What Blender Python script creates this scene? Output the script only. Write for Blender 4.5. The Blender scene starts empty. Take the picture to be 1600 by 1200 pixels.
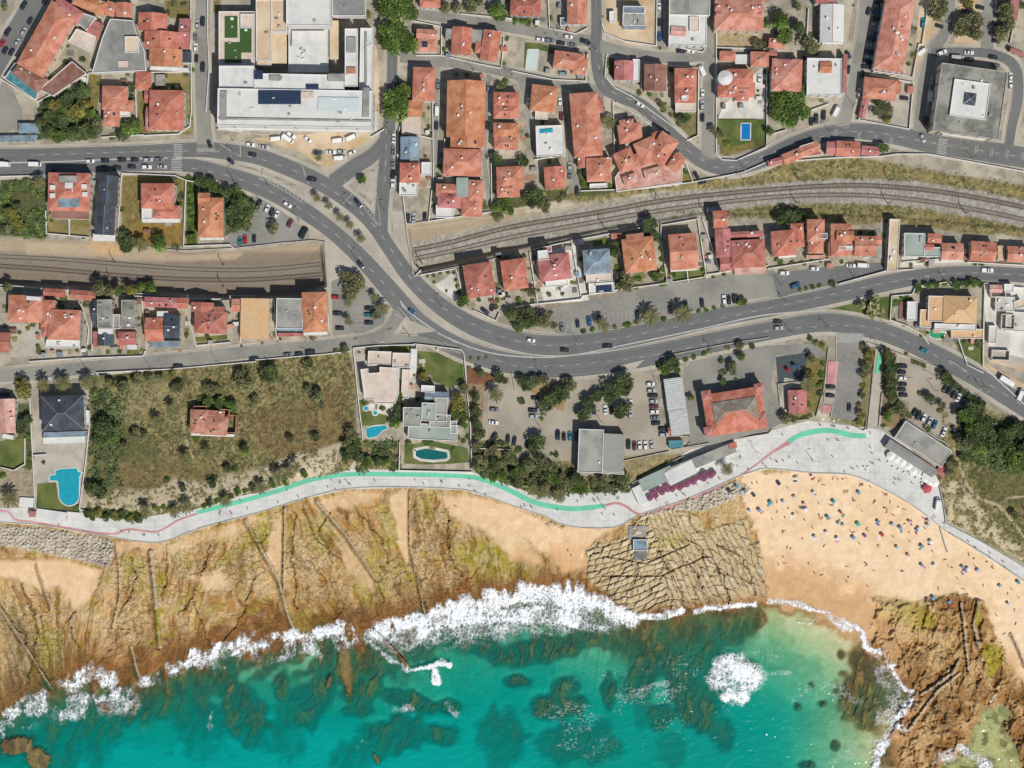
import bpy, bmesh, math, random
import numpy as np
from mathutils import Vector, Matrix
R = math.radians
random.seed(7)
SC = bpy.context.scene
COL = SC.collection
# ------------------------------------------------------------------ camera, sky, sun
S = 0.3            # metres per photograph pixel
H = 850.0          # flying height
cam_d = bpy.data.cameras.new('camera'); cam = bpy.data.objects.new('camera', cam_d); COL.objects.link(cam)
cam.location = (0, 0, H); cam.rotation_euler = (0, 0, 0)
cam_d.sensor_width = 36; cam_d.lens = 36 * H / (1600 * S); cam_d.clip_start = 1; cam_d.clip_end = 5000
SC.camera = cam
SUN_EL = R(53.5)
sx, sy = 0.55, -0.835
sdir = Vector((sx * math.cos(SUN_EL), sy * math.cos(SUN_EL), math.sin(SUN_EL))).normalized()
w = bpy.data.worlds.new('World'); SC.world = w; w.use_nodes = True
nt = w.node_tree; bg = nt.nodes['Background']
sk = nt.nodes.new('ShaderNodeTexSky'); sk.sky_type = 'NISHITA'; sk.sun_disc = False
sk.sun_elevation = SUN_EL; sk.sun_rotation = math.atan2(sx, sy)
nt.links.new(sk.outputs[0], bg.inputs[0]); bg.inputs[1].default_value = 0.07
sl = bpy.data.lights.new('sun', 'SUN'); sl.energy = 4.0; sl.angle = R(0.5); sl.color = (1.0, 0.965, 0.90)
so = bpy.data.objects.new('sun', sl); COL.objects.link(so); so.rotation_euler = sdir.to_track_quat('Z', 'Y').to_euler()
SC.view_settings.view_transform = 'Standard'; SC.view_settings.look = 'None'
SC.view_settings.exposure = 0.0; SC.view_settings.gamma = 1
SC.cycles.max_bounces = 5; SC.cycles.transparent_max_bounces = 12

# ------------------------------------------------------------------ coordinates
TO = [0.0, 0.0, 1.0]                       # origin and scale of the survey sheet being read
def tile(ox, oy, s): TO[:] = [ox, oy, s]
def tp(u, v): return (TO[0] + u / TO[2], TO[1] + v / TO[2])
def W(x, y, z=0.0):                        # survey point seen at height z -> metres
    k = (H - z) / H
    return ((x - 800) * S * k, (600 - y) * S * k, z)
def nums(s): return [float(q) for q in s.replace(',', ' ').split()]
def pts(s, t=True):
    a = nums(s); a = list(zip(a[::2], a[1::2]))
    return [tp(*p) for p in a] if t else a
PN = np.array(pts('-300 800 0 797 57 795 105 797 145 812 220 812 250 807 307 797 350 785 400 772 475 752 550 736 625 737 742 741 800 762 842 778 887 772 942 770 987 760 1080 705 1150 690 1200 677 1262 660 1330 668 1375 674 1420 700 1465 755 1480 817 1600 885 1900 1060', False))
PS = np.array(pts('-300 812 0 817 70 822 168 839 224 848 261 846 315 825 400 803 475 780 540 765 625 762 725 766 762 777 800 791 850 807 888 823 960 825 1000 805 1075 780 1150 747 1175 738 1200 733 1272 740 1330 743 1375 762 1425 790 1467 822 1483 833 1600 909 1900 1085', False))
def yN(x): return np.interp(x, PN[:, 0], PN[:, 1])
def yS(x): return np.interp(x, PS[:, 0], PS[:, 1])
def sstep(a, b, x):
    t = np.clip((x - a) / (b - a), 0, 1); return t * t * (3 - 2 * t)
def inpoly(px, py, poly):
    px = np.asarray(px, float); py = np.asarray(py, float)
    ins = np.zeros(px.shape, bool); n = len(poly); j = n - 1
    for i in range(n):
        xi, yi = poly[i]; xj, yj = poly[j]
        if yi != yj:
            ins ^= ((yi > py) != (yj > py)) & (px < (xj - xi) * (py - yi) / (yj - yi) + xi)
        j = i
    return ins
def dline(px, py, line, closed=False):
    d = np.full(np.shape(px), 1e9)
    L = list(line) + ([line[0]] if closed else [])
    for (x0, y0), (x1, y1) in zip(L[:-1], L[1:]):
        dx, dy = x1 - x0, y1 - y0; q = dx * dx + dy * dy + 1e-9
        t = np.clip(((px - x0) * dx + (py - y0) * dy) / q, 0, 1)
        d = np.minimum(d, np.hypot(px - x0 - t * dx, py - y0 - t * dy))
    return d
def sdpoly(px, py, poly):                  # positive inside
    d = dline(px, py, poly, True); return np.where(inpoly(px, py, poly), d, -d)
CUT1 = pts('-120 372 40 374 150 378 290 394 370 392 480 380 504 381 510 446 470 463 350 467 225 456 150 451 0 446 -120 443', False)
CUT2 = pts('636 352 680 347 775 332 900 312 1087 289 1200 270 1330 262 1500 280 1700 320 1700 372 1500 352 1350 340 1200 338 1090 338 950 360 850 381 800 393 700 417 646 428', False)
def gz(x, y):                              # ground height
    x = np.asarray(x, float); y = np.asarray(y, float)
    z = -2.2 * sstep(-24, 0, y - yN(x))
    d1 = sdpoly(x, y, CUT1); z = z - 4.2 * sstep(0, 5, d1) * (1 - 0.55 * sstep(415, 385, y) * sstep(30, 0, d1))
    d2 = sdpoly(x, y, CUT2); dep = np.interp(x, [650, 800, 1000, 1120], [4.2, 3.4, 1.8, 1.0])
    z = z - dep * sstep(0, 6, d2)
    z = np.where(y > yS(x) - 4, z - 7.5 * sstep(-4, 3, y - yS(x)), z)
    return z
def g1(x, y): return float(gz(np.array([x]), np.array([y]))[0])

# ------------------------------------------------------------------ numpy noise
_rng = np.random.RandomState(3); _T = _rng.rand(256, 256)
def vnoise(x, y):
    xi = np.floor(x).astype(int); yi = np.floor(y).astype(int); fx = x - xi; fy = y - yi
    fx = fx * fx * (3 - 2 * fx); fy = fy * fy * (3 - 2 * fy)
    a = _T[xi & 255, yi & 255]; b = _T[(xi + 1) & 255, yi & 255]; c = _T[xi & 255, (yi + 1) & 255]; d = _T[(xi + 1) & 255, (yi + 1) & 255]
    return (a + (b - a) * fx) * (1 - fy) + (c + (d - c) * fx) * fy
def fbm(x, y, o=4):
    s = 0; a = 0.5; t = 0
    for i in range(o):
        s = s + a * vnoise(x + 17.3 * i, y + 9.1 * i); t += a; a *= 0.55; x = x * 2.03; y = y * 2.03
    return s / t
def voro(x, y, jit=0.85):                  # distance to nearest cell edge, cell id
    xi = np.floor(x).astype(int); yi = np.floor(y).astype(int)
    f1 = np.full(x.shape, 9.0); f2 = np.full(x.shape, 9.0); cid = np.zeros(x.shape)
    for i in (-1, 0, 1):
        for j in (-1, 0, 1):
            a = (xi + i) & 255; b = (yi + j) & 255
            d = np.hypot(xi + i + .5 + jit * (_T[a, b] - .5) - x, yi + j + .5 + jit * (_T[b, (a + 91) & 255] - .5) - y)
            n = d < f1; f2 = np.where(n, f1, np.minimum(f2, d)); cid = np.where(n, _T[(a + 37) & 255, (b + 11) & 255], cid); f1 = np.where(n, d, f1)
    return f2 - f1, cid

# ------------------------------------------------------------------ materials
MC = {}
def lin(c): return tuple(((v / 255) / 12.92 if v / 255 <= .04045 else ((v / 255 + .055) / 1.055) ** 2.4) for v in c)
def mat(name, c1, c2=None, scale=1.0, rough=0.85, bump=0.0, metal=0.0, spec=0.3, c3=None, scale3=0.08, detail=6, pos='world', lo=.35, hi=.65, attr=None):
    if name in MC: return MC[name]
    m = bpy.data.materials.new(name); m.use_nodes = True; n = m.node_tree.nodes; l = m.node_tree.links
    b = n['Principled BSDF']; b.inputs['Roughness'].default_value = rough; b.inputs['Metallic'].default_value = metal
    b.inputs['Specular IOR Level'].default_value = spec
    c1 = tuple(c1[:3]) + (1,)
    b.inputs['Base Color'].default_value = c1
    tc = None
    if c2 or attr:
        if pos == 'world':
            tc = n.new('ShaderNodeNewGeometry').outputs['Position']
        else:
            tc = n.new('ShaderNodeTexCoord').outputs['Object']
    last = None
    if c2:
        nz = n.new('ShaderNodeTexNoise'); nz.inputs['Scale'].default_value = scale; nz.inputs['Detail'].default_value = detail; l.new(tc, nz.inputs['Vector'])
        rp = n.new('ShaderNodeValToRGB'); rp.color_ramp.elements[0].position = lo; rp.color_ramp.elements[1].position = hi
        rp.color_ramp.elements[0].color = c1; rp.color_ramp.elements[1].color = tuple(c2[:3]) + (1,)
        l.new(nz.outputs['Fac'], rp.inputs[0]); last = rp.outputs[0]
        if c3:
            n3 = n.new('ShaderNodeTexNoise'); n3.inputs['Scale'].default_value = scale3; n3.inputs['Detail'].default_value = 5; l.new(tc, n3.inputs['Vector'])
            r3 = n.new('ShaderNodeMapRange'); r3.inputs[1].default_value = .42; r3.inputs[2].default_value = .6; l.new(n3.outputs['Fac'], r3.inputs[0])
            mx = n.new('ShaderNodeMix'); mx.data_type = 'RGBA'; l.new(r3.outputs[0], mx.inputs[0]); l.new(last, mx.inputs[6]); mx.inputs[7].default_value = tuple(c3[:3]) + (1,)
            last = mx.outputs[2]
        if bump:
            bp = n.new('ShaderNodeBump'); bp.inputs['Strength'].default_value = bump; bp.inputs['Distance'].default_value = .2; l.new(nz.outputs['Fac'], bp.inputs['Height']); l.new(bp.outputs[0], b.inputs['Normal'])
    if last: l.new(last, b.inputs['Base Color'])
    MC[name] = m; return m
def dk(c, k): return tuple(v * k for v in c)
def M2(name, c, var=.8, **k): return mat(name, c, dk(c, var), **k)

def roofmat(name, c, rows=True):
    m = mat(name, c, dk(c, .72), scale=.9, rough=.8, bump=.25, c3=(c[0] * 1.1, c[1] * 1.35, c[2] * 1.5), scale3=.25, pos='world')
    n = m.node_tree.nodes; l = m.node_tree.links; b = n['Principled BSDF']
    src = b.inputs['Base Color'].links[0].from_socket
    uv = n.new('ShaderNodeUVMap'); wv = n.new('ShaderNodeTexWave'); wv.bands_direction = 'X'; wv.inputs['Scale'].default_value = .55; wv.inputs['Distortion'].default_value = .6; wv.inputs['Detail Scale'].default_value = 3
    l.new(uv.outputs[0], wv.inputs['Vector'])
    mr = n.new('ShaderNodeMapRange'); mr.inputs[3].default_value = .84; mr.inputs[4].default_value = 1.06; l.new(wv.outputs['Fac'], mr.inputs[0])
    wn = n.new('ShaderNodeTexNoise'); wn.inputs['Scale'].default_value = 5; wn.inputs['Detail'].default_value = 3
    l.new(n.new('ShaderNodeNewGeometry').outputs['Position'], wn.inputs['Vector'])
    m3 = n.new('ShaderNodeMapRange'); m3.inputs[1].default_value = .3; m3.inputs[2].default_value = .7; m3.inputs[3].default_value = .78; m3.inputs[4].default_value = 1.15; l.new(wn.outputs['Fac'], m3.inputs[0])
    mm = n.new('ShaderNodeMath'); mm.operation = 'MULTIPLY'; l.new(mr.outputs[0], mm.inputs[0]); l.new(m3.outputs[0], mm.inputs[1])
    vm = n.new('ShaderNodeVectorMath'); vm.operation = 'SCALE'; l.new(src, vm.inputs[0]); l.new(mm.outputs[0], vm.inputs['Scale']); l.new(vm.outputs[0], b.inputs['Base Color'])
    return m
RM = {
 'r': roofmat('roof_red', (.51, .165, .105)), 'o': roofmat('roof_orange', (.52, .20, .10)), 'p': roofmat('roof_pink', (.60, .31, .24)),
 'n': roofmat('roof_brown', (.28, .125, .09)), 'm': roofmat('roof_rose', (.45, .15, .13)),
 'r2': roofmat('roof_salmon', (.56, .225, .155)), 'r3': roofmat('roof_dark_red', (.42, .135, .095)), 'r4': roofmat('roof_faded', (.53, .195, .12)), 'j': roofmat('roof_grey_brown', (.27, .225, .17)), 'E': mat('roof_ribbed_pale', (.42, .43, .42), (.33, .34, .33), scale=.5),
 'k': roofmat('roof_slate', (.06, .063, .075)), 'b': roofmat('roof_blue_grey', (.22, .26, .29)), 'u': roofmat('roof_ruin', (.46, .19, .12)),
 'e': mat('roof_ribbed_grey', (.25, .25, .235), (.18, .18, .17), scale=.4, bump=.1, c3=(.30, .29, .26), scale3=.06),
 'g': mat('roof_felt_grey', (.27, .27, .25), (.19, .19, .175), scale=.35, c3=(.33, .32, .28), scale3=.12),
 'd': mat('roof_concrete', (.20, .20, .17), (.13, .13, .115), scale=.5, detail=9, c3=(.30, .29, .25), scale3=.15),
 'w': mat('roof_white', (.60, .60, .57), (.49, .49, .47), scale=.3, c3=(.60, .59, .56), scale3=.1),
 'c': mat('roof_cream', (.55, .42, .27), (.47, .35, .22), scale=.5, c3=(.58, .48, .34), scale3=.1),
 'a': mat('roof_tan', (.60, .38, .20), (.52, .32, .16), scale=.6, c3=(.55, .38, .22), scale3=.2),
 'v': mat('roof_green_grey', (.28, .33, .29), (.22, .27, .235), scale=.4, c3=(.32, .36, .33), scale3=.1),
 'q': mat('terrace_pinkish', (.56, .46, .38), (.49, .40, .33), scale=.5, c3=(.60, .51, .43), scale3=.15),
 't': mat('glazing_teal', (.10, .26, .30), (.05, .15, .19), scale=.6, rough=.2, spec=.6),
 'G': mat('roof_lawn', (.05, .11, .025), (.03, .07, .018), scale=2, bump=.3),
 'x': mat('site_slab', (.50, .47, .41), (.36, .33, .28), scale=.6, detail=9, c3=(.58, .55, .48), scale3=.15),
}
WALLS = [M2('render_white', (.68, .66, .62), .88, scale=.6), M2('render_cream', (.62, .54, .42), .88, scale=.6), M2('render_pale_pink', (.62, .47, .40), .88, scale=.6), M2('render_grey', (.45, .44, .42), .85, scale=.6)]
GLASS = mat('window_glass', (.03, .045, .06), rough=.12, spec=.8)
WHITE = M2('white_paint', (.72, .72, .70), .9, scale=2)
RIDGE = M2('ridge_tiles', (.52, .27, .20), .85, scale=3)
DARKM = mat('dark_metal', (.05, .05, .055), rough=.5, metal=.3)
GALV = M2('galvanised_steel', (.35, .36, .37), .8, scale=3, rough=.5, metal=.4)
PV = mat('solar_panel', (.02, .035, .07), (.03, .05, .10), scale=1.5, rough=.2, spec=.6)
STONE = M2('kerb_stone', (.47, .44, .38), .8, scale=1.5)
CONC = mat('concrete', (.40, .38, .34), (.30, .285, .255), scale=.7, c3=(.45, .42, .36), scale3=.2)

# ------------------------------------------------------------------ mesh helpers
def link(o, parent=None):
    COL.objects.link(o)
    if parent is not None: o.parent = parent
    return o
def mk(name, V, F, m, parent=None, smooth=False, mi=None, uvs=None):
    me = bpy.data.meshes.new(name); me.from_pydata(V, [], F)
    for q in (m if isinstance(m, (list, tuple)) else [m]): me.materials.append(q)
    if mi is not None: me.polygons.foreach_set('material_index', mi)
    if smooth: me.polygons.foreach_set('use_smooth', [True] * len(me.polygons))
    if uvs is not None:
        ul = me.uv_layers.new(name='UVMap'); ul.data.foreach_set('uv', np.asarray(uvs, float).ravel())
    me.update()
    return link(bpy.data.objects.new(name, me), parent)
def props(o, label=None, cat=None, group=None, kind=None):
    if label: o['label'] = label
    if cat: o['category'] = cat
    if group: o['group'] = group
    if kind: o['kind'] = kind
    return o
def empty(name, loc, label, cat, group=None, rz=0):
    o = bpy.data.objects.new(name, None); o.location = loc; o.rotation_euler = (0, 0, rz); o.empty_display_size = .5
    return props(link(o), label, cat, group)
def st(o, kind='structure'): o['kind'] = kind; return o
class MB:
    def __init__(s): s.V = []; s.F = []; s.I = []
    def box(s, cx, cy, z0, z1, w, d, a=0.0, taper=1.0, mi=0):
        c, q = math.cos(a), math.sin(a); n = len(s.V)
        for z, k in ((z0, 1), (z1, taper)):
            for dx, dy in ((-1, -1), (1, -1), (1, 1), (-1, 1)):
                x = dx * w / 2 * k; y = dy * d / 2 * k; s.V.append((cx + x * c - y * q, cy + x * q + y * c, z))
        for f in ((3, 2, 1, 0), (4, 5, 6, 7), (0, 1, 5, 4), (1, 2, 6, 5), (2, 3, 7, 6), (3, 0, 4, 7)): s.F.append([n + i for i in f]); s.I.append(mi)
        return s
    def prism(s, P, z0, z1, mi=0):
        n = len(s.V); k = len(P)
        ar = sum(P[i][0] * P[(i + 1) % k][1] - P[(i + 1) % k][0] * P[i][1] for i in range(k))
        if ar < 0: P = P[::-1]
        s.V += [(p[0], p[1], z0) for p in P] + [(p[0], p[1], z1) for p in P]
        s.F.append([n + i for i in range(k)][::-1]); s.F.append([n + k + i for i in range(k)]); s.I += [mi, mi]
        for i in range(k): j = (i + 1) % k; s.F.append([n + i, n + j, n + k + j, n + k + i]); s.I.append(mi)
        return s
    def tube(s, P, rad, n=6, mi=0, cap=True):
        rs = rad if isinstance(rad, (list, tuple)) else [rad] * len(P); b = len(s.V)
        for i, p in enumerate(P):
            p = Vector(p); t = (Vector(P[min(i + 1, len(P) - 1)]) - Vector(P[max(i - 1, 0)])).normalized()
            u = t.cross(Vector((0, 0, 1)) if abs(t.z) < .9 else Vector((1, 0, 0))).normalized(); v = t.cross(u)
            for k in range(n):
                a = 2 * math.pi * k / n; s.V.append(tuple(p + u * math.cos(a) * rs[i] + v * math.sin(a) * rs[i]))
        for i in range(len(P) - 1):
            for k in range(n): s.F.append([b + i * n + k, b + i * n + (k + 1) % n, b + (i + 1) * n + (k + 1) % n, b + (i + 1) * n + k]); s.I.append(mi)
        if cap: s.F.append([b + k for k in range(n)][::-1]); s.F.append([b + (len(P) - 1) * n + k for k in range(n)]); s.I += [mi, mi]
        return s
    def build(s, name, m, parent=None, smooth=False): return mk(name, s.V, s.F, m, parent, smooth, mi=s.I)
def shape(name, P, z0, z1, m, parent=None): return MB().prism(P, z0, z1).build(name, m, parent)
def copy_tree(o, parent=None):
    c = o.copy(); COL.objects.link(c)
    if parent is not None: c.parent = parent; c.matrix_parent_inverse = o.matrix_parent_inverse.copy()
    for ch in KIDS.get(o.name, []): copy_tree(ch, c)
    return c
KIDS = {}
def learn(root):
    KIDS[root.name] = [c for c in COL.objects if c.parent is root]
    for c in KIDS[root.name]: KIDS[c.name] = [d for d in COL.objects if d.parent is c]
def recolor(o, m, slot=0):
    o.material_slots[slot].link = 'OBJECT'; o.material_slots[slot].material = m
# ------------------------------------------------------------------ grid meshes
def gridmesh(name, X, Y, Z, m, attrs, keep=None):
    ny, nx = X.shape; k = (H - Z) / H
    V = np.empty((ny * nx, 3), np.float32); V[:, 0] = ((X - 800) * S * k).ravel(); V[:, 1] = ((600 - Y) * S * k).ravel(); V[:, 2] = Z.ravel()
    a = np.arange(ny * nx).reshape(ny, nx)
    F = np.stack([a[1:, :-1], a[1:, 1:], a[:-1, 1:], a[:-1, :-1]], -1).reshape(-1, 4)
    if keep is not None:
        kk = (keep[1:, :-1] | keep[1:, 1:] | keep[:-1, 1:] | keep[:-1, :-1]).ravel(); F = F[kk]
        used = np.unique(F); mp = np.zeros(ny * nx, int); mp[used] = np.arange(len(used)); F = mp[F]; V = V[used]
    me = bpy.data.meshes.new(name); me.vertices.add(len(V)); me.vertices.foreach_set('co', V.ravel())
    me.loops.add(F.size); me.loops.foreach_set('vertex_index', F.ravel().astype(np.int32)); me.polygons.add(len(F))
    me.polygons.foreach_set('loop_start', np.arange(0, F.size, 4, dtype=np.int32)); me.polygons.foreach_set('loop_total', np.full(len(F), 4, np.int32))
    me.polygons.foreach_set('use_smooth', np.ones(len(F), bool)); me.update(calc_edges=True)
    for nm, (ty, arr) in attrs.items():
        arr = arr.reshape(ny * nx, -1)
        if keep is not None: arr = arr[used]
        at = me.attributes.new(nm, ty, 'POINT')
        if ty == 'FLOAT_COLOR': at.data.foreach_set('color', np.concatenate([arr, np.ones((len(arr), 1))], 1).astype(np.float32).ravel())
        else: at.data.foreach_set('value', arr.astype(np.float32).ravel())
    me.materials.append(m)
    return link(bpy.data.objects.new(name, me))
def attrmat(name, rough=.95, amt=.25, scale=1.2, bump=.3, scale2=.25, amt2=.15, lum=False):
    m = bpy.data.materials.new(name); m.use_nodes = True; n = m.node_tree.nodes; l = m.node_tree.links; b = n['Principled BSDF']
    b.inputs['Roughness'].default_value = rough; b.inputs['Specular IOR Level'].default_value = .15
    at = n.new('ShaderNodeAttribute'); at.attribute_name = 'albedo'; g = n.new('ShaderNodeNewGeometry')
    f = at.outputs['Color']
    for sc_, am in ((scale, amt), (scale2, amt2)):
        nz = n.new('ShaderNodeTexNoise'); nz.inputs['Scale'].default_value = sc_; nz.inputs['Detail'].default_value = 8; nz.inputs['Roughness'].default_value = .65; l.new(g.outputs['Position'], nz.inputs['Vector'])
        mr = n.new('ShaderNodeMapRange'); mr.inputs[1].default_value = .3; mr.inputs[2].default_value = .7; mr.inputs[3].default_value = 1 - am; mr.inputs[4].default_value = 1 + am; l.new(nz.outputs['Fac'], mr.inputs[0])
        vm = n.new('ShaderNodeVectorMath'); vm.operation = 'SCALE'; l.new(f, vm.inputs[0]); l.new(mr.outputs[0], vm.inputs['Scale']); f = vm.outputs[0]
        if sc_ == scale and bump:
            bp = n.new('ShaderNodeBump'); bp.inputs['Strength'].default_value = bump; bp.inputs['Distance'].default_value = .3; l.new(nz.outputs['Fac'], bp.inputs['Height']); l.new(bp.outputs[0], b.inputs['Normal'])
    l.new(f, b.inputs['Base Color']); return m
def mixc(A, c, f):
    c = np.asarray(c, float)
    return A + (c - A) * f[..., None]

# ------------------------------------------------------------------ LAND
x = np.arange(-64, 1665, 2.0); y = np.arange(-64, 960, 2.0); X, Y = np.meshgrid(x, y)
n1 = fbm(X / 40, Y / 40); n2 = fbm(X / 9 + 50, Y / 9); n3 = fbm(X / 3.2, Y / 3.2 + 30, 3); n4 = fbm(X / 90 + 9, Y / 90, 3)
Z = gz(X, Y)
A = np.empty(X.shape + (3,)); A[:] = (.36, .32, .25)
A = mixc(A, (.27, .24, .19), sstep(.4, .62, n2)); A = mixc(A, (.42, .37, .29), sstep(.5, .7, n1)); A = mixc(A, (.20, .18, .12), sstep(.56, .66, fbm(X / 14 + 5, Y / 14 + 88)) * .5)
def zone(poly, soft=3, wob=4):
    return sstep(-soft, soft, sdpoly(X + (n2 - .5) * wob * 2, Y + (n1 - .5) * wob * 2, poly))
DRY = (.215, .175, .075); DRYL = (.34, .28, .14); OLV = (.10, .105, .038); GRN = (.05, .075, .02); DIRT = (.43, .32, .20)
def dryfield(A, f, g=.5, dark=.5):
    A = mixc(A, DRY, f); A = mixc(A, OLV, f * sstep(.62 - .25 * g, .75 - .2 * g, n2) * .9)
    A = mixc(A, DRYL, f * sstep(.52, .66, n3) * .75); A = mixc(A, (.055, .05, .022), f * sstep(.56, .68, fbm(X / 2.6 + 70, Y / 2.6, 3)) * dark)
    return A
# railway corridors
f = zone(CUT1, 2, 2); A = mixc(A, (.21, .17, .125), f); A = mixc(A, (.33, .26, .18), f * sstep(398, 388, Y))
f = zone(CUT2, 2, 3)
A = dryfield(A, zone(pts('870 305 1087 283 1200 258 1330 245 1430 262 1500 275 1665 300 1665 375 1500 362 1385 345 1330 352 1190 340 1095 335 950 352 930 345 1100 315 1050 296 900 318', False), 3, 3), .55, .5)
A = mixc(A, (.30, .20, .10), zone(pts('1250 352 1460 345 1500 356 1400 366 1330 360', False), 8, 8) * .0)
tw = np.minimum(dline(X, Y, pts('642 391 800 355 937 332 1050 312 1200 299 1325 290 1425 295 1525 309 1700 345', False)), dline(X, Y, pts('644 405 800 371 937 346 1050 327 1200 309 1325 306 1425 312 1525 328 1700 364', False)))
bal = sstep(14, 9, tw + (n2 - .5) * 6); A = mixc(A, (.27, .24, .20), bal * sstep(630, 640, X)); A = mixc(A, (.40, .38, .34), bal * sstep(630, 640, X) * sstep(.45, .65, n3) * .8)
A = mixc(A, (.34, .27, .18), f * (1 - bal) * sstep(860, 760, X) * .85)
tl = np.minimum(dline(X, Y, pts('-60 398 0 401 100 406 200 414 300 421 400 422 505 413', False)), dline(X, Y, pts('-60 412 0 416 100 423 200 432 300 437 400 437 505 429', False)))
bal = sstep(9, 6, tl + (n2 - .5) * 4) * sstep(520, 510, X); A = mixc(A, (.22, .19, .155), bal)
A = mixc(A, (.40, .32, .22), zone(pts('40 378 150 382 290 396 380 393 370 406 250 410 130 402 40 398', False), 3, 4) * .7)
A = mixc(A, (.46, .30, .15), zone(pts('140 378 185 380 195 397 150 398', False), 3, 4) * .8)
# big scrub field
F1 = pts('138 590 230 577 330 570 420 558 545 545 556 600 556 680 560 700 545 735 480 750 400 770 330 790 290 800 220 808 135 806 134 700 142 640', False)
f = zone(F1, 2, 3); A = dryfield(A, f, .55, .9)
A = mixc(A, OLV, f * np.clip(zone(pts('142 590 260 575 285 590 200 620 150 640', False), 8, 14) + zone(pts('140 640 185 650 250 690 248 722 190 725 160 760 140 770', False), 8, 14), 0, 1) * .7)
A = mixc(A, DRYL, f * zone(pts('155 600 270 592 275 640 200 655 160 650', False), 10, 12) * .45)
A = mixc(A, (.17, .12, .05), f * zone(pts('160 735 250 715 340 735 300 760 200 775 160 775', False), 10, 12) * .6)
A = mixc(A, (.17, .10, .045), f * zone(pts('400 640 545 600 550 690 480 715 400 700', False), 14, 14) * .5)
A = mixc(A, (.50, .42, .30), np.clip(zone(pts('135 775 215 770 270 752 345 745 400 735 450 712 500 700 545 690 540 715 490 740 440 762 400 770 330 786 290 790 220 800 135 800', False), 5, 12), 0, 1) * .75 * sstep(.38, .55, n2 + .1))
A = mixc(A, (.55, .46, .32), zone(pts('445 735 505 705 535 715 520 740 470 755', False), 4, 8) * .7)
A = mixc(A, (.46, .36, .22), sstep(2.5, 1, dline(X, Y, pts('287 650 288 675 294 700 302 715', False))) * .8)
# slope under the villas and the car park
f = zone(pts('556 690 625 690 625 735 560 735', False), 3, 4); A = dryfield(A, f, .7, .6)
f = zone(pts('740 690 800 690 810 725 895 720 900 745 985 748 985 765 940 772 887 775 842 782 800 765 742 745', False), 3, 4); A = dryfield(A, f, .9, .8)
A = dryfield(A, zone(pts('975 712 1045 708 1075 712 1000 750 975 752', False), 3, 5) * .85, .2, .3)
# east bank
F3 = pts('1470 640 1530 635 1560 645 1700 690 1700 930 1600 880 1480 815 1466 750', False)
f = zone(F3, 3, 4); A = dryfield(A, f, .6, .7)
A = mixc(A, (.045, .06, .02), f * zone(pts('1500 640 1700 680 1700 740 1560 735 1500 712', False), 6, 16) * .85)
A = mixc(A, (.075, .08, .028), f * zone(pts('1510 735 1700 735 1700 800 1600 800 1540 780', False), 6, 12) * .6)
A = mixc(A, (.55, .47, .30), f * zone(pts('1468 755 1500 760 1530 790 1570 830 1640 890 1600 880 1480 815', False), 4, 14) * .85 * sstep(.42, .52, n2))
for pl, wd in (('1490 700 1500 730 1512 760 1530 778 1560 790 1580 812 1610 850 1660 900', 2.6), ('1560 790 1575 778 1600 776 1660 780', 2), ('1500 750 1512 772 1545 785', 1.8), ('1496 765 1487 790 1490 812', 1.5), ('1512 772 1530 795 1560 830', 1.5)):
    A = mixc(A, (.47, .39, .26), sstep(wd, wd * .4, dline(X, Y, pts(pl, False))) * .85)
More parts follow.
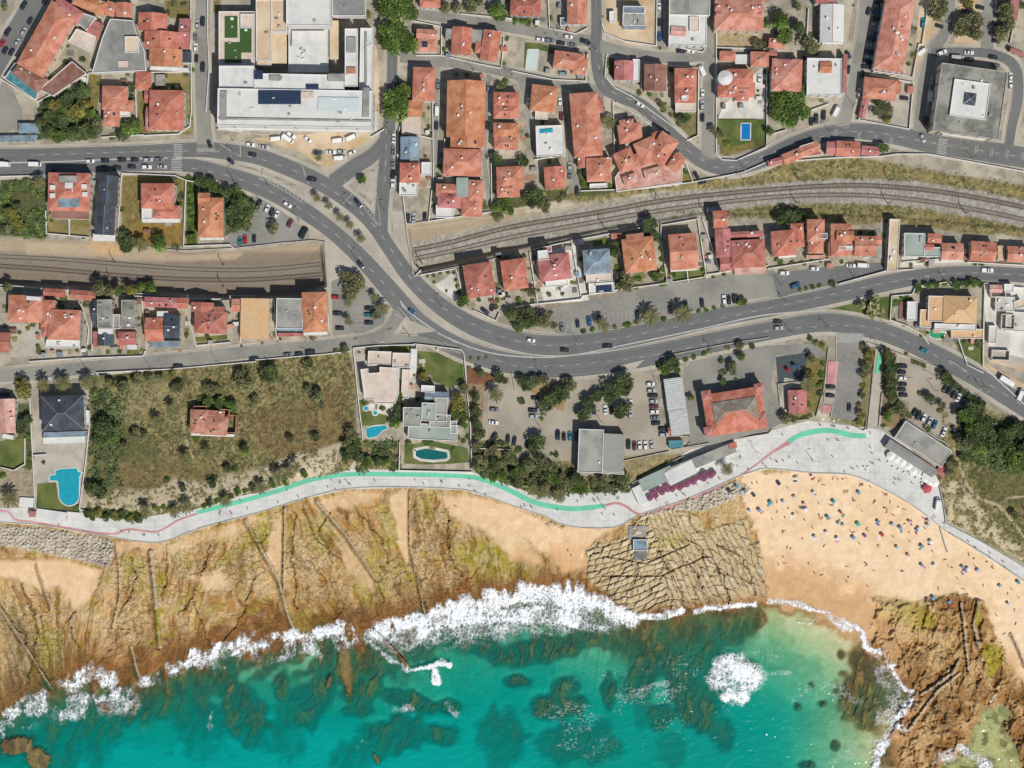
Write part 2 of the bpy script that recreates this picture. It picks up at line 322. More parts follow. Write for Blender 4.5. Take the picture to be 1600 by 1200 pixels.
# gardens / rough plots (soft ground)
def garden(s, c=None, amt=1.0):
    global A
    f = zone(pts(s, False), 1.2, 1.5) * amt
    A = dryfield(A, f, .75, .5) if c is None else mixc(mixc(A, c, f), dk(c, .6), f * sstep(.45, .62, n3) * .7)
GG = (.09, .11, .035); GY = (.20, .165, .06); GD = (.10, .105, .045)
for s, c in [('60 160 138 115 138 220 58 216', GD), ('138 115 160 115 150 180 150 215 138 215', GY), ('0 280 72 278 74 372 0 368', GD), ('190 275 290 275 288 385 190 385', GY),
             ('205 350 290 350 288 380 205 380', (.25, .16, .05)), ('290 272 310 272 308 385 292 385', GG), ('215 140 300 120 300 210 214 208', GY), ('250 115 300 115 300 140 250 140', GY),
             ('300 275 400 300 405 340 350 370 350 310 305 290', GD), ('320 0 345 0 345 20 320 20', GY), ('256 0 298 0 298 28 262 28', GY), ('0 690 38 680 40 730 0 740', GG), ('22 630 48 630 52 730 40 740 30 700', GD),
             ('0 730 50 735 56 790 0 792', (.33, .27, .19)), ('1318 480 1395 462 1392 500 1388 512 1340 498 1272 487', GG), ('1490 532 1534 530 1532 576 1505 560', GG), ('1255 535 1290 535 1290 560 1282 640 1262 650 1225 655 1220 645 1260 600', GY),
             ('1030 560 1070 545 1110 545 1100 560 1060 570 1035 590', GD), ('730 548 790 555 795 600 755 605 755 640 735 660 728 600', (.20, .10, .055)), ('733 600 756 600 752 690 735 690', (.30, .22, .14)),
             ('810 588 870 590 900 602 890 640 850 650 842 625 815 610', (.33, .24, .13)), ('900 655 905 620 925 600 990 590 985 620 960 632 915 640', (.30, .23, .12)),
             ('1120 180 1195 187 1200 230 1125 240', GD), ('1125 215 1170 205 1180 230 1130 245', GY), ('1510 490 1510 520', GG), ('848 487 990 470 1000 440 850 470', (.3, .25, .18)), ('905 520 1010 500 1150 478 1165 465 1170 478 1010 510 870 528 860 522', (.16, .14, .07)),
             ('1235 458 1285 438 1300 440 1297 448 1240 465', GD), ('1350 540 1368 543 1362 600 1355 670 1335 668 1340 600', (.23, .19, .09)), ('1378 540 1400 550 1402 630 1425 650 1400 670 1378 665', (.25, .17, .10)),
             ('820 300 890 290 880 312 780 330 780 312', GD), ('900 270 965 290 962 300 900 308', GG), ('1063 270 1083 270 1085 285 1063 290', GY), ('740 300 775 325 740 332', GD), ('575 545 592 545 590 575 562 575 556 548', GG), ('1290 655 1300 650 1365 662 1360 668', (.2, .2, .1)),
             ('950 165 1110 165 1100 190 1080 215 1000 175', (.3, .26, .18)), ('1050 175 1092 175 1090 215 1062 210', (.2, .18, .08)), ('940 90 960 85 960 120 945 115', GD), ('1120 50 1200 52 1200 75 1120 72', (.38, .30, .18))]:
    if len(s.split()) > 4: garden(s, c)
A = mixc(A, (.12, .13, .04), np.zeros(X.shape))
garden('790 20 845 28 840 42 790 36', GD, .9); garden('925 375 1035 345 1000 355', None, .1)
Zl = Z + np.where(inpoly(X, Y, F1) | inpoly(X, Y, F3), (n2 - .5) * .5 + (n3 - .5) * .35, 0) - .0
LANDM = attrmat('land_soil', amt=.16, scale=1.6, bump=.35, amt2=.08)
st(gridmesh('ground', X, Y, Zl, LANDM, {'albedo': ('FLOAT_COLOR', A)}))
far = mat('far_land', (.22, .20, .13), (.36, .31, .22), scale=.05, c3=(.11, .13, .06), scale3=.02)
o = mk('ground', [(-2500, 190, -6), (2500, 190, -6), (2500, 3000, -1), (-2500, 3000, -1), (-2500, -60, -6.2), (2500, -60, -6.2)], [(0, 1, 2, 3), (4, 5, 1, 0)], far); st(o)

# ------------------------------------------------------------------ SHORE
x = np.arange(-70, 1671, 1.15); y = np.arange(728, 1262, 1.15); X, Y = np.meshgrid(x, y)
n1 = fbm(X / 45, Y / 45); n2 = fbm(X / 14 + 31, Y / 14 + 4); n3 = fbm(X / 4 + 3, Y / 4, 4); n4 = fbm(X / 110 + 5, Y / 110 + 2, 3)
wx = X + (n2 - .5) * 26 + (n3 - .5) * 8; wy = Y + (n1 - .5) * 30 + (fbm(X / 12 + 90, Y / 12) - .5) * 18
SEA = pts('-200 1125 0 1112 40 1092 80 1080 110 1062 150 1048 200 1068 250 1052 330 1022 400 1006 440 1000 480 992 545 986 556 1005 570 1000 640 975 700 955 780 940 850 930 900 935 950 950 990 966 1060 962 1130 948 1190 945 1205 942 1260 955 1310 975 1345 1000 1360 1020 1385 1050 1422 1080 1428 1096 1405 1125 1388 1150 1392 1180 1420 1215 1500 1235 1700 1240 1700 1500 -200 1500', False)
_sl = np.interp(X, [-60, 60, 150, 260, 330, 420, 520, 620, 720, 900], [-.45, -.30, .30, .10, .45, -.40, -.55, -.15, -.25, .1]); _us = X + _sl * (Y - 870)
fing = ((fbm(_us / 9 + 4, Y / 70 + 9) - .5) * 46 + (n2 - .5) * 22) * sstep(1020, 940, X)
sd = np.maximum(sdpoly(wx, wy, SEA) + fing, np.minimum(sdpoly(wx, wy, pts('1520 1130 1535 1105 1560 1098 1582 1112 1578 1150 1600 1200 1610 1500 1470 1500 1468 1196 1500 1180', False)), 9))                      # + towards open water
dS = np.maximum(Y - yS(X), 0)
lz = -6.0 + 3.2 * np.clip(-sd, 0, 1e9) / (np.clip(-sd, 0, 1e9) + dS + 6)
Z = np.where(sd > 0, -6.15 - np.minimum(sd * .028, 4.6), lz)
rot = R(28); U = (X * math.cos(rot) + Y * math.sin(rot)); Vv = (-X * math.sin(rot) + Y * math.cos(rot))
Ul = X * math.cos(R(-18)) + Y * math.sin(R(-18)); Vl = -X * math.sin(R(-18)) + Y * math.cos(R(-18))
wr = sstep(600, 900, X)
e1, c1 = voro((X - .2 * Y + (n2 - .5) * 14) / 8, (Y + (n1 - .5) * 14) / 9.5)
Uh = X * math.cos(R(62)) + Y * math.sin(R(62)); Vh = -X * math.sin(R(62)) + Y * math.cos(R(62))
e2, c2 = voro((Uh + (n2 - .5) * 8) / 21, (Vh + (n1 - .5) * 10 + (n2 - .5) * 4) / 8.5, .5)
e4, c4 = voro((U + (n2 - .5) * 6) / 12, (Vv + (n2 - .5) * 6) / 9, .45)
sel = (X + (n1 - .5) * 60 + (Y - 880) * .3) < 1060; e2 = np.where(sel, e4, e2); c2 = np.where(sel, c4, c2)
e3, c3 = voro((X + (n2 - .5) * 14) / 26, (Y + (n1 - .5) * 30) / 60)
head = sstep(-3, 3, sdpoly(wx * .4 + X * .6, wy * .4 + Y * .6, pts('917 862 925 850 950 848 975 838 1010 800 1060 795 1090 800 1100 830 1150 812 1168 812 1170 850 1188 848 1198 905 1200 940 1060 950 985 962 950 930 918 905', False)))
east = sstep(-4, 4, sdpoly(wx, wy, pts('1368 935 1440 940 1500 935 1530 945 1560 1000 1575 1080 1600 1100 1700 1120 1700 1300 1400 1260 1395 1130 1440 1085 1390 1050 1368 1000', False)))
sandz = [('1155 735 1700 735 1700 1120 1610 1080 1570 1030 1540 950 1500 930 1440 935 1370 928 1368 1000 1200 1000 1195 905 1188 850 1165 800', 4, 1), ('1510 925 1620 925 1640 1010 1600 1050 1570 1030 1545 960', 5, 1),
         ('752 780 810 795 880 822 960 825 925 850 915 890 880 900 860 870 800 830 762 812 700 790', 6, 1), ('690 775 760 782 800 820 830 850 850 880 800 880 770 840 700 800', 6, .9),
         ('-80 872 40 876 100 878 160 892 150 925 120 950 90 915 60 925 30 905 -80 900', 5, .95), ('610 770 640 768 640 860 632 880 615 820', 4, .9), ('425 810 445 800 443 880 430 900 415 890', 4, .7),
         ('520 835 560 860 590 905 580 925 540 890', 6, .6), ('175 845 260 850 250 870 215 862 180 870', 5, .7), ('260 850 330 830 400 808 430 802 420 815 330 845 270 865', 5, .6), ('300 900 345 890 360 915 320 925', 8, .8), ('480 780 560 768 600 770 560 790 500 800', 5, .7), ('1072 845 1095 840 1100 870 1080 880', 4, .8), ('1500 1130 1560 1100 1570 1200 1520 1240', 14, .6)]
sand = np.zeros(X.shape)
for s_, so_, am in sandz: sand = np.maximum(sand, am * sstep(-so_, so_, sdpoly(X + (n2 - .5) * 16 + (n3 - .5) * 6, Y + (n1 - .5) * 20, pts(s_, False))))
sand *= (1 - head * .97)
land = sstep(6, -6, sd)
sbay = sstep(-45, 75, sdpoly(wx, wy, pts('1165 930 1400 930 1420 1100 1420 1300 1180 1300 1130 1200 1150 1100', False)))
sand = np.maximum(sand, sbay)
# submerged shelves & boulders: x y rx ry rot height
RK = nums('560 1050 40 62 12 1.0  120 1150 70 45 10 .9  60 1180 80 40 -10 .8  350 1060 30 14 -35 1  385 1120 34 60 20 .95  440 1075 12 26 0 1  470 1110 40 36 0 .8  505 1080 20 40 -20 .8  640 1095 60 16 -18 .95 620 1150 60 34 10 .85 700 1105 22 14 0 .9 690 1150 38 20 0 .9 560 1180 60 30 20 .7 '
          '850 1015 62 22 8 .95 800 1030 40 14 0 .9 810 1065 26 10 0 1 870 1105 55 20 5 .95 885 1072 28 16 8 .9 930 990 18 20 40 .9 950 1080 12 28 0 .9 1010 1040 30 60 -25 .9 1060 1050 26 56 10 .9 1095 1010 30 44 15 .9 1140 985 24 26 0 .9 1175 965 20 26 0 .95 1000 1000 22 14 -40 1 1090 1110 40 34 0 .8 1030 1120 24 22 0 .7 1010 975 24 12 0 1 780 1160 40 60 0 .6 900 1160 70 40 0 .55 1345 1095 34 52 15 1 1360 1050 34 50 10 1 1380 1085 40 30 0 .9 1305 1165 8 9 0 .9 1285 1100 8 5 0 1 1247 1105 6 7 0 1 1268 1070 4 6 0 1 1313 1023 5 9 0 1 1282 1030 3 3 0 1 1260 1195 14 8 0 .8 1385 1180 20 20 0 .9 1305 1080 6 6 0 .9 1314 1052 4 4 0 .9 240 1090 50 34 15 .95 290 1070 30 40 0 .7 310 1130 50 50 0 .6 200 1115 16 26 0 .9 450 1160 30 50 0 .6 330 1180 60 26 0 .5 150 1185 34 24 0 .7 745 1010 46 12 -8 .9 560 1110 30 12 0 .8 1110 1075 30 40 0 .6 1170 1045 16 24 0 .4 1130 1150 22 34 10 .6 1050 1170 26 30 0 .35 1005 1105 16 40 0 .4')
us_ = X + .25 * (Y - 1000) + (n1 - .5) * 30
rk = np.zeros(X.shape)
for i in range(0, len(RK), 6):
    cx, cy, rx, ry, ro, hh = RK[i:i + 6]; ro = R(ro); dx = X - cx; dy = Y - cy
    uu = (dx * math.cos(ro) - dy * math.sin(ro)) / rx; vv = (dx * math.sin(ro) + dy * math.cos(ro)) / ry
    q = np.hypot(uu, vv) + (n2 - .5) * .9 + (n3 - .5) * .4
    rk = np.maximum(rk, hh * sstep(1.2, .7, q))
rk = np.where(sd > 0, rk, 0)
# broad shelf below the western shore (shallow rock floor, cut by sand channels)
shelf = sstep(110, 20, sd + (n2 - .5) * 70 + (n1 - .5) * 40) * (1 - sbay) * sstep(1250, 1150, X + (n2 - .5) * 40)
for ch, wd in (('265 1050 275 1130 290 1200', 9), ('700 1060 730 1100 745 1200', 22), ('430 1090 445 1200', 9), ('925 1000 950 1060 980 1080', 12), ('500 1000 470 1040 420 1060', 10), ('330 1110 300 1160 200 1170', 8), ('760 1060 900 1050 960 1070', 9), ('390 1050 330 1120 310 1170', 8)):
    shelf *= 1 - .95 * sstep(wd, wd * .4, dline(wx, wy, pts(ch, False)))
rk = np.maximum(rk, shelf * .8 * sstep(.30, .58, n2 + (.5 - sd / 260) * .25) * (sd > 0))
def blur(a, n_):
    for ax in (0, 1):
        c_ = np.cumsum(np.concatenate([np.repeat(np.take(a, [0], ax), n_ + 1, ax), a, np.repeat(np.take(a, [-1], ax), n_, ax)], ax), ax)
        a = (np.take(c_, range(2 * n_ + 1, c_.shape[ax]), ax) - np.take(c_, range(0, c_.shape[ax] - 2 * n_ - 1), ax)) / (2 * n_ + 1)
    return a
rk = blur(blur(rk, 3), 2)
shoreband = sstep(26, 4, sd) * (1 - sbay) * (sd > 0)
rk = np.maximum(rk, shoreband * .9)
reef = fbm(us_ / 7, Y / 22 + 5, 4)
top = np.where(rk > 0, -6.15 - 1.6 * (1 - rk) - .75 * np.clip(sd, 0, 90) / 90 - 1.1 * sstep(.35, .65, 1 - reef), -99)
Z = np.where((sd > 0) & (rk > .02), Z + (np.maximum(top, Z) - Z) * sstep(0, .85, rk), Z)
# emerging rocks (x y rx ry rot top)
for cx, cy, rx, ry, ro, tz in ((615, 1015, 5, 38, -40, -5.4), (25, 1165, 30, 18, -10, -5.3), (60, 1185, 24, 20, 30, -5.4), (165, 1105, 16, 10, 30, -5.6), (500, 1030, 2.5, 8, 0, -5.6), (514, 1065, 4, 14, 15, -5.5), (148, 1075, 5, 14, 0, -5.6), (110, 1070, 5, 22, 0, -5.7), (588, 1185, 4, 14, -30, -5.9), (1370, 1010, 14, 8, 30, -5.4), (1485, 1155, 20, 16, 10, -4.4), (1490, 1060, 4, 26, 5, -4.2), (540, 1040, 12, 60, -8, -5.95), (1470, 1125, 24, 14, 10, -4.6)):
    ro = R(-ro); dx = X - cx; dy = Y - cy
    q = np.hypot((dx * math.cos(ro) - dy * math.sin(ro)) / rx, (dx * math.sin(ro) + dy * math.cos(ro)) / ry) + (n3 - .5) * .5
    b_ = sstep(1.1, .6, q); Z = Z + (tz + (n3 - .5) * .4 - Z) * b_ * (tz > Z); rk = np.maximum(rk, b_)
# rock relief on the dry flats
t_ = np.clip(-sd / 130, 0, 1)
slope = np.interp(X, [-60, 60, 150, 260, 330, 420, 520, 620, 720, 900], [-.45, -.30, .30, .10, .45, -.40, -.55, -.15, -.25, .1])
us = X + slope * (Y - 870) + (n1 - .5) * 26 + (n2 - .5) * 9
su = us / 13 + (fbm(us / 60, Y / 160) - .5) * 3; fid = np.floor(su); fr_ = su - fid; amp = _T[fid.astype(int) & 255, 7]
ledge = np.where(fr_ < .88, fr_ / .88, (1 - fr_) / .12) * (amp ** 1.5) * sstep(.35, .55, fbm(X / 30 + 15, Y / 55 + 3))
su2 = us / 5.2 + (n2 - .5) * 1.2; f2_ = np.floor(su2); r2_ = su2 - f2_; amp2 = _T[f2_.astype(int) & 255, 19]
ledge2 = np.where(r2_ < .8, r2_ / .8, (1 - r2_) / .2) * amp2
em, cm = voro(us / 7.5, Y / 11 + (n2 - .5) * 2)
rockm = land * (1 - sand)
def slabs(an, wd, ln, seed):
    al = X * math.cos(R(an)) + Y * math.sin(R(an)) + (n2 - .5) * 5; ac = -X * math.sin(R(an)) + Y * math.cos(R(an)) + (n1 - .5) * 16 + (n2 - .5) * 3
    q = ac / wd + (vnoise(ac / 30 + seed, al * 0) - .5) * 1.4; k = np.floor(q); e = np.minimum(q - k, 1 - q + k) * wd
    p = al / (ln * (.6 + .9 * _T[k.astype(int) & 255, seed])) + _T[k.astype(int) & 255, seed + 1] * 9 + (q - k - .5) * .5; j = np.floor(p); f = np.minimum(p - j, 1 - p + j) * ln
    return np.minimum(e * 1.0, f * .9) / 8.5, _T[(k.astype(int) * 7 + j.astype(int) * 13) & 255, seed + 2]
hA = slabs(64, 9.5, 24, 3); hB = slabs(-18, 8.5, 15, 31); selh = (X + (n1 - .5) * 50 - (Y - 880) * .25) < 1035
e2 = np.where(head > .02, np.where(selh, hB[0], hA[0]), e2); c2 = np.where(head > .02, np.where(selh, hB[1], hA[1]), c2)
crk = np.minimum(np.where(wr > .5, e2, e1) / .13, 1) 
slab_area = np.clip(sstep(.46, .6, fbm(X / 70 + 12, Y / 70 + 40, 3)) + head * 2 + sstep(-8, 4, sdpoly(wx, wy, pts('640 795 700 800 720 860 700 900 655 900 642 860', False))) * 2 + sstep(-8, 4, sdpoly(wx, wy, pts('260 880 330 850 400 835 420 880 380 930 270 910', False))) + sstep(-8, 4, sdpoly(wx, wy, pts('450 830 505 830 510 890 450 885', False))) * 2 + sstep(-8, 4, sdpoly(wx, wy, pts('180 880 230 880 235 1000 190 990', False))), 0, 1)
hs = head[..., ] 
Z = Z + rockm * ((np.where(wr > .5, c2, c1) - .5) * (.35 + hs * .9) * slab_area - (1 - crk) * (.5 + hs * .7) * slab_area + (n3 - .5) * .55 + (n2 - .5) * .8)
wrk = rockm * (1 - head) * (1 - east)
Z = Z + wrk * (ledge * 1.4 + ledge2 * .28 * sstep(.05, .4, t_)) * (1 - .35 * slab_area) + east * land * (ledge * 1.6 + ledge2 * .5)
Z = Z + wrk * ((cm - .5) * .3 - (1 - np.minimum(em / .14, 1)) * .35) * sstep(.42, .52, fbm(X / 50 + 33, Y / 50 + 71))
Z = Z + rockm * (c3 - .5) * .7
Z = Z + head * 1.0 + east * land * (sstep(.4, .6, n2) * 1.1 + (n3 - .5) * .5)
Z = Z + sand * land * ((n2 - .5) * .30 + (fbm(X / 2.2, Y / 2.2, 2) - .5) * .05 * sstep(60, 20, dS))
# dykes and gullies
dyk = np.zeros(X.shape); gul = np.zeros(X.shape)
for s_, wd, h_ in (('236 862 243 930 250 1010', 4.2, 1.3), ('57 882 68 915 80 950', 1.8, .8), ('445 790 444 850 443 925', 1.8, 1.2), ('180 845 186 880 187 930 176 980', 1.0, .5), ('495 783 540 835 588 905', 2.2, 1.1), ('383 812 410 860 435 905 450 960 466 1003', 2.6, 1.1), ('640 768 640 850 652 905 664 960', 1.2, .9), ('0 950 40 1010 80 1075', 1.6, .8), ('205 1010 215 1050 222 1075', 2.2, .9), ('585 985 612 1012 642 1045', 2.6, 1.6), ('1502 942 1508 990 1514 1050', 2.5, 1.2), ('1530 940 1522 975 1530 1010', 3.5, 1.0), ('1580 990 1590 1010 1602 1040', 2, .8), ('1440 1085 1490 1050 1500 1030', 3, .9), ('1420 1140 1465 1080 1500 1052', 3, .8)):
    d_ = dline(X + (n3 - .5) * 3, Y, pts(s_, False)); b_ = sstep(wd, wd * .6, d_); dyk = np.maximum(dyk, b_); Z = Z + h_ * b_
    gul = np.maximum(gul, sstep(1.8, .8, np.abs(dline(X + 2.6 + (n3 - .5) * 3, Y - 1, pts(s_, False)) - 0) - wd + .6) * (1 - b_) * .8)
for s_ in ('262 850 260 900 252 930', '640 768 639 860 650 900 662 950', '590 905 600 940', '515 800 500 830 520 880', '470 790 500 850 540 880', '120 1010 110 970 150 900 165 880', '400 900 380 960 350 1000', '330 850 300 930 280 960', '300 940 320 980 330 1010', '460 800 457 870 462 950', '560 800 600 850 605 880', '700 790 695 850 720 900', '1400 990 1420 1060', '1600 960 1570 960', '30 900 60 980 45 1060', '0 940 40 1000 90 1090', '205 870 215 900 190 950', '1050 850 1090 900 1110 950', '1080 840 1130 900 1140 945', '1030 860 1060 920 1065 950', '1120 850 1160 870 1180 930', '990 850 1000 890 985 930', '950 870 1010 880 1080 850', '940 900 1030 900 1100 870'):
    gul = np.maximum(gul, sstep(1.6, .7, dline(X + (n2 - .5) * 14 + (n3 - .5) * 4, Y, pts(s_, False))) * rockm)
Z = Z - gul * 1.0 * land
# boulder revetment in the west
riprap = sstep(-3, 3, sdpoly(X + (n3 - .5) * 6, Y + (n2 - .5) * 8, pts('-80 816 0 820 70 825 172 842 180 862 170 888 120 875 60 862 0 852 -80 850', False)))
rr = np.maximum(riprap, sstep(-3, 2, sdpoly(X, Y, pts('1010 806 1075 782 1150 752 1175 765 1120 790 1095 800 1060 795', False))))
eb, cb = voro(X / 6.2 + n2, Y / 5.0, .95); Z = Z + rr * (np.minimum(eb * 2.2, 1) * 1.1 - .3 + cb * .5)
hid = Y < yS(X) - 2; Z = np.where(hid, -9.5, Z); SHZ = np.maximum(Z, -6.2)
# ---- albedo of the shore (darker in cracks, gullies and ledge drops)
t = np.clip(-sd / 130, 0, 1)
PALE = (.54, .39, .20); TAN = (.43, .25, .085); BRN = (.26, .115, .03); DKB = (.12, .058, .02); ALG = (.33, .29, .025); SAND = (.74, .55, .36); WETS = (.60, .36, .175)
A = np.empty(X.shape + (3,)); A[:] = TAN
A = mixc(A, BRN, sstep(.72, .20, t + (n1 - .5) * .6 + (n2 - .5) * .3))
film = fbm(us / 16 + 8, Y / 90 + 31, 3); A = mixc(A, (.62, .41, .20), sstep(.50, .62, film) * rockm * .65 * sstep(.1, .4, t)); A = mixc(A, (.30, .14, .04), sstep(.46, .36, film) * rockm * .5)
A = mixc(A, PALE, slab_area * sstep(.25, .6, t + (n2 - .5) * .4) * .6 * sstep(.40, .56, fbm(X / 32 + 60, Y / 48 + 20)))
A = mixc(A, (.52, .40, .23), sstep(.5, .66, n2) * sstep(.3, .7, t) * .7)
A = mixc(A, DKB, sstep(.50, .66, fbm(X / 22 + 77, Y / 30 + 8)) * sstep(.62, .05, t) * .8)
A = mixc(A, (.10, .10, .05), sstep(-14, 14, sdpoly(wx, wy, pts('0 950 60 980 110 1000 100 1060 60 1080 0 1100', False))) * .6)
ALGP = [('400 815 420 800 440 812 432 840 410 860 398 850', 6, .9), ('350 860 400 825 412 835 380 862 340 890', 8, .8), ('480 820 520 810 520 840 505 870 490 860', 10, .6), ('590 790 622 800 625 860 605 850', 8, .7), ('700 850 760 840 820 850 830 900 760 900 720 880', 16, .75), ('190 870 230 878 225 900 190 895', 6, .8), ('240 885 262 890 260 930 246 930', 4, .7), ('238 950 252 948 254 1005 246 1008', 2, 1), ('1368 940 1400 935 1450 945 1465 970 1450 985 1380 965', 8, .75), ('1535 1010 1560 1005 1570 1030 1545 1062', 5, 1), ('1525 940 1535 950 1530 990 1520 980', 3, .9), ('1010 845 1070 830 1075 855 1020 855', 5, .7), ('400 790 440 790 440 800 400 815', 5, .4), ('540 860 600 850 640 900 560 930', 20, .35), ('455 960 485 955 480 990 462 990', 8, .6), ('60 980 100 985 90 1050 70 1060', 10, .4), ('1070 780 1100 785 1085 805 1065 800', 4, .8), ('1170 850 1190 850 1192 880 1175 880', 5, .5), ('640 800 660 790 680 800 660 815', 6, .5), ('580 900 600 890 615 930 590 940', 8, .5)]
alg = np.zeros(X.shape)
for s_, so_, am in ALGP: alg = np.maximum(alg, am * sstep(-so_, so_, sdpoly(X + (n2 - .5) * 14, Y + (n1 - .5) * 14, pts(s_, False))))
alg = alg * sstep(.3, .62, n3 + .12) * (1 - .6 * sstep(.3, .9, sand))
ba = fbm(X / 18 + 44, Y / 18 + 61); A = mixc(A, ALG, sstep(.52, .66, ba) * sstep(.15, .4, t) * rockm * .45 * (1 - head * .4) * (1 - wr * .3))
A = mixc(A, ALG, alg)
A = mixc(A, (.50, .40, .24), head * .9 * sstep(0, .22, t + .02 + (n2 - .5) * .12)); A = mixc(A, (.60, .51, .35), head * sstep(.5, .7, c2) * .6 * sstep(.1, .3, t))
A = mixc(A, ALG, alg * head * .6)
alg2 = alg
A = mixc(A, (.36, .20, .07), east * land * .75); A = mixc(A, (.58, .40, .20), east * land * sstep(.46, .6, n2) * .6); A = mixc(A, (.22, .105, .035), east * land * sstep(.50, .64, n1) * .6)
A = mixc(A, ALG, alg * east * .8)
wet = sstep(100, 50, -sd + (n1 - .5) * 34)
sc_ = np.empty(A.shape); sc_[:] = SAND; sc_ = mixc(sc_, (.70, .49, .29), sstep(.42, .62, n1) * .7); sc_ = mixc(sc_, WETS, wet * .9 * sstep(1000, 1100, X) + (1 - sstep(1000, 1100, X)) * np.clip(wet * .6 + .30, 0, 1)); sc_ = mixc(sc_, (.80, .60, .38), sstep(.56, .7, n2) * .5)
sc_ = mixc(sc_, (.54, .335, .165), sstep(62, 40, -sd + (n1 - .5) * 24) * .75); sc_ = mixc(sc_, (.44, .27, .13), sstep(16, 4, -sd + (n2 - .5) * 10) * .7)
A = A + (sc_ - A) * (sand * (1 - rk))[..., None]
A = mixc(A, (.30, .26, .03), alg * wrk * .75); tone = fbm(us / 4.5, Y / 34, 4); A = mixc(A, (.12, .06, .022), wrk * sstep(.54, .68, tone) * .55); A = mixc(A, (.50, .36, .19), wrk * sstep(.50, .38, tone) * sstep(.08, .35, t) * .3)
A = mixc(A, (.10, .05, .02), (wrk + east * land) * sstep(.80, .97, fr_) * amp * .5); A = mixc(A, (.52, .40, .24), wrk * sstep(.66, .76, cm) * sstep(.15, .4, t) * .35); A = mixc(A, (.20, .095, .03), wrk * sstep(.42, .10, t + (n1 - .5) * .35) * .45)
blot = fbm(X / 7 + 12, Y / 9 + 9, 4); A = mixc(A, (.12, .07, .03), rockm * sstep(.62, .74, blot) * .35)
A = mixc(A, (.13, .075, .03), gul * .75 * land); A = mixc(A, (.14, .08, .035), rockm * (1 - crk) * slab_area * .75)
A = mixc(A, (.44, .36, .25), dyk * .85 * (1 - alg)); A = mixc(A, (.42, .37, .30), rr * .9); A = mixc(A, (.54, .50, .43), rr * sstep(.5, .8, cb) * .6); A = mixc(A, (.16, .12, .07), riprap * sstep(862, 880, Y - (X * .06)) * .5)
# sea floor
sea = sstep(0, 10, sd)
fl = np.empty(A.shape); fl[:] = (.62, .53, .36); fl = mixc(fl, (.50, .45, .28), sstep(.45, .6, n1)); A = A + (fl - A) * (sea * (1 - sstep(0, .5, rk)))[..., None]
rf = np.empty(A.shape); rf[:] = (.15, .095, .042); rf = mixc(rf, (.32, .19, .075), sstep(.46, .64, reef) * .8); rf = mixc(rf, (.06, .05, .028), sstep(.50, .62, n3) * .6); rf = mixc(rf, (.20, .18, .07), sstep(.50, .66, n1) * .5); rf = mixc(rf, (.07, .06, .035), sstep(.56, .7, fbm(X / 9 + 5, Y / 16 + 8)) * .6)
A = A + (rf - A) * (sstep(0, 6, sd) * sstep(.08, .8, rk))[..., None]
inl = sstep(-4, 12, sdpoly(wx, wy, pts('1520 1130 1535 1105 1560 1098 1582 1112 1578 1150 1600 1200 1610 1500 1470 1500 1468 1196 1500 1180', False)))
A = mixc(A, (.62, .50, .27), inl * .85 * (1 - sstep(.5, .62, n2) * .75)); A = mixc(A, (.20, .15, .05), inl * sstep(.56, .66, n1) * .6)
A = np.clip(A * (1 + (n3 - .5) * .25 * (1 - .8 * sand * (1 - rk)))[..., None], .005, .9)
SHM = attrmat('shore_rock_and_sand', rough=.9, amt=.30, scale=1.6, bump=.7, amt2=.12)
_n = SHM.node_tree.nodes; _l = SHM.node_tree.links; _a = _n.new('ShaderNodeAttribute'); _a.attribute_name = 'rocky'
for q in list(_n):
    if q.type == 'BUMP': _m = _n.new('ShaderNodeMath'); _m.operation = 'MULTIPLY'; _m.inputs[1].default_value = .7; _l.new(_a.outputs['Fac'], _m.inputs[0]); _l.new(_m.outputs[0], q.inputs['Strength'])
    if q.type == 'MAP_RANGE' and q.inputs[3].default_value < .7:
        for k_, s_ in ((3, -.34), (4, .34)): _m = _n.new('ShaderNodeMath'); _m.operation = 'MULTIPLY_ADD'; _m.inputs[1].default_value = s_; _m.inputs[2].default_value = 1; _l.new(_a.outputs['Fac'], _m.inputs[0]); _l.new(_m.outputs[0], q.inputs[k_])
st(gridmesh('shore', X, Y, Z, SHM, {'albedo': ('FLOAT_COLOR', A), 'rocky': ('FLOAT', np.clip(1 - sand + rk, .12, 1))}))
# ------------------------------------------------------------------ SEA surface
depth = blur(np.clip(-6.0 - Z, 0, 12), 2); deep = fbm(X / 130 + 3, Y / 130 + 8, 3)
ws = (fbm(X / 10 + Y / 22, Y / 5, 4) - .5) * .30
wm = bpy.data.materials.new('sea_water'); wm.use_nodes = True; n = wm.node_tree.nodes; l = wm.node_tree.links
for q in list(n):
    if q.type != 'OUTPUT_MATERIAL': n.remove(q)
out = [q for q in n if q.type == 'OUTPUT_MATERIAL'][0]
at = n.new('ShaderNodeAttribute'); at.attribute_name = 'depth'
r1 = n.new('ShaderNodeValToRGB'); l.new(at.outputs['Fac'], r1.inputs[0]); e = r1.color_ramp.elements
e[0].position = 0; e[0].color = (.97, .985, .97, 1); e[1].position = 1; e[1].color = (.0, .40, .42, 1)
for p_, c_ in ((.06, (.80, .93, .86)), (.16, (.52, .87, .80)), (.35, (.28, .82, .76)), (.6, (.07, .68, .65))):
    q = e.new(p_); q.color = c_ + (1,)
tr = n.new('ShaderNodeBsdfTransparent'); l.new(r1.outputs[0], tr.inputs[0])
df = n.new('ShaderNodeBsdfDiffuse'); df.inputs[0].default_value = (.0, .38, .33, 1)
mr = n.new('ShaderNodeMapRange'); mr.inputs[1].default_value = .04; mr.inputs[2].default_value = .9; mr.inputs[3].default_value = .0; mr.inputs[4].default_value = .72; l.new(at.outputs['Fac'], mr.inputs[0])
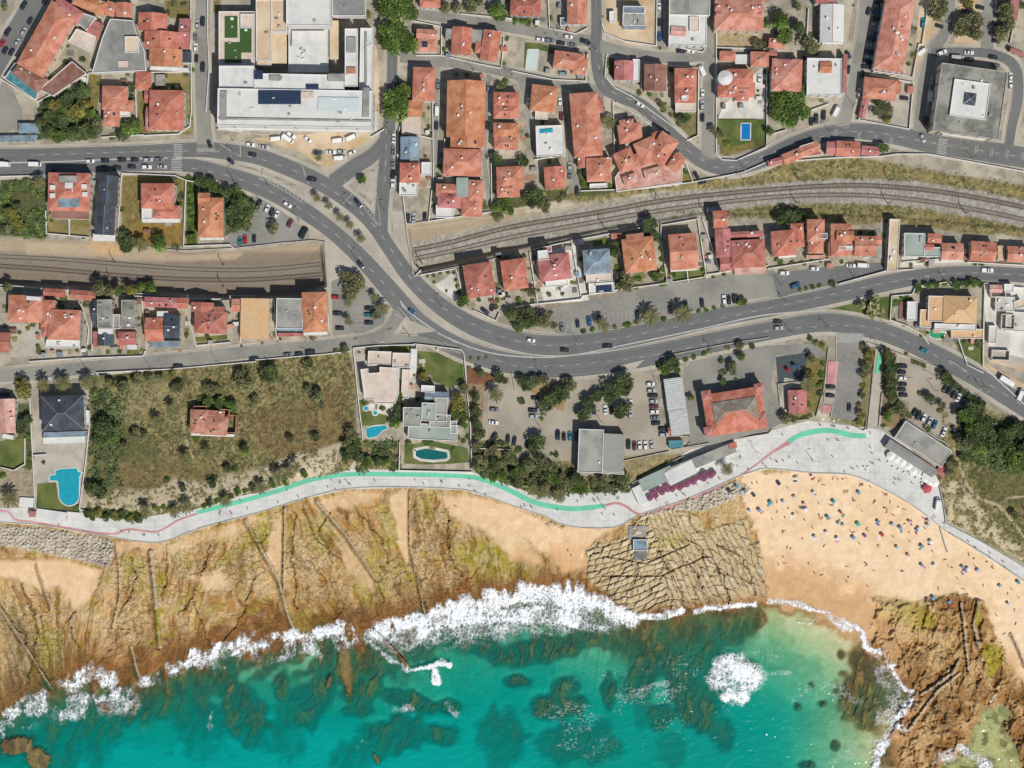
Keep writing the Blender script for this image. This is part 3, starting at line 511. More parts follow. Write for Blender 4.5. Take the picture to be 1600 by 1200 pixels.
mx = n.new('ShaderNodeMixShader'); l.new(mr.outputs[0], mx.inputs[0]); l.new(tr.outputs[0], mx.inputs[1]); l.new(df.outputs[0], mx.inputs[2])
gl = n.new('ShaderNodeBsdfGlossy'); gl.inputs['Roughness'].default_value = .12
fr = n.new('ShaderNodeFresnel'); fr.inputs[0].default_value = 1.33
bp = n.new('ShaderNodeBump'); bp.inputs['Strength'].default_value = .5; bp.inputs['Distance'].default_value = .25
nz = n.new('ShaderNodeTexNoise'); nz.inputs['Scale'].default_value = .7; nz.inputs['Detail'].default_value = 6; l.new(n.new('ShaderNodeNewGeometry').outputs['Position'], nz.inputs['Vector']); l.new(nz.outputs['Fac'], bp.inputs['Height'])
l.new(bp.outputs[0], gl.inputs['Normal']); l.new(bp.outputs[0], fr.inputs['Normal'])
m2 = n.new('ShaderNodeMixShader'); l.new(fr.outputs[0], m2.inputs[0]); l.new(mx.outputs[0], m2.inputs[1]); l.new(gl.outputs[0], m2.inputs[2]); l.new(m2.outputs[0], out.inputs[0])
dn = np.clip((depth / 6.0) * (1 + (deep - .5) * .5), 0, 1)
dn = np.clip(dn * (1 + .55 * sstep(1080, 1200, Y + (n1 - .5) * 60) * sstep(950, 700, X + (n2 - .5) * 60)) + .10 * sstep(1090, 1190, Y) * sstep(900, 600, X), 0, 1) * (1 - .50 * sbay * sstep(260, 60, sd)) * (1 - .18 * sstep(300, 900, X))
st(gridmesh('sea', X, Y, np.full(X.shape, -6.0) + ws * (depth > .3), wm, {'depth': ('FLOAT', dn)}, keep=(sd > -30)))
dw = mat('open_sea', (.0, .16, .15), (.0, .21, .19), scale=.05, rough=.15)
gx0, gx1, gy1 = (-72 - 800) * S, (1668 - 800) * S, (600 - 1258) * S; k_ = (H + 6) / H; gx0 *= k_; gx1 *= k_; gy1 *= k_
o = mk('sea', [(-2500, -110, -6.2), (gx0, -110, -6.2), (gx0, gy1, -6.2), (gx1, gy1, -6.2), (gx1, -110, -6.2), (2500, -110, -6.2), (2500, -3000, -6.2), (-2500, -3000, -6.2)], [(0, 7, 2, 1), (7, 6, 3, 2), (6, 5, 4, 3)], dw); st(o)
# ------------------------------------------------------------------ surf
fo = np.zeros(X.shape)
FO = [('20 1120 80 1110 140 1100 200 1095', 30, .42), ('290 1040 360 1025 420 1015', 26, .42), ('440 1010 500 1005 540 1000', 30, .45), ('620 1000 700 985 780 975 900 965 960 968', 30, .5), ('360 1010 380 1000 400 990', 14, .5), ('1380 1040 1400 1090 1380 1130', 22, .4), ('1430 1190 1490 1180', 14, .5), ('10 1115 40 1100 75 1085 115 1070', 14, .55), ('60 1100 90 1115 115 1110', 22, .5), ('120 1060 150 1045 170 1060 150 1090 130 1110', 18, .6), ('150 1095 185 1085 215 1070 250 1060', 12, .6), ('270 1045 310 1030 350 1018 390 1005 420 1000', 15, .8), ('300 1022 350 1012 400 1008', 12, .8), ('430 998 470 990 500 990 545 978', 12, .85), ('440 1005 480 1015 510 1005 530 1000', 16, .5),
      ('592 985 640 970 690 955 740 940', 17, 1.05), ('660 985 720 965 770 955', 20, .8), ('740 945 790 930 850 925 900 928', 22, 1.15), ('760 965 830 960 900 950', 20, .75), ('880 940 930 940 960 958 985 968', 17, 1.15), ('880 970 900 975 905 965', 10, 1), ('990 966 1030 962 1062 958', 7, .85), ('1085 957 1120 950 1150 948 1180 944', 6, .8), ('1205 937 1235 940 1265 948 1290 955 1315 968 1345 985', 5, 1.0), ('1290 965 1310 975 1330 985', 7, .6), ('1230 965 1260 972 1295 962', 2, .5),
      ('1130 1055 1150 1050 1170 1058', 30, .95), ('1135 1030 1160 1030', 14, .8), ('1140 1085 1160 1090', 14, 1), ('1350 985 1352 1010 1375 1022 1390 1030 1395 1048 1410 1070 1428 1082', 5, .95), ('1350 1000 1370 1030 1390 1060', 8, .45), ('1428 1085 1415 1105 1395 1125 1385 1150 1375 1175 1368 1195', 9, .75), ('1400 1130 1425 1150 1440 1165', 6, .7), ('1500 1170 1520 1180 1540 1195', 12, .7), ('1556 1062 1580 1060 1590 1075', 2, .8), ('1550 1095 1560 1080', 2, .7),
      ('645 1048 665 1043 690 1035 700 1038', 5, 1.0), ('680 1045 682 1065', 7, .95), ('330 1115 328 1135 326 1150', 6, .35), ('30 1110 5 1130 0 1150', 8, .5), ('1000 1080 1030 1070 1050 1065', 7, .35), ('580 985 575 1000', 8, .5), ('620 1110 640 1105', 10, .45), ('700 1100 712 1115', 8, .4), ('560 1170 590 1140 600 1130', 7, .22), ('950 1090 1000 1085 1060 1080', 9, .28), ('1330 1090 1345 1100', 12, .35), ('1200 1055 1240 1052', 6, .35), ('800 955 880 960', 26, .45), ('200 1060 205 1075', 10, .4), ('580 1000 610 1030 640 1050', 5, .55), ('900 1170 950 1150 930 1160', 8, .25), ('1300 1190 1380 1150 1400 1130', 14, .3), ('690 1010 760 1005 850 990', 12, .3)]
for s_, wd, am in FO: fo = np.maximum(fo, am * sstep(wd * 1.35, wd * .25, dline(X + (n2 - .5) * 14 + (n3 - .5) * 5, Y + (fbm(X / 13 + 7, Y / 13 + 66) - .5) * 14, pts(s_, False))))
fo = fo * np.where(X < 575, .48 + .75 * sstep(.40, .56, fbm(X / 16 + 41, Y / 24 + 17)), 1); fo = fo * (.78 + .4 * sstep(.38, .55, fbm(X / 20 + 1, Y / 12 + 7)))
wq = fbm(X / 7 + 3, Y / 7 + 8) - .5; wq2 = fbm(X / 7 + 33, Y / 7 + 28) - .5
ev, cv = voro((X + wq * 9) / 5.2, (Y + wq2 * 9) / 7.5, .95); ev2, _ = voro((X + wq2 * 6) / 2.6, (Y + wq * 6) / 3.4, .95)
lace = np.maximum(sstep(.30, .02, ev), sstep(.34, .05, ev2) * .8); rid = 1 - np.abs(2 * fbm(X / 4 + wq * 4, Y / 11 + wq2 * 3 + 55, 5) - 1) * 2.2
body = sstep(.66, 1.15, fo + (n3 - .5) * .7 + rid * .12)
stk = sstep(.42, .62, fbm(X / 2.6 + wq * 3, Y / 9 + wq2 * 3 + 12, 4))
foam_glints = np.clip(body * (.30 + .45 * stk + .3 * lace) + sstep(.12, .62, fo + (n2 - .5) * .3) * (lace * .75 + .3 * stk) * (.42 + fo * .5), 0, 1) * sstep(-16, -2, sd + 6)
glint_ = sstep(.52, .68, fbm(X / 50 + 20, Y / 30, 3)) * sstep(90, 20, dline(X, Y, pts('880 1150 960 1095 1100 1070 1250 1060 1350 1110', False))) * sstep(.74, .88, 1 - np.abs(2 * fbm(X / 9 + Y / 14, Y / 2.2 + 40, 2) - 1)) * sstep(.5, .7, vnoise(X / 1.4, Y / 1.3))
foam_glints = np.maximum(foam_glints, glint_ * .42 * (sd > 60))  # sun glints painted into the surf mask as pale specks
fm = bpy.data.materials.new('sea_foam_glints'); fm.use_nodes = True; n = fm.node_tree.nodes; l = fm.node_tree.links; b = n['Principled BSDF']
b.inputs['Base Color'].default_value = (.80, .82, .83, 1); b.inputs['Roughness'].default_value = .8
at = n.new('ShaderNodeAttribute'); at.attribute_name = 'foam_glints'; nz = n.new('ShaderNodeTexNoise'); nz.inputs['Scale'].default_value = 2.5; nz.inputs['Detail'].default_value = 6
l.new(n.new('ShaderNodeNewGeometry').outputs['Position'], nz.inputs['Vector'])
ad = n.new('ShaderNodeMath'); ad.operation = 'MULTIPLY_ADD'; l.new(nz.outputs['Fac'], ad.inputs[0]); ad.inputs[1].default_value = .5; l.new(at.outputs['Fac'], ad.inputs[2])
mr = n.new('ShaderNodeMapRange'); mr.inputs[1].default_value = .32; mr.inputs[2].default_value = 1.15; l.new(ad.outputs[0], mr.inputs[0]); l.new(mr.outputs[0], b.inputs['Alpha'])
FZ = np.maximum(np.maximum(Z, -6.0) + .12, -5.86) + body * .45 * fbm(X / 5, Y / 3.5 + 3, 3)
o = gridmesh('surf', X, Y, FZ, fm, {'foam_glints': ('FLOAT', foam_glints)}, keep=(foam_glints > .06)); props(o, 'white surf of waves breaking along the rocks and beach, with painted sun glints', 'surf', kind='stuff')
del e1, e2, e3, ev, ev2
# ------------------------------------------------------------------ roads, pavements, car parks, markings
ASPH = mat('asphalt', (.152, .156, .150), (.125, .128, .125), scale=.5, detail=9, bump=.08, c3=(.155, .157, .150), scale3=.05)
ASPL = mat('old_asphalt', (.23, .222, .195), (.185, .18, .16), scale=.5, detail=9, bump=.08, c3=(.265, .255, .22), scale3=.06)
PAVE = mat('pavement_stone', (.385, .345, .28), (.33, .29, .235), scale=.6, detail=8, c3=(.43, .39, .32), scale3=.08)
LOT = mat('car_park_gravel', (.32, .28, .22), (.27, .235, .18), scale=.6, detail=8, c3=(.37, .325, .26), scale3=.06)
PROM = mat('promenade_concrete', (.62, .615, .58), (.50, .495, .47), scale=.35, detail=9, c3=(.62, .61, .58), scale3=.12)
YARD = mat('yard_paving', (.38, .35, .29), (.32, .29, .24), scale=.8, detail=8, c3=(.43, .39, .33), scale3=.15)
YARDW = mat('light_terrace', (.50, .475, .42), (.43, .41, .36), scale=.8, detail=8, c3=(.62, .59, .53), scale3=.15)
PINK = mat('pink_terrace', (.55, .40, .33), (.48, .34, .28), scale=.8, c3=(.58, .45, .38), scale3=.15)
LAWN = mat('lawn_grass', (.085, .12, .028), (.05, .08, .018), scale=1.2, detail=8, bump=.3, c3=(.14, .15, .045), scale3=.12)
LAWND = mat('dry_lawn', (.20, .165, .05), (.11, .11, .03), scale=1.0, detail=8, bump=.3, c3=(.26, .20, .09), scale3=.15)
DIRTM = mat('bare_dirt', (.50, .36, .21), (.40, .29, .17), scale=.5, detail=9, bump=.2, c3=(.55, .44, .31), scale3=.09)
PAINT = mat('road_paint', (.50, .50, .47), (.30, .30, .29), scale=2.2)
GREEN = mat('green_cycle_lane', (.15, .52, .34), (.12, .42, .27), scale=.9, detail=9, c3=(.14, .54, .35), scale3=.2)
REDL = mat('red_cycle_lane', (.48, .22, .21), (.40, .20, .19), scale=.9, detail=9, c3=(.55, .27, .27), scale3=.2)
RUB = mat('playground_rubber', (.07, .085, .095), (.05, .06, .07), scale=1)
WATERP = mat('pool_water_turquoise', (.02, .33, .42), (.015, .27, .36), scale=.6, rough=.06, spec=.6, bump=.05)
WATERB = mat('pool_water_blue', (.01, .17, .45), (.01, .15, .40), scale=.6, rough=.06, spec=.6)
WATERG = mat('pool_water_green', (.01, .13, .12), (.008, .10, .095), scale=.6, rough=.06, spec=.6)
WATERL = mat('pool_water_pale', (.52, .60, .57), (.48, .56, .54), scale=.6, rough=.06, spec=.6)
def smooth(P, n=6):
    P = [tuple(p) for p in P]; out = []
    for i in range(len(P) - 1):
        a = P[max(i - 1, 0)]; b = P[i]; c = P[i + 1]; d = P[min(i + 2, len(P) - 1)]
        for k in range(n):
            t = k / n; out.append(tuple(.5 * (2 * q + (r - p) * t + (2 * p - 5 * q + 4 * r - s_) * t * t + (3 * q - p - 3 * r + s_) * t ** 3) for p, q, r, s_ in zip(a, b, c, d)))
    return out + [P[-1]]
def ribbon(name, P, z, m, step=True, gzf=False, th=None):          # P: (x, y, width) in survey pixels
    Q = smooth(P); L = []; Rr = []
    for i, q in enumerate(Q):
        a = Q[max(i - 1, 0)]; b = Q[min(i + 1, len(Q) - 1)]; dx, dy = b[0] - a[0], b[1] - a[1]; k = math.hypot(dx, dy) + 1e-9
        nx, ny = -dy / k * q[2] / 2, dx / k * q[2] / 2; L.append((q[0] + nx, q[1] + ny)); Rr.append((q[0] - nx, q[1] - ny))
    zz = (lambda p: z + g1(*p)) if gzf else (lambda p: z)
    V = [W(*p, zz(p)) for p in L] + [W(*p, zz(p)) for p in Rr]; n = len(Q)
    F = [(i, i + 1, n + i + 1, n + i) for i in range(n - 1)]
    return st(mk(name, V, F, m)), L, Rr
def sheet(name, P, z, m):
    V = [W(*p, z) for p in P]
    a = sum(V[i][0] * V[(i + 1) % len(V)][1] - V[(i + 1) % len(V)][0] * V[i][1] for i in range(len(V)))
    if a < 0: V = V[::-1]
    return st(mk(name, V, [list(range(len(V)))], m))
def trip(s): a = nums(s); return list(zip(a[::3], a[1::3], a[2::3]))
ROADS = [(ASPH, '-60 243 22 60 242 22 200 238 22 300 234 24 345 236 26 400 244 26 450 262 27 500 285 27 545 314 26 580 347 24 610 390 24 640 432 26 685 476 28 740 510 30 800 531 31 850 539 32 900 538 32 960 530 32 1040 514 31 1120 496 29 1200 482 27 1290 464 27 1380 443 27 1440 432 25 1500 427 24 1560 428 24 1660 434 24'),
 (ASPH, '-60 266 22 60 264 20 180 259 20 290 258 22 350 272 26 420 297 30 470 326 28 520 362 26 565 404 27 615 460 30 655 505 32 710 540 32 780 564 33 850 573 34 920 570 34 1000 558 34 1100 538 33 1200 517 30 1280 504 30 1340 509 30 1400 526 30 1460 554 31 1530 592 31 1660 672 34'),
 (ASPH, '606 200 20 600 222 22 580 244 24 555 260 26 520 285 26'), (ASPH, '616 -30 18 614 50 18 612 130 17 608 200 20 602 260 22 597 320 22 596 365 20'),
 (ASPL, '318 -30 24 316 80 24 317 150 24 319 200 24 322 240 30'), (ASPH, '-25 135 32 5 82 32 40 26 32 75 -40 32'),
 (ASPL, '640 20 16 720 31 17 800 43 18 870 56 18 935 66 20'), (ASPL, '625 90 16 700 97 17 760 106 17 830 122 18 900 135 18 945 146 20'),
 (ASPH, '931 -40 18 932 40 18 933 100 20 948 138 22 1000 164 22 1035 194 22 1065 226 24 1100 252 26 1140 262 26 1190 250 26 1240 226 26 1290 210 26 1340 205 26 1400 212 30 1450 222 33 1530 235 33 1670 258 33'),
 (ASPL, '935 72 20 990 84 18 1040 90 18 1105 86 20'), (ASPL, '1111 -40 14 1109 60 16 1106 130 16 1106 200 20 1106 250 20'), (ASPL, '1031 -30 12 1031 72 13'),
 (ASPL, '1357 -40 20 1350 40 20 1338 110 20 1325 165 20 1316 200 22'), (ASPL, '1489 -30 15 1478 45 17 1460 76 20 1448 110 20 1440 150 18 1436 205 18'),
 (ASPL, '1547 -40 20 1542 80 20'), (ASPH, '1455 82 14 1500 81 15 1555 86 16 1585 105 18 1590 150 18 1580 200 16 1575 240 14'),
 (ASPL, '-60 592 20 50 583 21 100 578 21 225 566 21 300 560 21 400 549 20 500 541 20 560 534 20 595 524 20 613 508 20 624 486 20'),
 (ASPL, '600 528 16 660 533 14 720 548 10'), (ASPL, '1107 160 18 1108 80 16'), (ASPL, '683 100 10 681 170 9 679 240 9 678 300 8'), (ASPL, '764 108 9 760 180 9 757 250 9 766 320 9'), (ASPL, '812 120 10 826 180 9 835 245 9'), (ASPL, '879 140 9 886 200 8 893 260 10 903 300 10'),
 (ASPL, '1327 520 40 1325 600 40 1320 655 44')]
zz = .16; EDGES = []; POLYS = []
for i, (m, s_) in enumerate(ROADS):
    P = trip(s_); zz += .004
    if i < 17 or i == 18: ribbon('pavement', [(a, b, c + (11 if m is ASPH else 8)) for a, b, c in P], .10 + i * .002, PAVE)
    o, L, Rr = ribbon('road', P, zz, m); EDGES.append((i, L)); EDGES.append((i, Rr)); POLYS.append(L + Rr[::-1])
PARKS = [(ASPL, 'car_park', '850 484 1000 451 1110 434 1195 421 1215 426 1216 464 1165 466 1010 504 905 522 868 521'), (ASPH, 'car_park', '1206 428 1287 418 1383 410 1381 423 1310 443 1237 459 1216 466'),
 (ASPL, 'car_park', '356 372 365 360 372 330 400 306 440 330 478 362 484 372 470 376 380 386 360 386'), (ASPL, 'car_park', '518 440 545 428 580 452 604 485 600 505 570 520 520 524'),
 (LOT, 'car_park', '762 595 812 600 870 640 905 650 925 590 1000 590 1012 640 1050 690 1050 702 985 712 900 715 896 722 845 705 800 690 762 690'), (LOT, 'car_park', '895 592 1000 575 1018 575 1030 680 1048 695 980 705 900 690 880 640'),
 (ASPL, 'school_yard', '1068 575 1090 560 1135 550 1200 540 1270 536 1292 552 1282 560 1262 556 1212 555 1205 600 1215 640 1225 660 1200 672 1108 696 1070 700 1078 690'), (ASPL, 'school_yard', '1215 600 1250 596 1262 640 1225 655 1216 640'),
 (LOT, 'car_park', '1404 558 1425 562 1450 575 1470 592 1500 618 1512 645 1500 680 1475 682 1440 668 1422 640 1416 600'), (ASPL, 'forecourt', '-60 125 0 128 22 145 34 170 36 195 0 212 -60 214'),
 (PAVE, 'pavement', '340 206 400 210 460 222 520 262 575 236 598 200 592 178 560 205 480 212'), (PAVE, 'pavement', '478 288 500 292 520 310 560 350 590 390 610 425 630 452 618 456 590 428 540 378 500 340 474 305'),
 (PAVE, 'pavement', '480 372 505 352 560 410 600 450 612 480 618 500 600 520 525 528 516 528 512 440 505 380'), (PAVE, 'pavement', '612 330 628 330 636 352 646 428 660 440 680 452 668 458 640 425 625 400 615 370'), (PAVE, 'pavement', '400 242 440 258 450 268 430 272 400 262'), 
 (PAVE, 'traffic_island', '556 296 560 280 575 266 584 268 588 290 586 306 580 313'), (PAVE, 'traffic_island', '635 493 640 500 680 518 652 521 628 518 622 510'), (PAVE, 'traffic_island', '970 571 1007 562 988 580'),
 (DIRTM, 'bare_dirt', '395 216 480 210 560 196 582 150 582 60 590 80 594 170 580 215 548 240 516 262 496 256 470 238 430 225'), (DIRTM, 'bare_dirt', '942 20 950 -20 1022 -20 1024 70 985 72 945 52'), (DIRTM, 'bare_dirt', '1505 562 1540 568 1620 610 1620 640 1570 610 1540 590'), (DIRTM, 'bare_dirt', '1535 440 1640 440 1640 580 1600 580 1545 565'),
 (PAVE, 'pavement', '1540 540 1600 560 1600 575 1545 560'), (PAVE, 'pavement', '1318 -10 1336 -10 1325 60 1310 110 1318 70'), (DIRTM, 'bare_dirt', '1440 -20 1478 -20 1470 60 1445 78 1430 120 1425 180 1418 190 1432 60'), (DIRTM, 'bare_dirt', '1490 -20 1538 -20 1530 75 1492 74'), (PAVE, 'pavement', '1345 120 1352 195 1425 208 1432 120'), 
 (YARD, 'courtyard', '16 506 62 506 70 540 66 556 16 558'), (YARD, 'courtyard', '52 650 136 650 132 700 128 735 120 745 56 755 50 700'), (YARDW, 'courtyard', '1130 165 1190 105 1198 105 1192 185 1122 185'), (YARD, 'courtyard', '556 545 650 542 648 620 608 640 560 600'), (YARDW, 'courtyard', '662 465 675 448 710 425 716 468 722 480 712 478'),
 (YARD, 'courtyard', '740 460 770 460 782 490 775 500 745 486'), (YARDW, 'courtyard', '832 400 900 380 920 470 850 475'), (YARD, 'courtyard', '1100 345 1120 345 1125 430 1105 430'), (YARDW, 'courtyard', '1413 392 1500 388 1520 410 1440 418 1405 418'), (YARDW, 'courtyard', '570 630 615 632 612 650 575 650'), (LAWN, 'lawn', '560 622 570 640 608 650 600 665 565 665'),
 (YARDW, 'courtyard', '1535 440 1600 445 1600 560 1545 545'), (YARD, 'courtyard', '1352 165 1400 155 1424 165 1420 205 1345 190'), (YARDW, 'courtyard', '400 175 590 175 590 205 400 205'),
 (LAWN, 'lawn', '58 756 87 754 92 780 110 793 124 788 124 799 58 793'), (LAWN, 'lawn', '652 548 690 552 722 556 726 600 700 605 652 585'), (LAWN, 'lawn', '1320 470 1393 463 1390 510 1345 500 1275 487'), (LAWN, 'lawn', '632 695 680 690 730 700 735 722 700 725 660 726 632 724'), (LAWND, 'dry_lawn', '75 342 107 342 107 365 75 365'), (LAWND, 'dry_lawn', '110 342 140 342 140 367 110 367'), (LAWN, 'lawn', '592 541 642 540 642 552 594 556'),
 (LAWND, 'dry_lawn', '250 115 299 115 300 175 302 205 286 207 286 140 250 140'), (LAWN, 'lawn', '1120 187 1196 187 1195 215 1140 232 1120 225'), (LAWN, 'lawn', '1495 530 1534 530 1532 574 1505 560'), (LAWN, 'lawn', '820 66 845 68 880 80 860 82 842 78 818 115'), (LAWN, 'lawn', '304 527 355 523 355 530 306 535'), (LAWN, 'lawn', '0 690 38 684 40 720 20 732 0 732'),
 (LAWN, 'lawn', '1050 425 1105 420 1104 438 1052 443'), (LAWN, 'lawn', '925 375 948 370 950 380 928 386'), (LAWN, 'lawn', '1385 470 1425 465 1424 472 1392 480'), (RUB, 'playground', '1212 558 1263 551 1256 594 1216 600'), (REDL, 'painted_bay', '1294 564 1311 565 1306 605 1292 602'), (REDL, 'painted_bay', '1285 632 1300 634 1296 648 1284 645'), (PAVE, 'painted_bay', '1289 608 1306 610 1300 632 1286 630'),
 (PAVE, 'footpath', '1368 545 1378 548 1374 620 1372 665 1352 670 1358 620'), (GREEN, 'cycle_lane', '1371 553 1377 553 1376 583 1368 584'), (YARD, 'courtyard', '1226 590 1258 596 1252 606 1236 606 1230 650 1216 630'), (YARDW, 'courtyard', '640 545 650 545 648 590 632 625 628 620 638 580'), (PINK, 'courtyard', '965 235 1040 205 1070 262 1060 290 962 300'),
 (LAWN, 'lawn', '990 428 1005 425 1010 432 992 440'), (YARDW, 'courtyard', '0 340 70 340 70 365 0 365') if False else (PAVE, 'pavement', '1345 545 1368 540 1368 532 1345 530')]
for i, (m, nm, s_) in enumerate(PARKS):
    hi = nm in ('car_park', 'school_yard', 'traffic_island', 'painted_bay', 'playground') or i in (11,)
    sheet(nm, pts(s_, False), (.275 if nm in ('traffic_island', 'painted_bay', 'cycle_lane') else (.02 if i < 10 else .03)) + i * .0013 + (.11 if m in (ASPL, ASPH) and nm == 'car_park' else 0), m)
# kerbs: a real step wherever a road edge meets something that is not road
kb = MB()
for i, E in EDGES:
    E = [E[0]] + [q for k, q in enumerate(E[1:]) ]; ex = np.array([p[0] for p in E]); ey = np.array([p[1] for p in E]); ins = np.zeros(len(E), bool)
    for j, P in enumerate(POLYS):
        if j != i: ins |= inpoly(ex, ey, P)
    for k in range(len(E) - 1):
        if ins[k] or ins[k + 1]: continue
        a = W(*E[k], 0); b = W(*E[k + 1], 0); L_ = math.hypot(b[0] - a[0], b[1] - a[1])
        if L_ > .05: kb.box((a[0] + b[0]) / 2, (a[1] + b[1]) / 2, .05, .36 + .0007 * (i % 7), L_ * 1.02, .34, math.atan2(b[1] - a[1], b[0] - a[0]))
st(kb.build('kerb', STONE))
WEAR = mat('road_wear', (.122, .125, .122), (.152, .155, .15), scale=.15, detail=8)
for i in (0, 1, 2, 3, 8):
    for off in (-.29, -.16, .16, .29):
        Q = smooth(trip(ROADS[i][1])); O = []
        for k in range(len(Q)):
            a = Q[max(k - 1, 0)]; b = Q[min(k + 1, len(Q) - 1)]; dx, dy = b[0] - a[0], b[1] - a[1]; q_ = math.hypot(dx, dy) + 1e-9; O.append((Q[k][0] - dy / q_ * Q[k][2] * off, Q[k][1] + dx / q_ * Q[k][2] * off, 1.7))
        ribbon('road', O[::3], .262 + i * .001 + off * .001, WEAR)
PATCH = mat('asphalt_patch', (.105, .108, .107), (.12, .12, .12), scale=.8)
rq = random.Random(4)
for i in range(34):
    Q = smooth(trip(ROADS[rq.choice((0, 0, 1, 1, 8, 16, 6, 7))][1])); q = rq.choice(Q[2:-2]); a_, b_ = rq.uniform(2, 9), rq.uniform(1.2, 3); x_, y_ = q[0] + rq.uniform(-6, 6), q[1] + rq.uniform(-6, 6); an = rq.uniform(-.4, .4)
    sheet('road', [(x_ + (sx_ * a_ * math.cos(an) - sy_ * b_ * math.sin(an)) / 2, y_ + (sx_ * a_ * math.sin(an) + sy_ * b_ * math.cos(an)) / 2) for sx_, sy_ in ((-1, -1), (1, -1), (1, 1), (-1, 1))], .270 + i * .0004, PATCH)
bt = PROM.node_tree; bn = bt.nodes.new('ShaderNodeTexBrick'); bn.inputs['Scale'].default_value = .25; bn.inputs['Mortar Size'].default_value = .012; bn.inputs['Color1'].default_value = (1, 1, 1, 1); bn.inputs['Color2'].default_value = (.93, .93, .92, 1); bn.inputs['Mortar'].default_value = (.6, .6, .58, 1); bn.inputs['Brick Width'].default_value = 1.2; bn.inputs['Row Height'].default_value = .8
bt.links.new(bt.nodes.new('ShaderNodeNewGeometry').outputs['Position'], bn.inputs['Vector']); _b = bt.nodes['Principled BSDF']; _s = _b.inputs['Base Color'].links[0].from_socket; _v = bt.nodes.new('ShaderNodeVectorMath'); _v.operation = 'MULTIPLY'; bt.links.new(_s, _v.inputs[0]); bt.links.new(bn.outputs['Color'], _v.inputs[1]); bt.links.new(_v.outputs[0], _b.inputs['Base Color'])
# markings
mkb = []
def dash(s_, wd, on, off, z=.292):
    Q = smooth(pts(s_, False), 10); acc = 0; cur = []; t = 0; segs = []
    pos = [0]
    for a, b in zip(Q[:-1], Q[1:]): pos.append(pos[-1] + math.hypot(b[0] - a[0], b[1] - a[1]))
    def at(d_): return (float(np.interp(d_, pos, [q[0] for q in Q])), float(np.interp(d_, pos, [q[1] for q in Q])))
    d_ = 0
    while d_ < pos[-1]:
        e_ = min(d_ + on, pos[-1]); k = max(1, int((e_ - d_) / 8))
        for j in range(k):
            mkb.append((at(d_ + (e_ - d_) * j / k), at(d_ + (e_ - d_) * (j + 1) / k), wd, z))
        d_ += on + off
for s_ in ('60 242 300 236 400 247 500 286 580 348 640 432 685 477 800 531 900 538 1040 514 1200 482 1380 443 1500 427 1600 430', '300 263 350 273 420 298 520 362 615 460 655 505 780 564 850 573 1000 558 1100 538 1200 517 1340 509 1400 526 1530 592 1640 660', '935 100 948 138 1000 164 1065 226 1100 252 1140 262 1240 226 1340 205 1450 222 1600 246', '604 200 601 300'): dash(s_, .8, 9, 16)
dash('-50 254 60 253.5 180 249 262 247', 2.0, 400, 0); dash('625 470 640 488 670 510 700 528 760 550 830 558 900 554 1000 534 1100 513 1190 493 1290 484', 2.2, 2000, 0)
dash('30 276 60 273', .6, 10, 0)
for s_ in ('428 233 455 244', '472 258 482 288', '622 480 640 499', '344 225 376 245', '375 222 376 246', '536 318 551 302', '616 490 632 500'): dash(s_, .9, 100, 0)
for k in range(9): dash(f'271 {226+k*2.7:.1f} 285 {226+k*2.7:.1f}', 1.1, 50, 0)
for k in range(8): dash(f'268 {249+k*2.6:.1f} 284 {249+k*2.6:.1f}', 1.1, 50, 0)
for k in range(14): dash(f'{1308+k*3.1:.1f} 521 {1306+k*3.1:.1f} 535', 1.2, 50, 0)
for k in range(9): dash(f'{1467-k*.4:.1f} {217+k*2.8:.1f} {1481-k*.4:.1f} {218.5+k*2.8:.1f}', 1.1, 50, 0)
for x_, y_ in ((1305, 207), (1342, 211), (1367, 215), (1392, 220), (1525, 232), (1549, 236), (1573, 239), (1597, 242)):
    dash(f'{x_} {y_-5} {x_-2} {y_+8}', .8, 40, 0); dash(f'{x_+3} {y_-5} {x_+1} {y_+8}', .8, 40, 0)
for k in range(9):
    x_ = 428 + k * 6; dash(f'{x_} {286+k*1.0:.1f} {x_+2.5} {289+k*2.6:.1f} {x_+1:.1f} {293+k*3.1:.1f}', .9, 60, 0)
dash('405 278 440 288 474 290 481 289', .8, 100, 0); dash('405 279 440 295 474 318', .8, 100, 0)
for k in range(13): dash(f'{540+k*3.6:.1f} {286+k*4.6:.1f} {545+k*3.4:.1f} {287+k*4.4:.1f} {552+k*2.8:.1f} {283+k*5:.1f}' if k < 4 else f'{545+k*3.6:.1f} {290+k*5.2:.1f} {556+k*2.8:.1f} {287+k*5.4:.1f} {586} {282+k*5.2:.1f}' if k > 7 else f'{541+k*3.6:.1f} {287+k*4.9:.1f} {550+k*3.2:.1f} {284+k*5.4:.1f}', .9, 60, 0)
dash('537 281 560 310 580 340 594 352', .8, 200, 0); dash('588 300 592 330 594 352', .8, 200, 0)
for k in range(9): dash(f'{648+k*4:.1f} {501+k*2:.1f} {652+k*4:.1f} {508+k*1.5:.1f}', .8, 60, 0)
def bays(x0, y0, x1, y1, n, dx, dy):
    for k in range(n + 1):
        t = k / n; a = x0 + (x1 - x0) * t; b = y0 + (y1 - y0) * t; dash(f'{a:.1f} {b:.1f} {a+dx:.1f} {b+dy:.1f}', .6, 60, 0, .289)
bays(878, 503, 940, 492, 8, 2, 17); bays(944, 491, 1004, 481, 9, 2, 16); bays(1022, 477, 1048, 473, 4, 2, 14); bays(1075, 466, 1152, 459, 10, 2, 14)
bays(1012, 595, 1024, 675, 11, 14, -1); bays(410, 320, 470, 365, 9, -7, 10); bays(555, 480, 555, 515, 5, 14, 0); bays(1190, 0, 1190, 1, 1, 1, 1)
mb = MB()
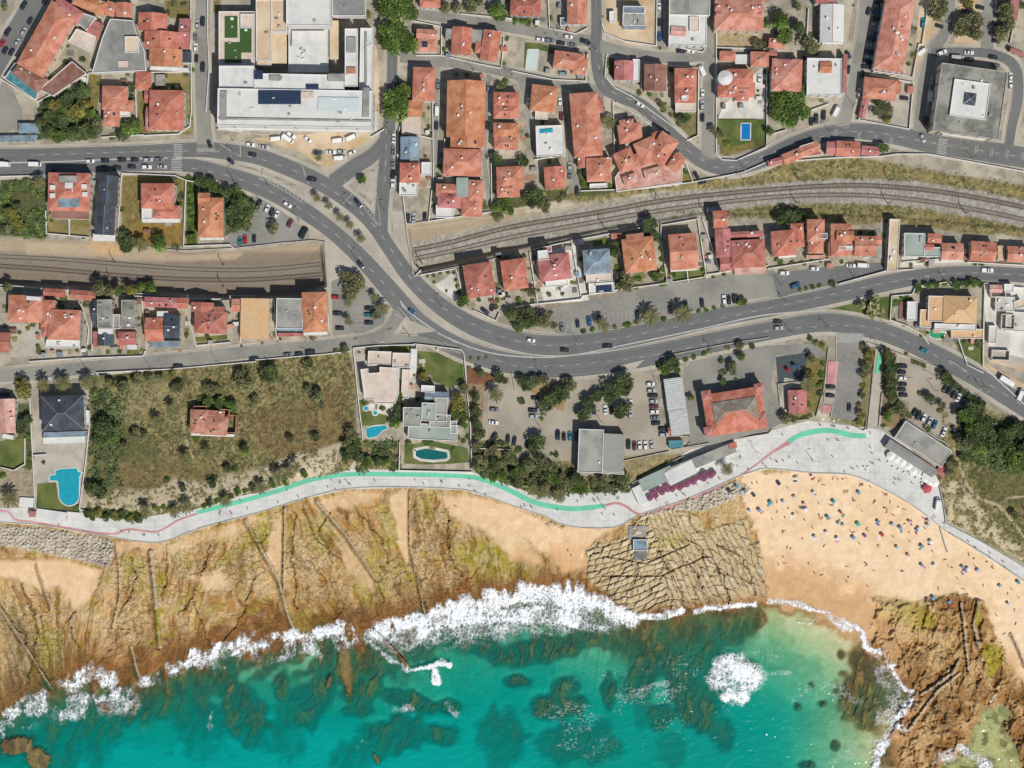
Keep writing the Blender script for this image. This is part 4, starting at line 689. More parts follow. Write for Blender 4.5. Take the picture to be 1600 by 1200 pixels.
for a, b, wd, z in mkb:
    A_ = W(*a, z); B_ = W(*b, z); dx, dy = B_[0] - A_[0], B_[1] - A_[1]; k = math.hypot(dx, dy)
    if k < 1e-3: continue
    nx, ny = -dy / k * wd * S / 2, dx / k * wd * S / 2; q = len(mb.V)
    mb.V += [(A_[0] - nx, A_[1] - ny, z), (B_[0] - nx, B_[1] - ny, z), (B_[0] + nx, B_[1] + ny, z), (A_[0] + nx, A_[1] + ny, z)]; mb.F.append([q, q + 1, q + 2, q + 3]); mb.I.append(0)
st(mb.build('road_marking', PAINT))
# promenade: one slab between the two coast lines, seawall face to the beach
xs = np.arange(-64, 1668, 4.0); V = []; F = []
for q in xs: V += [W(q, float(yN(q)) - 3, -2.12), W(q, float(yS(q)), -2.12), W(q, float(yS(q)) + .5, -9.0)]
for i in range(len(xs) - 1):
    a = 3 * i; F += [(a, a + 1, a + 4, a + 3), (a + 1, a + 2, a + 5, a + 4)]
st(mk('promenade', V, F, PROM))
def wallline(name, label, P, z0f, h_, th, m, cat='wall', group=None, kind='thing'):
    b = MB(); Q = P
    for i in range(len(Q) - 1):
        a = Q[i]; c = Q[i + 1]; za = z0f(*a) if callable(z0f) else z0f; A_ = W(*a, za); B_ = W(*c, za)
        L_ = math.hypot(B_[0] - A_[0], B_[1] - A_[1])
        if L_ > .01: b.box((A_[0] + B_[0]) / 2, (A_[1] + B_[1]) / 2, za - .6, za + h_ + .003 * (i % 3), L_ + th * .8, th, math.atan2(B_[1] - A_[1], B_[0] - A_[0]))
    return props(b.build(name, m), label, cat, group, kind)
wallline('sea_wall', 'long low grey parapet along the seaward edge of the promenade', [(a, b - 1) for a, b in smooth(pts('-60 813 0 817 70 822 168 839 224 848 261 846 315 825 400 803 475 780 540 765 625 762 725 766 762 777 800 791 850 807 888 823 960 825 1000 805 1075 780 1150 747 1175 738 1200 733 1272 740 1330 743 1375 762 1425 790 1467 822 1480 832', False), 3)], -2.4, .55, .45, CONC)
wallline('ramp_wall', 'short dark edged wall running down onto the sand at the plaza end', pts('1468 824 1474 845 1480 862', False), -3.4, 1.2, .5, CONC)
wallline('path_wall', 'upper wall of the narrow walkway leaving the plaza to the lower right', pts('1477 817 1540 850 1600 886 1660 922', False), -2.3, 1.1, .45, CONC)
wallline('path_wall', 'lower wall of the narrow walkway above the beach sand', pts('1483 833 1540 867 1600 908 1660 944', False), -2.3, .9, .4, CONC)
wallline('plaza_wall', 'wall behind the plaza between the beach restaurant and the walkway', pts('1466 752 1474 790 1478 817', False), -2.2, 1.2, .4, CONC)
def onprom(name, s_, m, z): o, a, b = ribbon(name, trip(s_), z, m); return o
onprom('cycle_lane', '307 801 6 350 790 7 400 777 7 440 765 7 475 753 7 510 745 7 550 741 7 620 741 7 700 743 7 740 746 7 770 755 7 800 768 8 830 783 8 860 791 8 900 795 8 945 790 7', GREEN, -2.09)
onprom('cycle_lane', '945 790 4 962 786 4 978 791 4 992 801 4 1010 804 4 1040 794 4 1100 770 4 1130 757 4', REDL, -2.085); onprom('cycle_lane', '1152 746 3 1180 727 3 1205 708 4 1234 690 7', REDL, -2.085)
onprom('cycle_lane', '1232 690 7 1250 680 8 1275 674 8 1300 673 8 1330 680 8 1353 681 7', GREEN, -2.08); onprom('cycle_lane', '-50 796 3 0 798 3 14 801 3 25 812 3 60 817 3 150 832 3 180 834 3 200 827 3 240 831 3 258 825 3 280 812 3 307 803 3', REDL, -2.085)
# railway
RAILM = M2('rail_steel', (.17, .125, .10), .7, scale=2, rough=.6, metal=.4); SLP = M2('sleeper_concrete', (.30, .26, .21), .7, scale=3); SLB = M2('sleeper_brown', (.20, .145, .11), .7, scale=3)
def track(label, s_, sm, zoff=0.0):
    Q = smooth(pts(s_, False), 12); pos = [0]
    for a, b in zip(Q[:-1], Q[1:]): pos.append(pos[-1] + math.hypot(b[0] - a[0], b[1] - a[1]))
    qx = [q[0] for q in Q]; qy = [q[1] for q in Q]
    def at(d_): return (float(np.interp(d_, pos, qx)), float(np.interp(d_, pos, qy)))
    c0 = at(pos[-1] / 2); r = empty('railway_track', W(*c0, g1(*c0)), label, 'railway track', 'railway tracks'); off = Vector(r.location)
    zs = np.array([g1(q[0], q[1]) for q in Q]); sl = MB(); rl = [MB(), MB()]
    d_ = 1
    while d_ < pos[-1]:
        p = at(d_); p2 = at(min(d_ + .5, pos[-1])); z = float(np.interp(d_, pos, zs)); a = W(*p, z); b = W(*p2, z)
        if a != b: sl.box(a[0] - off.x, a[1] - off.y, z - off.z + .04, z - off.z + .22, .28, 2.5, math.atan2(b[1] - a[1], b[0] - a[0]))
        d_ += 2.3
    d_ = 0
    while d_ < pos[-1] - 1:
        e_ = min(d_ + 6, pos[-1]); p = at(d_); p2 = at(e_); z = float(np.interp((d_ + e_) / 2, pos, zs)); a = W(*p, z); b = W(*p2, z); dx, dy = b[0] - a[0], b[1] - a[1]; k = math.hypot(dx, dy)
        for q, sg in ((0, -1), (1, 1)): rl[q].box((a[0] + b[0]) / 2 - off.x - dy / k * .8 * sg, (a[1] + b[1]) / 2 - off.y + dx / k * .8 * sg, z - off.z + .2, z - off.z + .42, k * 1.01, .16, math.atan2(dy, dx))
        d_ = e_
    sl.build('sleepers', sm, r); [q.build('rail', RAILM, r) for q in rl]
track('upper railway track in the western cutting, nearer the car park', '-60 398 0 401 100 406 200 414 300 421 400 422 503 413', SLP)
track('lower railway track in the western cutting, nearer the retaining wall', '-60 412 0 416 100 423 200 432 300 437 400 437 503 429', SLB)
track('upper brown ballasted railway track curving across the right side', '644 391 700 380 800 355 937 332 1050 312 1200 297 1325 290 1425 295 1525 309 1660 337', SLB)
track('lower grey ballasted railway track curving across the right side', '646 405 700 394 800 371 937 346 1050 327 1200 309 1325 305 1425 312 1525 328 1660 356', SLP)
for lb, s_ in (('retaining wall along the south side of the western railway cutting', '-60 446 0 449 150 454 225 459 350 470 470 466 512 449'), ('wall closing the western railway cutting below the road', '512 449 507 378'), ('wall between the hedged car park and the western railway cutting', '507 378 490 376 440 380 370 388 290 392 240 388'),
               ('end wall of the eastern railway cutting beside the bridge road', '634 350 640 390 646 430'), ('retaining wall south of the eastern railway cutting', '646 432 700 420 760 408 800 396'), ('boundary wall north of the eastern railway cutting', '634 350 680 345 775 329')):
    wallline('retaining_wall', lb, pts(s_, False), 0, 1.0, .45, CONC)
MAST = 'overhead line masts along the railway'
def mast(x_, y_, lb):
    z = g1(x_, y_); r = empty('railway_mast', W(x_, y_, z), lb, 'mast', MAST)
    MB().tube([(0, 0, 0), (0, 0, 8.2)], [.2, .15], 6).build('pole', DARKM, r); MB().tube([(0, 0, 7.6), (0, 2.6, 7.9)], .1, 5).tube([(0, 0, 6.6), (0, 2.6, 7.9)], .07, 5).build('cantilever', GALV, r)
for x_, y_, lb in ((1247, 280, 'first from the left above the right hand tracks'), (1389, 282, 'second from the left above the right hand tracks'), (1513, 297, 'third from the left above the right hand tracks'), (1245, 318, 'first from the left below the right hand tracks'), (1387, 318, 'second from the left below the right hand tracks'), (1508, 333, 'third from the left below the right hand tracks'),
                   (1103, 335, 'near the long narrow red roof'), (946, 357, 'above the blue grey roofed villa'), (1023, 311, 'above the orange hipped villa'), (180, 410, 'left of two above the western tracks'), (350, 414, 'right of two above the western tracks'), (177, 440, 'left of two below the western tracks'), (350, 448, 'right of two below the western tracks'), (660, 412, 'beside the end of the eastern cutting')):
    mast(x_, y_, 'grey overhead line mast, ' + lb)
# ------------------------------------------------------------------ buildings
rb = random.Random(11)
FP = []
LAND = []                                   # (x, y, short text) for describing what stands beside what
WIN = None
def hip_roof(a, b, kind, ze, pitch=.40):
    """roof over a rectangle of half sizes a, b with its ridge along x; returns V, F, UV, ridge lines"""
    h = b * pitch; r = max(a - b, .01) if kind == 'h' else a
    V = [(-a, -b, ze), (a, -b, ze), (a, b, ze), (-a, b, ze), (-r, 0, ze + h), (r, 0, ze + h)]
    F = [(0, 1, 5, 4), (2, 3, 4, 5), (1, 2, 5), (3, 0, 4)]
    V += [(x_, y_, ze - .22) for x_, y_, z_ in V[:4]]; n = 6
    F += [(6, 7, 1, 0), (7, 8, 2, 1), (8, 9, 3, 2), (9, 6, 0, 3), (9, 8, 7, 6)]
    sl = math.hypot(1, pitch); uv = []
    for f in F:
        for i in f:
            x_, y_, z_ = V[i]
            uv.append((x_, y_ * sl) if f in ((0, 1, 5, 4), (2, 3, 4, 5)) else (y_, x_))
    L = [((-r, 0, ze + h), (r, 0, ze + h))]
    if kind == 'h': L += [((sx_ * r, 0, ze + h), (sx_ * a, sy_ * b, ze)) for sx_ in (-1, 1) for sy_ in (-1, 1)]
    return V, F, uv, L
def xf(V, cx, cy, an, dz=0):
    c, q = math.cos(an), math.sin(an); return [(cx + x_ * c - y_ * q, cy + x_ * q + y_ * c, z_ + dz) for x_, y_, z_ in V]
wnm = bpy.data.meshes.new('window'); _b = MB().box(0, 0, 0, 1.35, 1.15, .10); wnm.from_pydata(_b.V, [], _b.F); wnm.materials.append(GLASS)
NB = [0]
def building(name, label, cat, spec, short=None, chim=None, base=None, wallm=None, group=None):
    NB[0] += 1; blocks = [q.strip() for q in spec.split(';') if q.strip()]
    t, a = blocks[0].split(' ', 1)
    if t == 'P': p0 = pts(a.split('|')[1]); cx0 = sum(p[0] for p in p0) / len(p0); cy0 = sum(p[1] for p in p0) / len(p0)
    else: q = a.split(','); cx0, cy0 = tp(float(q[0]), float(q[1]))
    z0 = g1(cx0, cy0) if base is None else base
    root = empty(name, W(cx0, cy0, z0), label, cat, group); rl = Vector(root.location)
    LAND.append((cx0, cy0, short or label))
    wm_ = wallm or rb.choice(WALLS[:2] if rb.random() < .75 else WALLS)
    red_ = rb.choice(['r', 'r2', 'r3', 'r4', 'r', 'r4'])
    eps = 0
    for bi, bl in enumerate(blocks):
        t, a = bl.split(' ', 1); eps += .013
        if t == 'P':
            ht, mt = a.split('|')[0].split(','); ht = float(ht) + eps; P = [W(*p, z0 + ht) for p in pts(a.split('|')[1])]; P = [(p[0] - rl.x, p[1] - rl.y) for p in P]
            FP.append(pts(a.split('|')[1]))
            if ht > 1.2: MB().prism(P, -1.5, ht - .25).build('wall', wm_, root)
            rf = MB().prism(P, ht - .25, ht).build('roof', RM[mt], root)
            pb = MB()
            for i in range(len(P)):
                p, q = P[i], P[(i + 1) % len(P)]; pb.box((p[0] + q[0]) / 2, (p[1] + q[1]) / 2, ht - .3, ht + .45 + .004 * (i % 3), math.hypot(q[0] - p[0], q[1] - p[1]) + .25, .28, math.atan2(q[1] - p[1], q[0] - p[0]))
            pb.build('parapet', WHITE if mt != 'd' else CONC, root)
            continue
        q = a.split(','); u, v, w_, h_, an, ht = map(float, q[:6]); mt = q[6]; ht += eps; mt = red_ if mt == 'r' else mt
        _c, _s = math.cos(R(an)), math.sin(R(an)); FP.append([tp(u + (dx * w_ * _c - dy * h_ * _s) / 2, v - (dx * w_ * _s + dy * h_ * _c) / 2) for dx, dy in ((-1, -1), (1, -1), (1, 1), (-1, 1))])
        k = (H - z0 - ht) / H; w_ = w_ / TO[2] * S * k; h_ = h_ / TO[2] * S * k; an = R(an)
        px, py = tp(u, v); c = W(px, py, z0 + ht); cx, cy = c[0] - rl.x, c[1] - rl.y
        if t in ('h', 'g', 'x', 'y'):
            if t == 'y' or (t in 'hg' and h_ > w_): a_, b_, an2 = h_ / 2, w_ / 2, an + math.pi / 2
            else: a_, b_, an2 = w_ / 2, h_ / 2, an
            kind = 'h' if t == 'h' else 'g'
            V, F, uv, L = hip_roof(a_, b_, kind, ht)
            wb = MB(); ov = .35 + eps * .3; wb.box(cx, cy, -1.5, ht - .05, 2 * (a_ - ov), 2 * (b_ - ov), an2); wl = wb
            if kind == 'g':
                for sg in (-1, 1):
                    xx = sg * (a_ - ov - .1); n = len(wb.V); T_ = xf([(xx - .1, -b_ + ov, ht - .1), (xx - .1, b_ - ov, ht - .1), (xx - .1, 0, ht + b_ * .4 - .15), (xx + .1, -b_ + ov, ht - .1), (xx + .1, b_ - ov, ht - .1), (xx + .1, 0, ht + b_ * .4 - .15)], cx, cy, an2)
                    wb.V += T_; wb.F += [[n, n + 1, n + 2], [n + 5, n + 4, n + 3], [n, n + 3, n + 4, n + 1], [n + 1, n + 4, n + 5, n + 2], [n + 2, n + 5, n + 3, n]]; wb.I += [0] * 5
            wo = wb.build('wall', wm_, root)
            rf = mk('roof', xf(V, cx, cy, an2), F, RM[mt], root, uvs=uv)
            rg = MB()
            for p, q2 in L:
                P2 = xf([p, q2], cx, cy, an2)
                if (Vector(P2[0]) - Vector(P2[1])).length > .3: rg.tube([(P2[0][0], P2[0][1], P2[0][2] + .03), (P2[1][0], P2[1][1], P2[1][2] + .03)], .13, 5)
            if rg.V and mt != 'u': rg.build('ridge_tiles', RIDGE if mt not in 'kb' else GALV, rf)
            ar = a_ * b_ * 4
            nc = (chim if chim is not None else (1 if ar > 60 else 0) + (1 if ar > 160 else 0) + (1 if ar > 400 else 0) + (rb.random() < .4))
            for _ in range(int(nc)):
                x_, y_ = rb.uniform(-.6, .6) * a_, rb.uniform(-.75, .75) * b_; zr = ht + (b_ - abs(y_)) * .4
                if kind == 'h': zr = min(zr, ht + (a_ - abs(x_)) * .4)
                p = xf([(x_, y_, zr)], cx, cy, an2)[0]; s_ = rb.uniform(.5, .9)
                cb = MB().box(p[0], p[1], p[2] - .5, p[2] + .9, s_, s_ * .8, an2).box(p[0], p[1], p[2] + .9, p[2] + 1.02, s_ + .25, s_ * .8 + .25, an2); cb.build('chimney', rb.choice([WHITE, WHITE, CONC]), rf)
            if rb.random() < .5 and ar > 70:
                for _ in range(rb.randint(1, 3)):
                    x_, y_ = rb.uniform(-.5, .5) * (a_ - b_ * .6), rb.choice((-1, 1)) * rb.uniform(.35, .6) * b_; zr = ht + (b_ - abs(y_)) * .4; sg = 1 if y_ > 0 else -1
                    mw = xf([(x_ - .4, y_ - .55, zr + .08 + sg * .55 * .4), (x_ + .4, y_ - .55, zr + .08 + sg * .55 * .4), (x_ + .4, y_ + .55, zr + .08 - sg * .55 * .4), (x_ - .4, y_ + .55, zr + .08 - sg * .55 * .4)], cx, cy, an2)
                    mk('skylight', mw + [(p[0], p[1], p[2] - .2) for p in mw], [(0, 1, 2, 3), (0, 4, 5, 1), (1, 5, 6, 2), (2, 6, 7, 3), (3, 7, 4, 0)], GLASS, rf)
        elif t in ('f', 'i', 'l'):                     # flat roof with parapet / plain slab / glazed or canopy slab on legs
            a_, b_, an2 = w_ / 2, h_ / 2, an
            if t != 'l' and ht > 1.0: wo = MB().box(cx, cy, -1.5, ht - .25, 2 * a_ - .15 - eps, 2 * b_ - .15 - eps, an2).build('wall', wm_, root)
            else:
                wo = None
                if t == 'l':
                    for sx_ in (-1, 1):
                        for sy_ in (-1, 1):
                            p = xf([(sx_ * (a_ - .3), sy_ * (b_ - .3), 0)], cx, cy, an2)[0]; MB().box(p[0], p[1], -.5, ht - .1, .15, .15, an2).build('post', GALV, root)
            rf = MB().box(cx, cy, ht - .26, ht, 2 * a_, 2 * b_, an2).build('roof', RM[mt], root)
            if t == 'f':
                pb = MB()
                for x_, y_, l1, l2 in ((0, -b_ + .12, 2 * a_ + .02, .26), (0, b_ - .12, 2 * a_ + .02, .26), (-a_ + .12, 0, .26, 2 * b_ - .5), (a_ - .12, 0, .26, 2 * b_ - .5)):
                    p = xf([(x_, y_, 0)], cx, cy, an2)[0]; pb.box(p[0], p[1], ht - .24, ht + .5 + eps * .1, l1, l2, an2)
                pb.build('parapet', WHITE if mt != 'd' else CONC, root)
                if a_ * b_ * 4 > 50:
                    for _ in range(rb.randint(1, 4) if a_ * b_ < 100 else int(min(26, 5 + a_ * b_ / 40))):
                        p = xf([(rb.uniform(-.75, .75) * a_, rb.uniform(-.75, .75) * b_, 0)], cx, cy, an2)[0]; z_ = rb.uniform(.6, 1.1)
                        MB().box(p[0], p[1], ht, ht + z_, rb.uniform(.6, 1.6), rb.uniform(.6, 1.2), an2 + rb.choice((0, 1.5708))).build('roof_vent', rb.choice([WHITE, CONC, GALV]), rf)
            if mt in ('e', 'E'):
                sb = MB(); nn = int(max(a_, b_) * 2 / .95)
                for k2 in range(1, nn):
                    tt = -1 + 2 * k2 / nn
                    p = xf([((tt * a_, 0, 0) if a_ > b_ else (0, tt * b_, 0))], cx, cy, an2)[0]
                    sb.box(p[0], p[1], ht - .01, ht + .16, .22 if a_ > b_ else 2 * a_ - .6, 2 * b_ - .6 if a_ > b_ else .22, an2)
                sb.build('sheet_ribs', GALV if mt == 'e' else WHITE, rf)
        elif t == 'S':                                  # array of solar panels
            a_, b_, an2 = w_ / 2, h_ / 2, an; nx_ = max(1, round(2 * a_ / 1.7)); ny_ = max(1, round(2 * b_ / 1.1)); pb = MB()
            for i in range(nx_):
                for j in range(ny_):
                    p = xf([(-a_ + (i + .5) * 2 * a_ / nx_, -b_ + (j + .5) * 2 * b_ / ny_, 0)], cx, cy, an2)[0]; pb.box(p[0], p[1], ht, ht + .12, 2 * a_ / nx_ - .12, 2 * b_ / ny_ - .12, an2)
            pb.build('solar_panels', PV, root); continue
        elif t == 'W':                                  # roof pool
            MB().box(cx, cy, ht - .3, ht + .06, w_, h_, an).build('pool', WATERL if mt != 't' else WATERP, root); continue
        elif t == 'T':                                  # round tower
            MB().tube([(cx, cy, -1), (cx, cy, ht)], w_ / 2, 20).build('tower', WHITE, root); V = [(cx, cy, ht + w_ * .22)] + [(cx + w_ * .53 * math.cos(i * .3142), cy + w_ * .53 * math.sin(i * .3142), ht) for i in range(20)]
            mk('tower_roof', V, [(0, i + 1, (i + 1) % 20 + 1) for i in range(20)], RM['w'], root); continue
        elif t == 'R':                                  # parapet ring only (roofless walls)
            pb = MB()
            for x_, y_, l1, l2 in ((0, -h_ / 2, w_, .4), (0, h_ / 2, w_, .4), (-w_ / 2, 0, .4, h_ - .5), (w_ / 2, 0, .4, h_ - .5)):
                p = xf([(x_, y_, 0)], cx, cy, an)[0]; pb.box(p[0], p[1], -1, ht, l1, l2, an)
            pb.build('bare_wall', RM[mt], root); continue
        # windows on the two faces turned to the middle of the town
        if t in ('h', 'g', 'x', 'y', 'f', 'i') and ht > 2.3 and wo is not None and bi < 3:
            for ax, ay, half, other in ((1, 0, a_, b_), (-1, 0, a_, b_), (0, 1, b_, a_), (0, -1, b_, a_)):
                c_, s_2 = math.cos(an2), math.sin(an2); nx2, ny2 = ax * c_ - ay * s_2, ax * s_2 + ay * c_
                if nx2 * -(rl.x + cx) + ny2 * -(rl.y + cy) <= 20: continue
                nw = max(1, min(5, int(other * 2 / 3.2))); ov2 = (.35 + eps * .3) if t in 'hgxy' else .075
                for fl_ in range(max(1, int(ht / 3))):
                    for i in range(nw):
                        tt = (-1 + (2 * i + 1) / nw) * (other - ov2); x_ = ax * (half - ov2 + .0) + (0 if ax else tt); y_ = ay * (half - ov2) + (0 if ay else tt)
                        p = xf([(x_, y_, ht - 2.1 - 3 * fl_)], cx, cy, an2)[0]; wn_ = bpy.data.objects.new('window', wnm); wn_.location = p; wn_.rotation_euler = (0, 0, math.atan2(ny2, nx2) - math.pi / 2); link(wn_, wo)
    return root
B = building
tile(0, 0, 4)
B('apartment_house', 'long diagonal red tiled house with glass veranda, top left corner', 'house', 'h 295,245,450,190,60.5,8,r;h 185,475,210,110,-38,6.5,n;h 420,70,190,100,-33,7.4,m;P 4,n|450,385 540,460 330,600 250,560;P 3.2,t|95,395 30,490 225,625 240,575 100,470;P 6,g|470,130 510,80 600,110 540,190;P 5.5,q|480,180 600,230 570,330 430,260;x 590,185,80,110,-20,5,m', 'diagonal red house with glass veranda')
B('house', 'orange tiled house cut by the top edge, left of the grey hall', 'house', 'h 560,20,210,90,-22,7,o', 'orange house at the top edge')
B('workshop_hall', 'wide grey felt roofed workshop hall with a cream roof light', 'hall', 'P 6,e|690,120 830,130 850,200 900,310 912,440 578,455 640,240;f 825,278,88,100,0,7.2,c;i 770,400,60,40,0,6.6,q', 'grey workshop hall')
B('house', 'small red gabled house pair above the grey hall', 'house', 'x 690,55,70,90,-17,5,r;y 775,62,100,92,-3,5.5,r', 'red gabled pair above the grey hall')
B('terraced_house', 'stepped row of orange red terraced houses left of the side street', 'house', 'y 955,138,180,112,-3,7,r;y 1010,250,215,105,-2,7.6,r;y 1035,360,205,110,-2,7.2,o;x 1155,210,70,190,-2,5,m;i 1165,355,60,70,0,4,k;i 1060,430,240,22,-3,3,w', 'stepped orange red terrace')
B('house', 'red tiled L shaped villa beside the dense garden', 'house', 'h 718,612,160,150,-2,7,r;h 697,705,100,170,-2,6.7,r;h 765,660,140,72,-2,6.3,r;f 780,710,70,40,0,4,w', 'L shaped red villa')
B('house', 'small red hipped annex between two red villas', 'house', 'h 895,505,98,115,-1,5,r;x 918,600,26,90,0,4,m', 'small red hipped annex')
B('house', 'large square red pyramid roofed villa by the street corner', 'house', 'h 1040,688,215,250,-1,7.5,r;x 925,740,24,150,0,4,m;i 1000,500,55,70,0,3,g', 'square red pyramid roofed villa')
B('shed', 'blue grey flat garage roof beside the main road at the left edge', 'shed', 'i 177,800,125,62,0,3.2,b;i 110,866,240,40,1,3.0,b', 'blue grey garage')
tile(0, 0, 1)
B('hotel', 'big white hotel with roof terraces, solar panels and pale roof pool', 'hotel', 'f 461,169,242,58,-1,15,w;f 468,128,140,24,-1,14.2,w;f 370,60,56,84,0,7,q;i 361,42,20,34,0,7.2,G;i 364,82,26,32,0,7.3,G;i 384,62,18,40,0,7.35,G;f 412,47,24,94,0,9,c;f 436,25,24,50,0,9.6,c;f 482,18,69,44,0,14,w;f 482,75,62,76,0,4,w;i 466,62,26,20,0,4.4,g;l 482,60,52,24,0,6,w;i 522,62,14,60,0,4.6,c;f 549,90,20,90,0,12,w;f 572,118,20,148,-1,10,w;f 545,10,52,30,0,8,e;f 370,121,55,36,0,13.4,w;f 412,75,24,54,0,5,c;i 436,75,24,48,0,4,c;f 387,33,22,22,0,8,q;S 437,152,67,22,0,15.3,k;S 404,117,14,14,0,14.6,k;S 488,135,20,7,0,14.6,k;W 529,163,64,22,-1,15.25,w;i 461,187,238,3,-1,15.5,g;i 572,160,10,46,-1,15.6,g;i 349,165,10,46,-1,15.6,g;i 480,148,20,10,-1,15.5,q;f 461,195,242,8,-1,12,w;i 525,121,26,12,0,15,g;i 430,122,18,8,0,15,g;i 549,70,14,24,0,12.8,g;i 549,110,14,10,0,12.8,r4;i 572,90,3,80,0,10.9,g;i 461,201,240,6,-1,6,w', 'big white hotel', chim=0, wallm=WALLS[0])  # slim grey slab along the south roof edge imitates the railing shadow
tile(400, 0, 4)
B('house', 'small red house with dormers and a roof solar panel, below the top street', 'house', 'x 1068,212,130,60,-3,6,r;h 1072,280,125,90,-3,5.5,r;S 1056,278,34,36,0,6.9,k', 'small red house with dormers')
B('house', 'red gabled house at the top edge beside the big trees', 'house', 'h 1088,12,130,70,0,6,r', 'red house beside the big trees')
B('house', 'red winged house with grey flat terrace between its gables', 'house', 'y 1285,255,125,170,-4,7,r;i 1230,212,90,62,-4,6.4,g;i 1375,225,90,80,-4,6.2,g;y 1465,285,110,190,-9,7.4,r;h 1410,300,80,70,-8,6.5,r', 'red winged house with grey terrace')
B('house', 'red hipped house below the large tree, with a courtyard parasol', 'house', 'h 1050,525,142,210,-2,7.5,r', 'red hipped house below the large tree')
B('annex', 'small orange lean-to roof below the red hipped house', 'annex', 'x 995,685,90,110,-6,3.5,o', 'orange lean-to')
B('workshop', 'plain beige flat roofed workshop beside the north road', 'workshop', 'i 970,785,118,112,0,4,q', 'plain beige workshop')
B('house', 'narrow blue slate roofed house beside the north road', 'house', 'y 962,925,118,140,0,6.5,b;i 990,1000,60,30,0,4,g', 'narrow blue slate roofed house')
B('house', 'red pyramid house with a white terrace beside the road junction', 'house', 'h 962,1080,128,125,-1,6.5,r;f 952,1180,112,85,-1,3.5,w;f 1065,1055,60,82,0,3,w', 'red house by the junction')
B('apartment_house', 'very large orange red tiled block with a slot in its roof', 'apartment house', 'y 1312,680,240,350,-1,9,o;y 1322,888,215,70,-2,8,o;i 1318,520,180,40,-2,9.8,r', 'very large orange red block')
B('apartment_house', 'rambling red hipped mansion with a grey roof terrace above the cutting', 'apartment house', 'h 1290,1015,240,170,-2,8,r;h 1210,1245,150,110,-2,7,m;h 1375,1190,95,130,-2,7.5,r;h 1350,1290,130,130,-3,6.5,r;i 1290,1170,75,120,0,7.8,v;h 1210,1190,170,80,-2,6.7,r;f 1180,1320,110,80,0,4,w', 'rambling red mansion')
tile(0, 0, 1)
B('house', 'upper red pair house of the column right of the orange block', 'house', 'h 791,155,40,22,-1,7,r;h 791,174,40,22,-1,6.8,r', 'upper red pair house')
B('house', 'second red pair house of the column right of the orange block', 'house', 'h 791,203,40,22,-1,7,o;h 791,223,38,22,-1,6.8,r', 'second red pair house')
B('house', 'red tiled villa with a dark tree on its left, above the cutting', 'house', 'h 797,278,42,36,3,7,r;h 794,295,36,26,3,6.6,r', 'red villa with a dark tree')
tile(800, 0, 4)
B('house', 'red house with three dormers at the top edge', 'house', 'h 85,42,190,115,-4,6.5,r;y 60,75,30,50,-4,6.9,r;y 130,75,30,50,-4,6.9,r', 'red house with three dormers')
B('house', 'red gabled house at the top edge beside the curved wall', 'house', 'y 408,72,128,155,0,6.5,r;f 322,135,42,48,0,3,b', 'red gabled house beside the curved wall')
B('building_site', 'half built grey house with blue sheets on a dirt plot', 'building site', 'f 762,110,140,100,-1,5,g;f 762,62,135,45,-1,6.5,b;x 765,165,140,35,-1,4,b;f 628,105,38,68,0,2.8,w', 'half built grey house')
B('warehouse', 'wide brown grey roofed warehouse at the top edge', 'warehouse', 'f 1110,40,255,110,-1,8,g', 'brown grey warehouse')
B('apartment_house', 'white flat roofed block with a red and white terrace', 'apartment house', 'f 1098,190,235,190,-1,7.5,w;x 1040,195,95,60,-4,8.3,p;f 1140,150,60,90,0,8.4,q', 'white flat block with red terrace')
B('apartment_house', 'big square red pyramid roofed block with side dormers', 'apartment house', 'h 1420,92,305,200,-1,9,r;x 1300,38,50,26,0,10,m;x 1300,88,50,26,0,10,m;x 1535,38,50,26,0,10,m;x 1535,88,50,26,0,10,m', 'big square red pyramid block')
B('house', 'red cross hipped house beside a small pale pool', 'house', 'h 355,380,190,110,-8,6.5,r;h 425,410,90,110,-10,6.2,r', 'cross hipped red house')
B('house', 'red square house with a white side strip in the street bend', 'house', 'y 700,440,120,122,-1,6,m;f 775,440,42,140,-1,4,w', 'red square house in the street bend')
B('house', 'brown red gabled house between two white walled plots', 'house', 'y 895,485,140,165,-1,7,n', 'brown red gabled house')
B('house', 'stepped red house beside the car lined street', 'house', 'h 1085,485,138,120,0,7,r;h 1082,590,130,110,0,6.5,r;f 1085,672,128,55,0,4,q;f 1080,612,40,30,0,8,w', 'stepped red street house')
B('villa', 'red villa with white round tower and wide white forecourt', 'villa', 'h 1425,495,165,130,0,7,r;h 1340,570,110,80,0,6,r;h 1430,560,180,90,0,6.5,r;T 1333,485,88,88,0,8.5,w;h 1435,600,90,60,0,6,r', 'red villa with white round tower')
B('house', 'small red outbuilding above the round towered villa', 'outbuilding', 'h 1347,350,100,62,-2,3.5,r;l 1440,370,90,60,0,3,w', 'small red outbuilding')
B('house', 'red hipped house right of the small outbuilding', 'house', 'h 1548,370,115,95,-1,6,r', 'red hipped house right of the outbuilding')
B('apartment_house', 'long narrow red tiled block with its hip pointing up the page', 'apartment house', 'h 463,778,180,400,4.5,9,r;x 548,660,45,90,4,5,m', 'long narrow red block')
B('house', 'orange red hipped house left of the long narrow block', 'house', 'h 200,615,165,165,-6,7,o;f 185,720,80,50,-3,3.2,q', 'orange red hipped house')
B('villa', 'white flat villa shell with a roof terrace pool', 'villa', 'f 238,880,175,190,2,6.5,w;f 225,945,150,60,2,4,w;W 215,818,80,24,5,7,t', 'white flat villa shell')
B('house', 'red hipped house joined to the foot of the long block', 'house', 'h 540,1060,150,150,2,6.5,r;h 440,1010,60,80,3,5,m;f 540,1160,110,26,3,3,w;h 590,1010,70,60,0,6,r', 'red house below the long block')
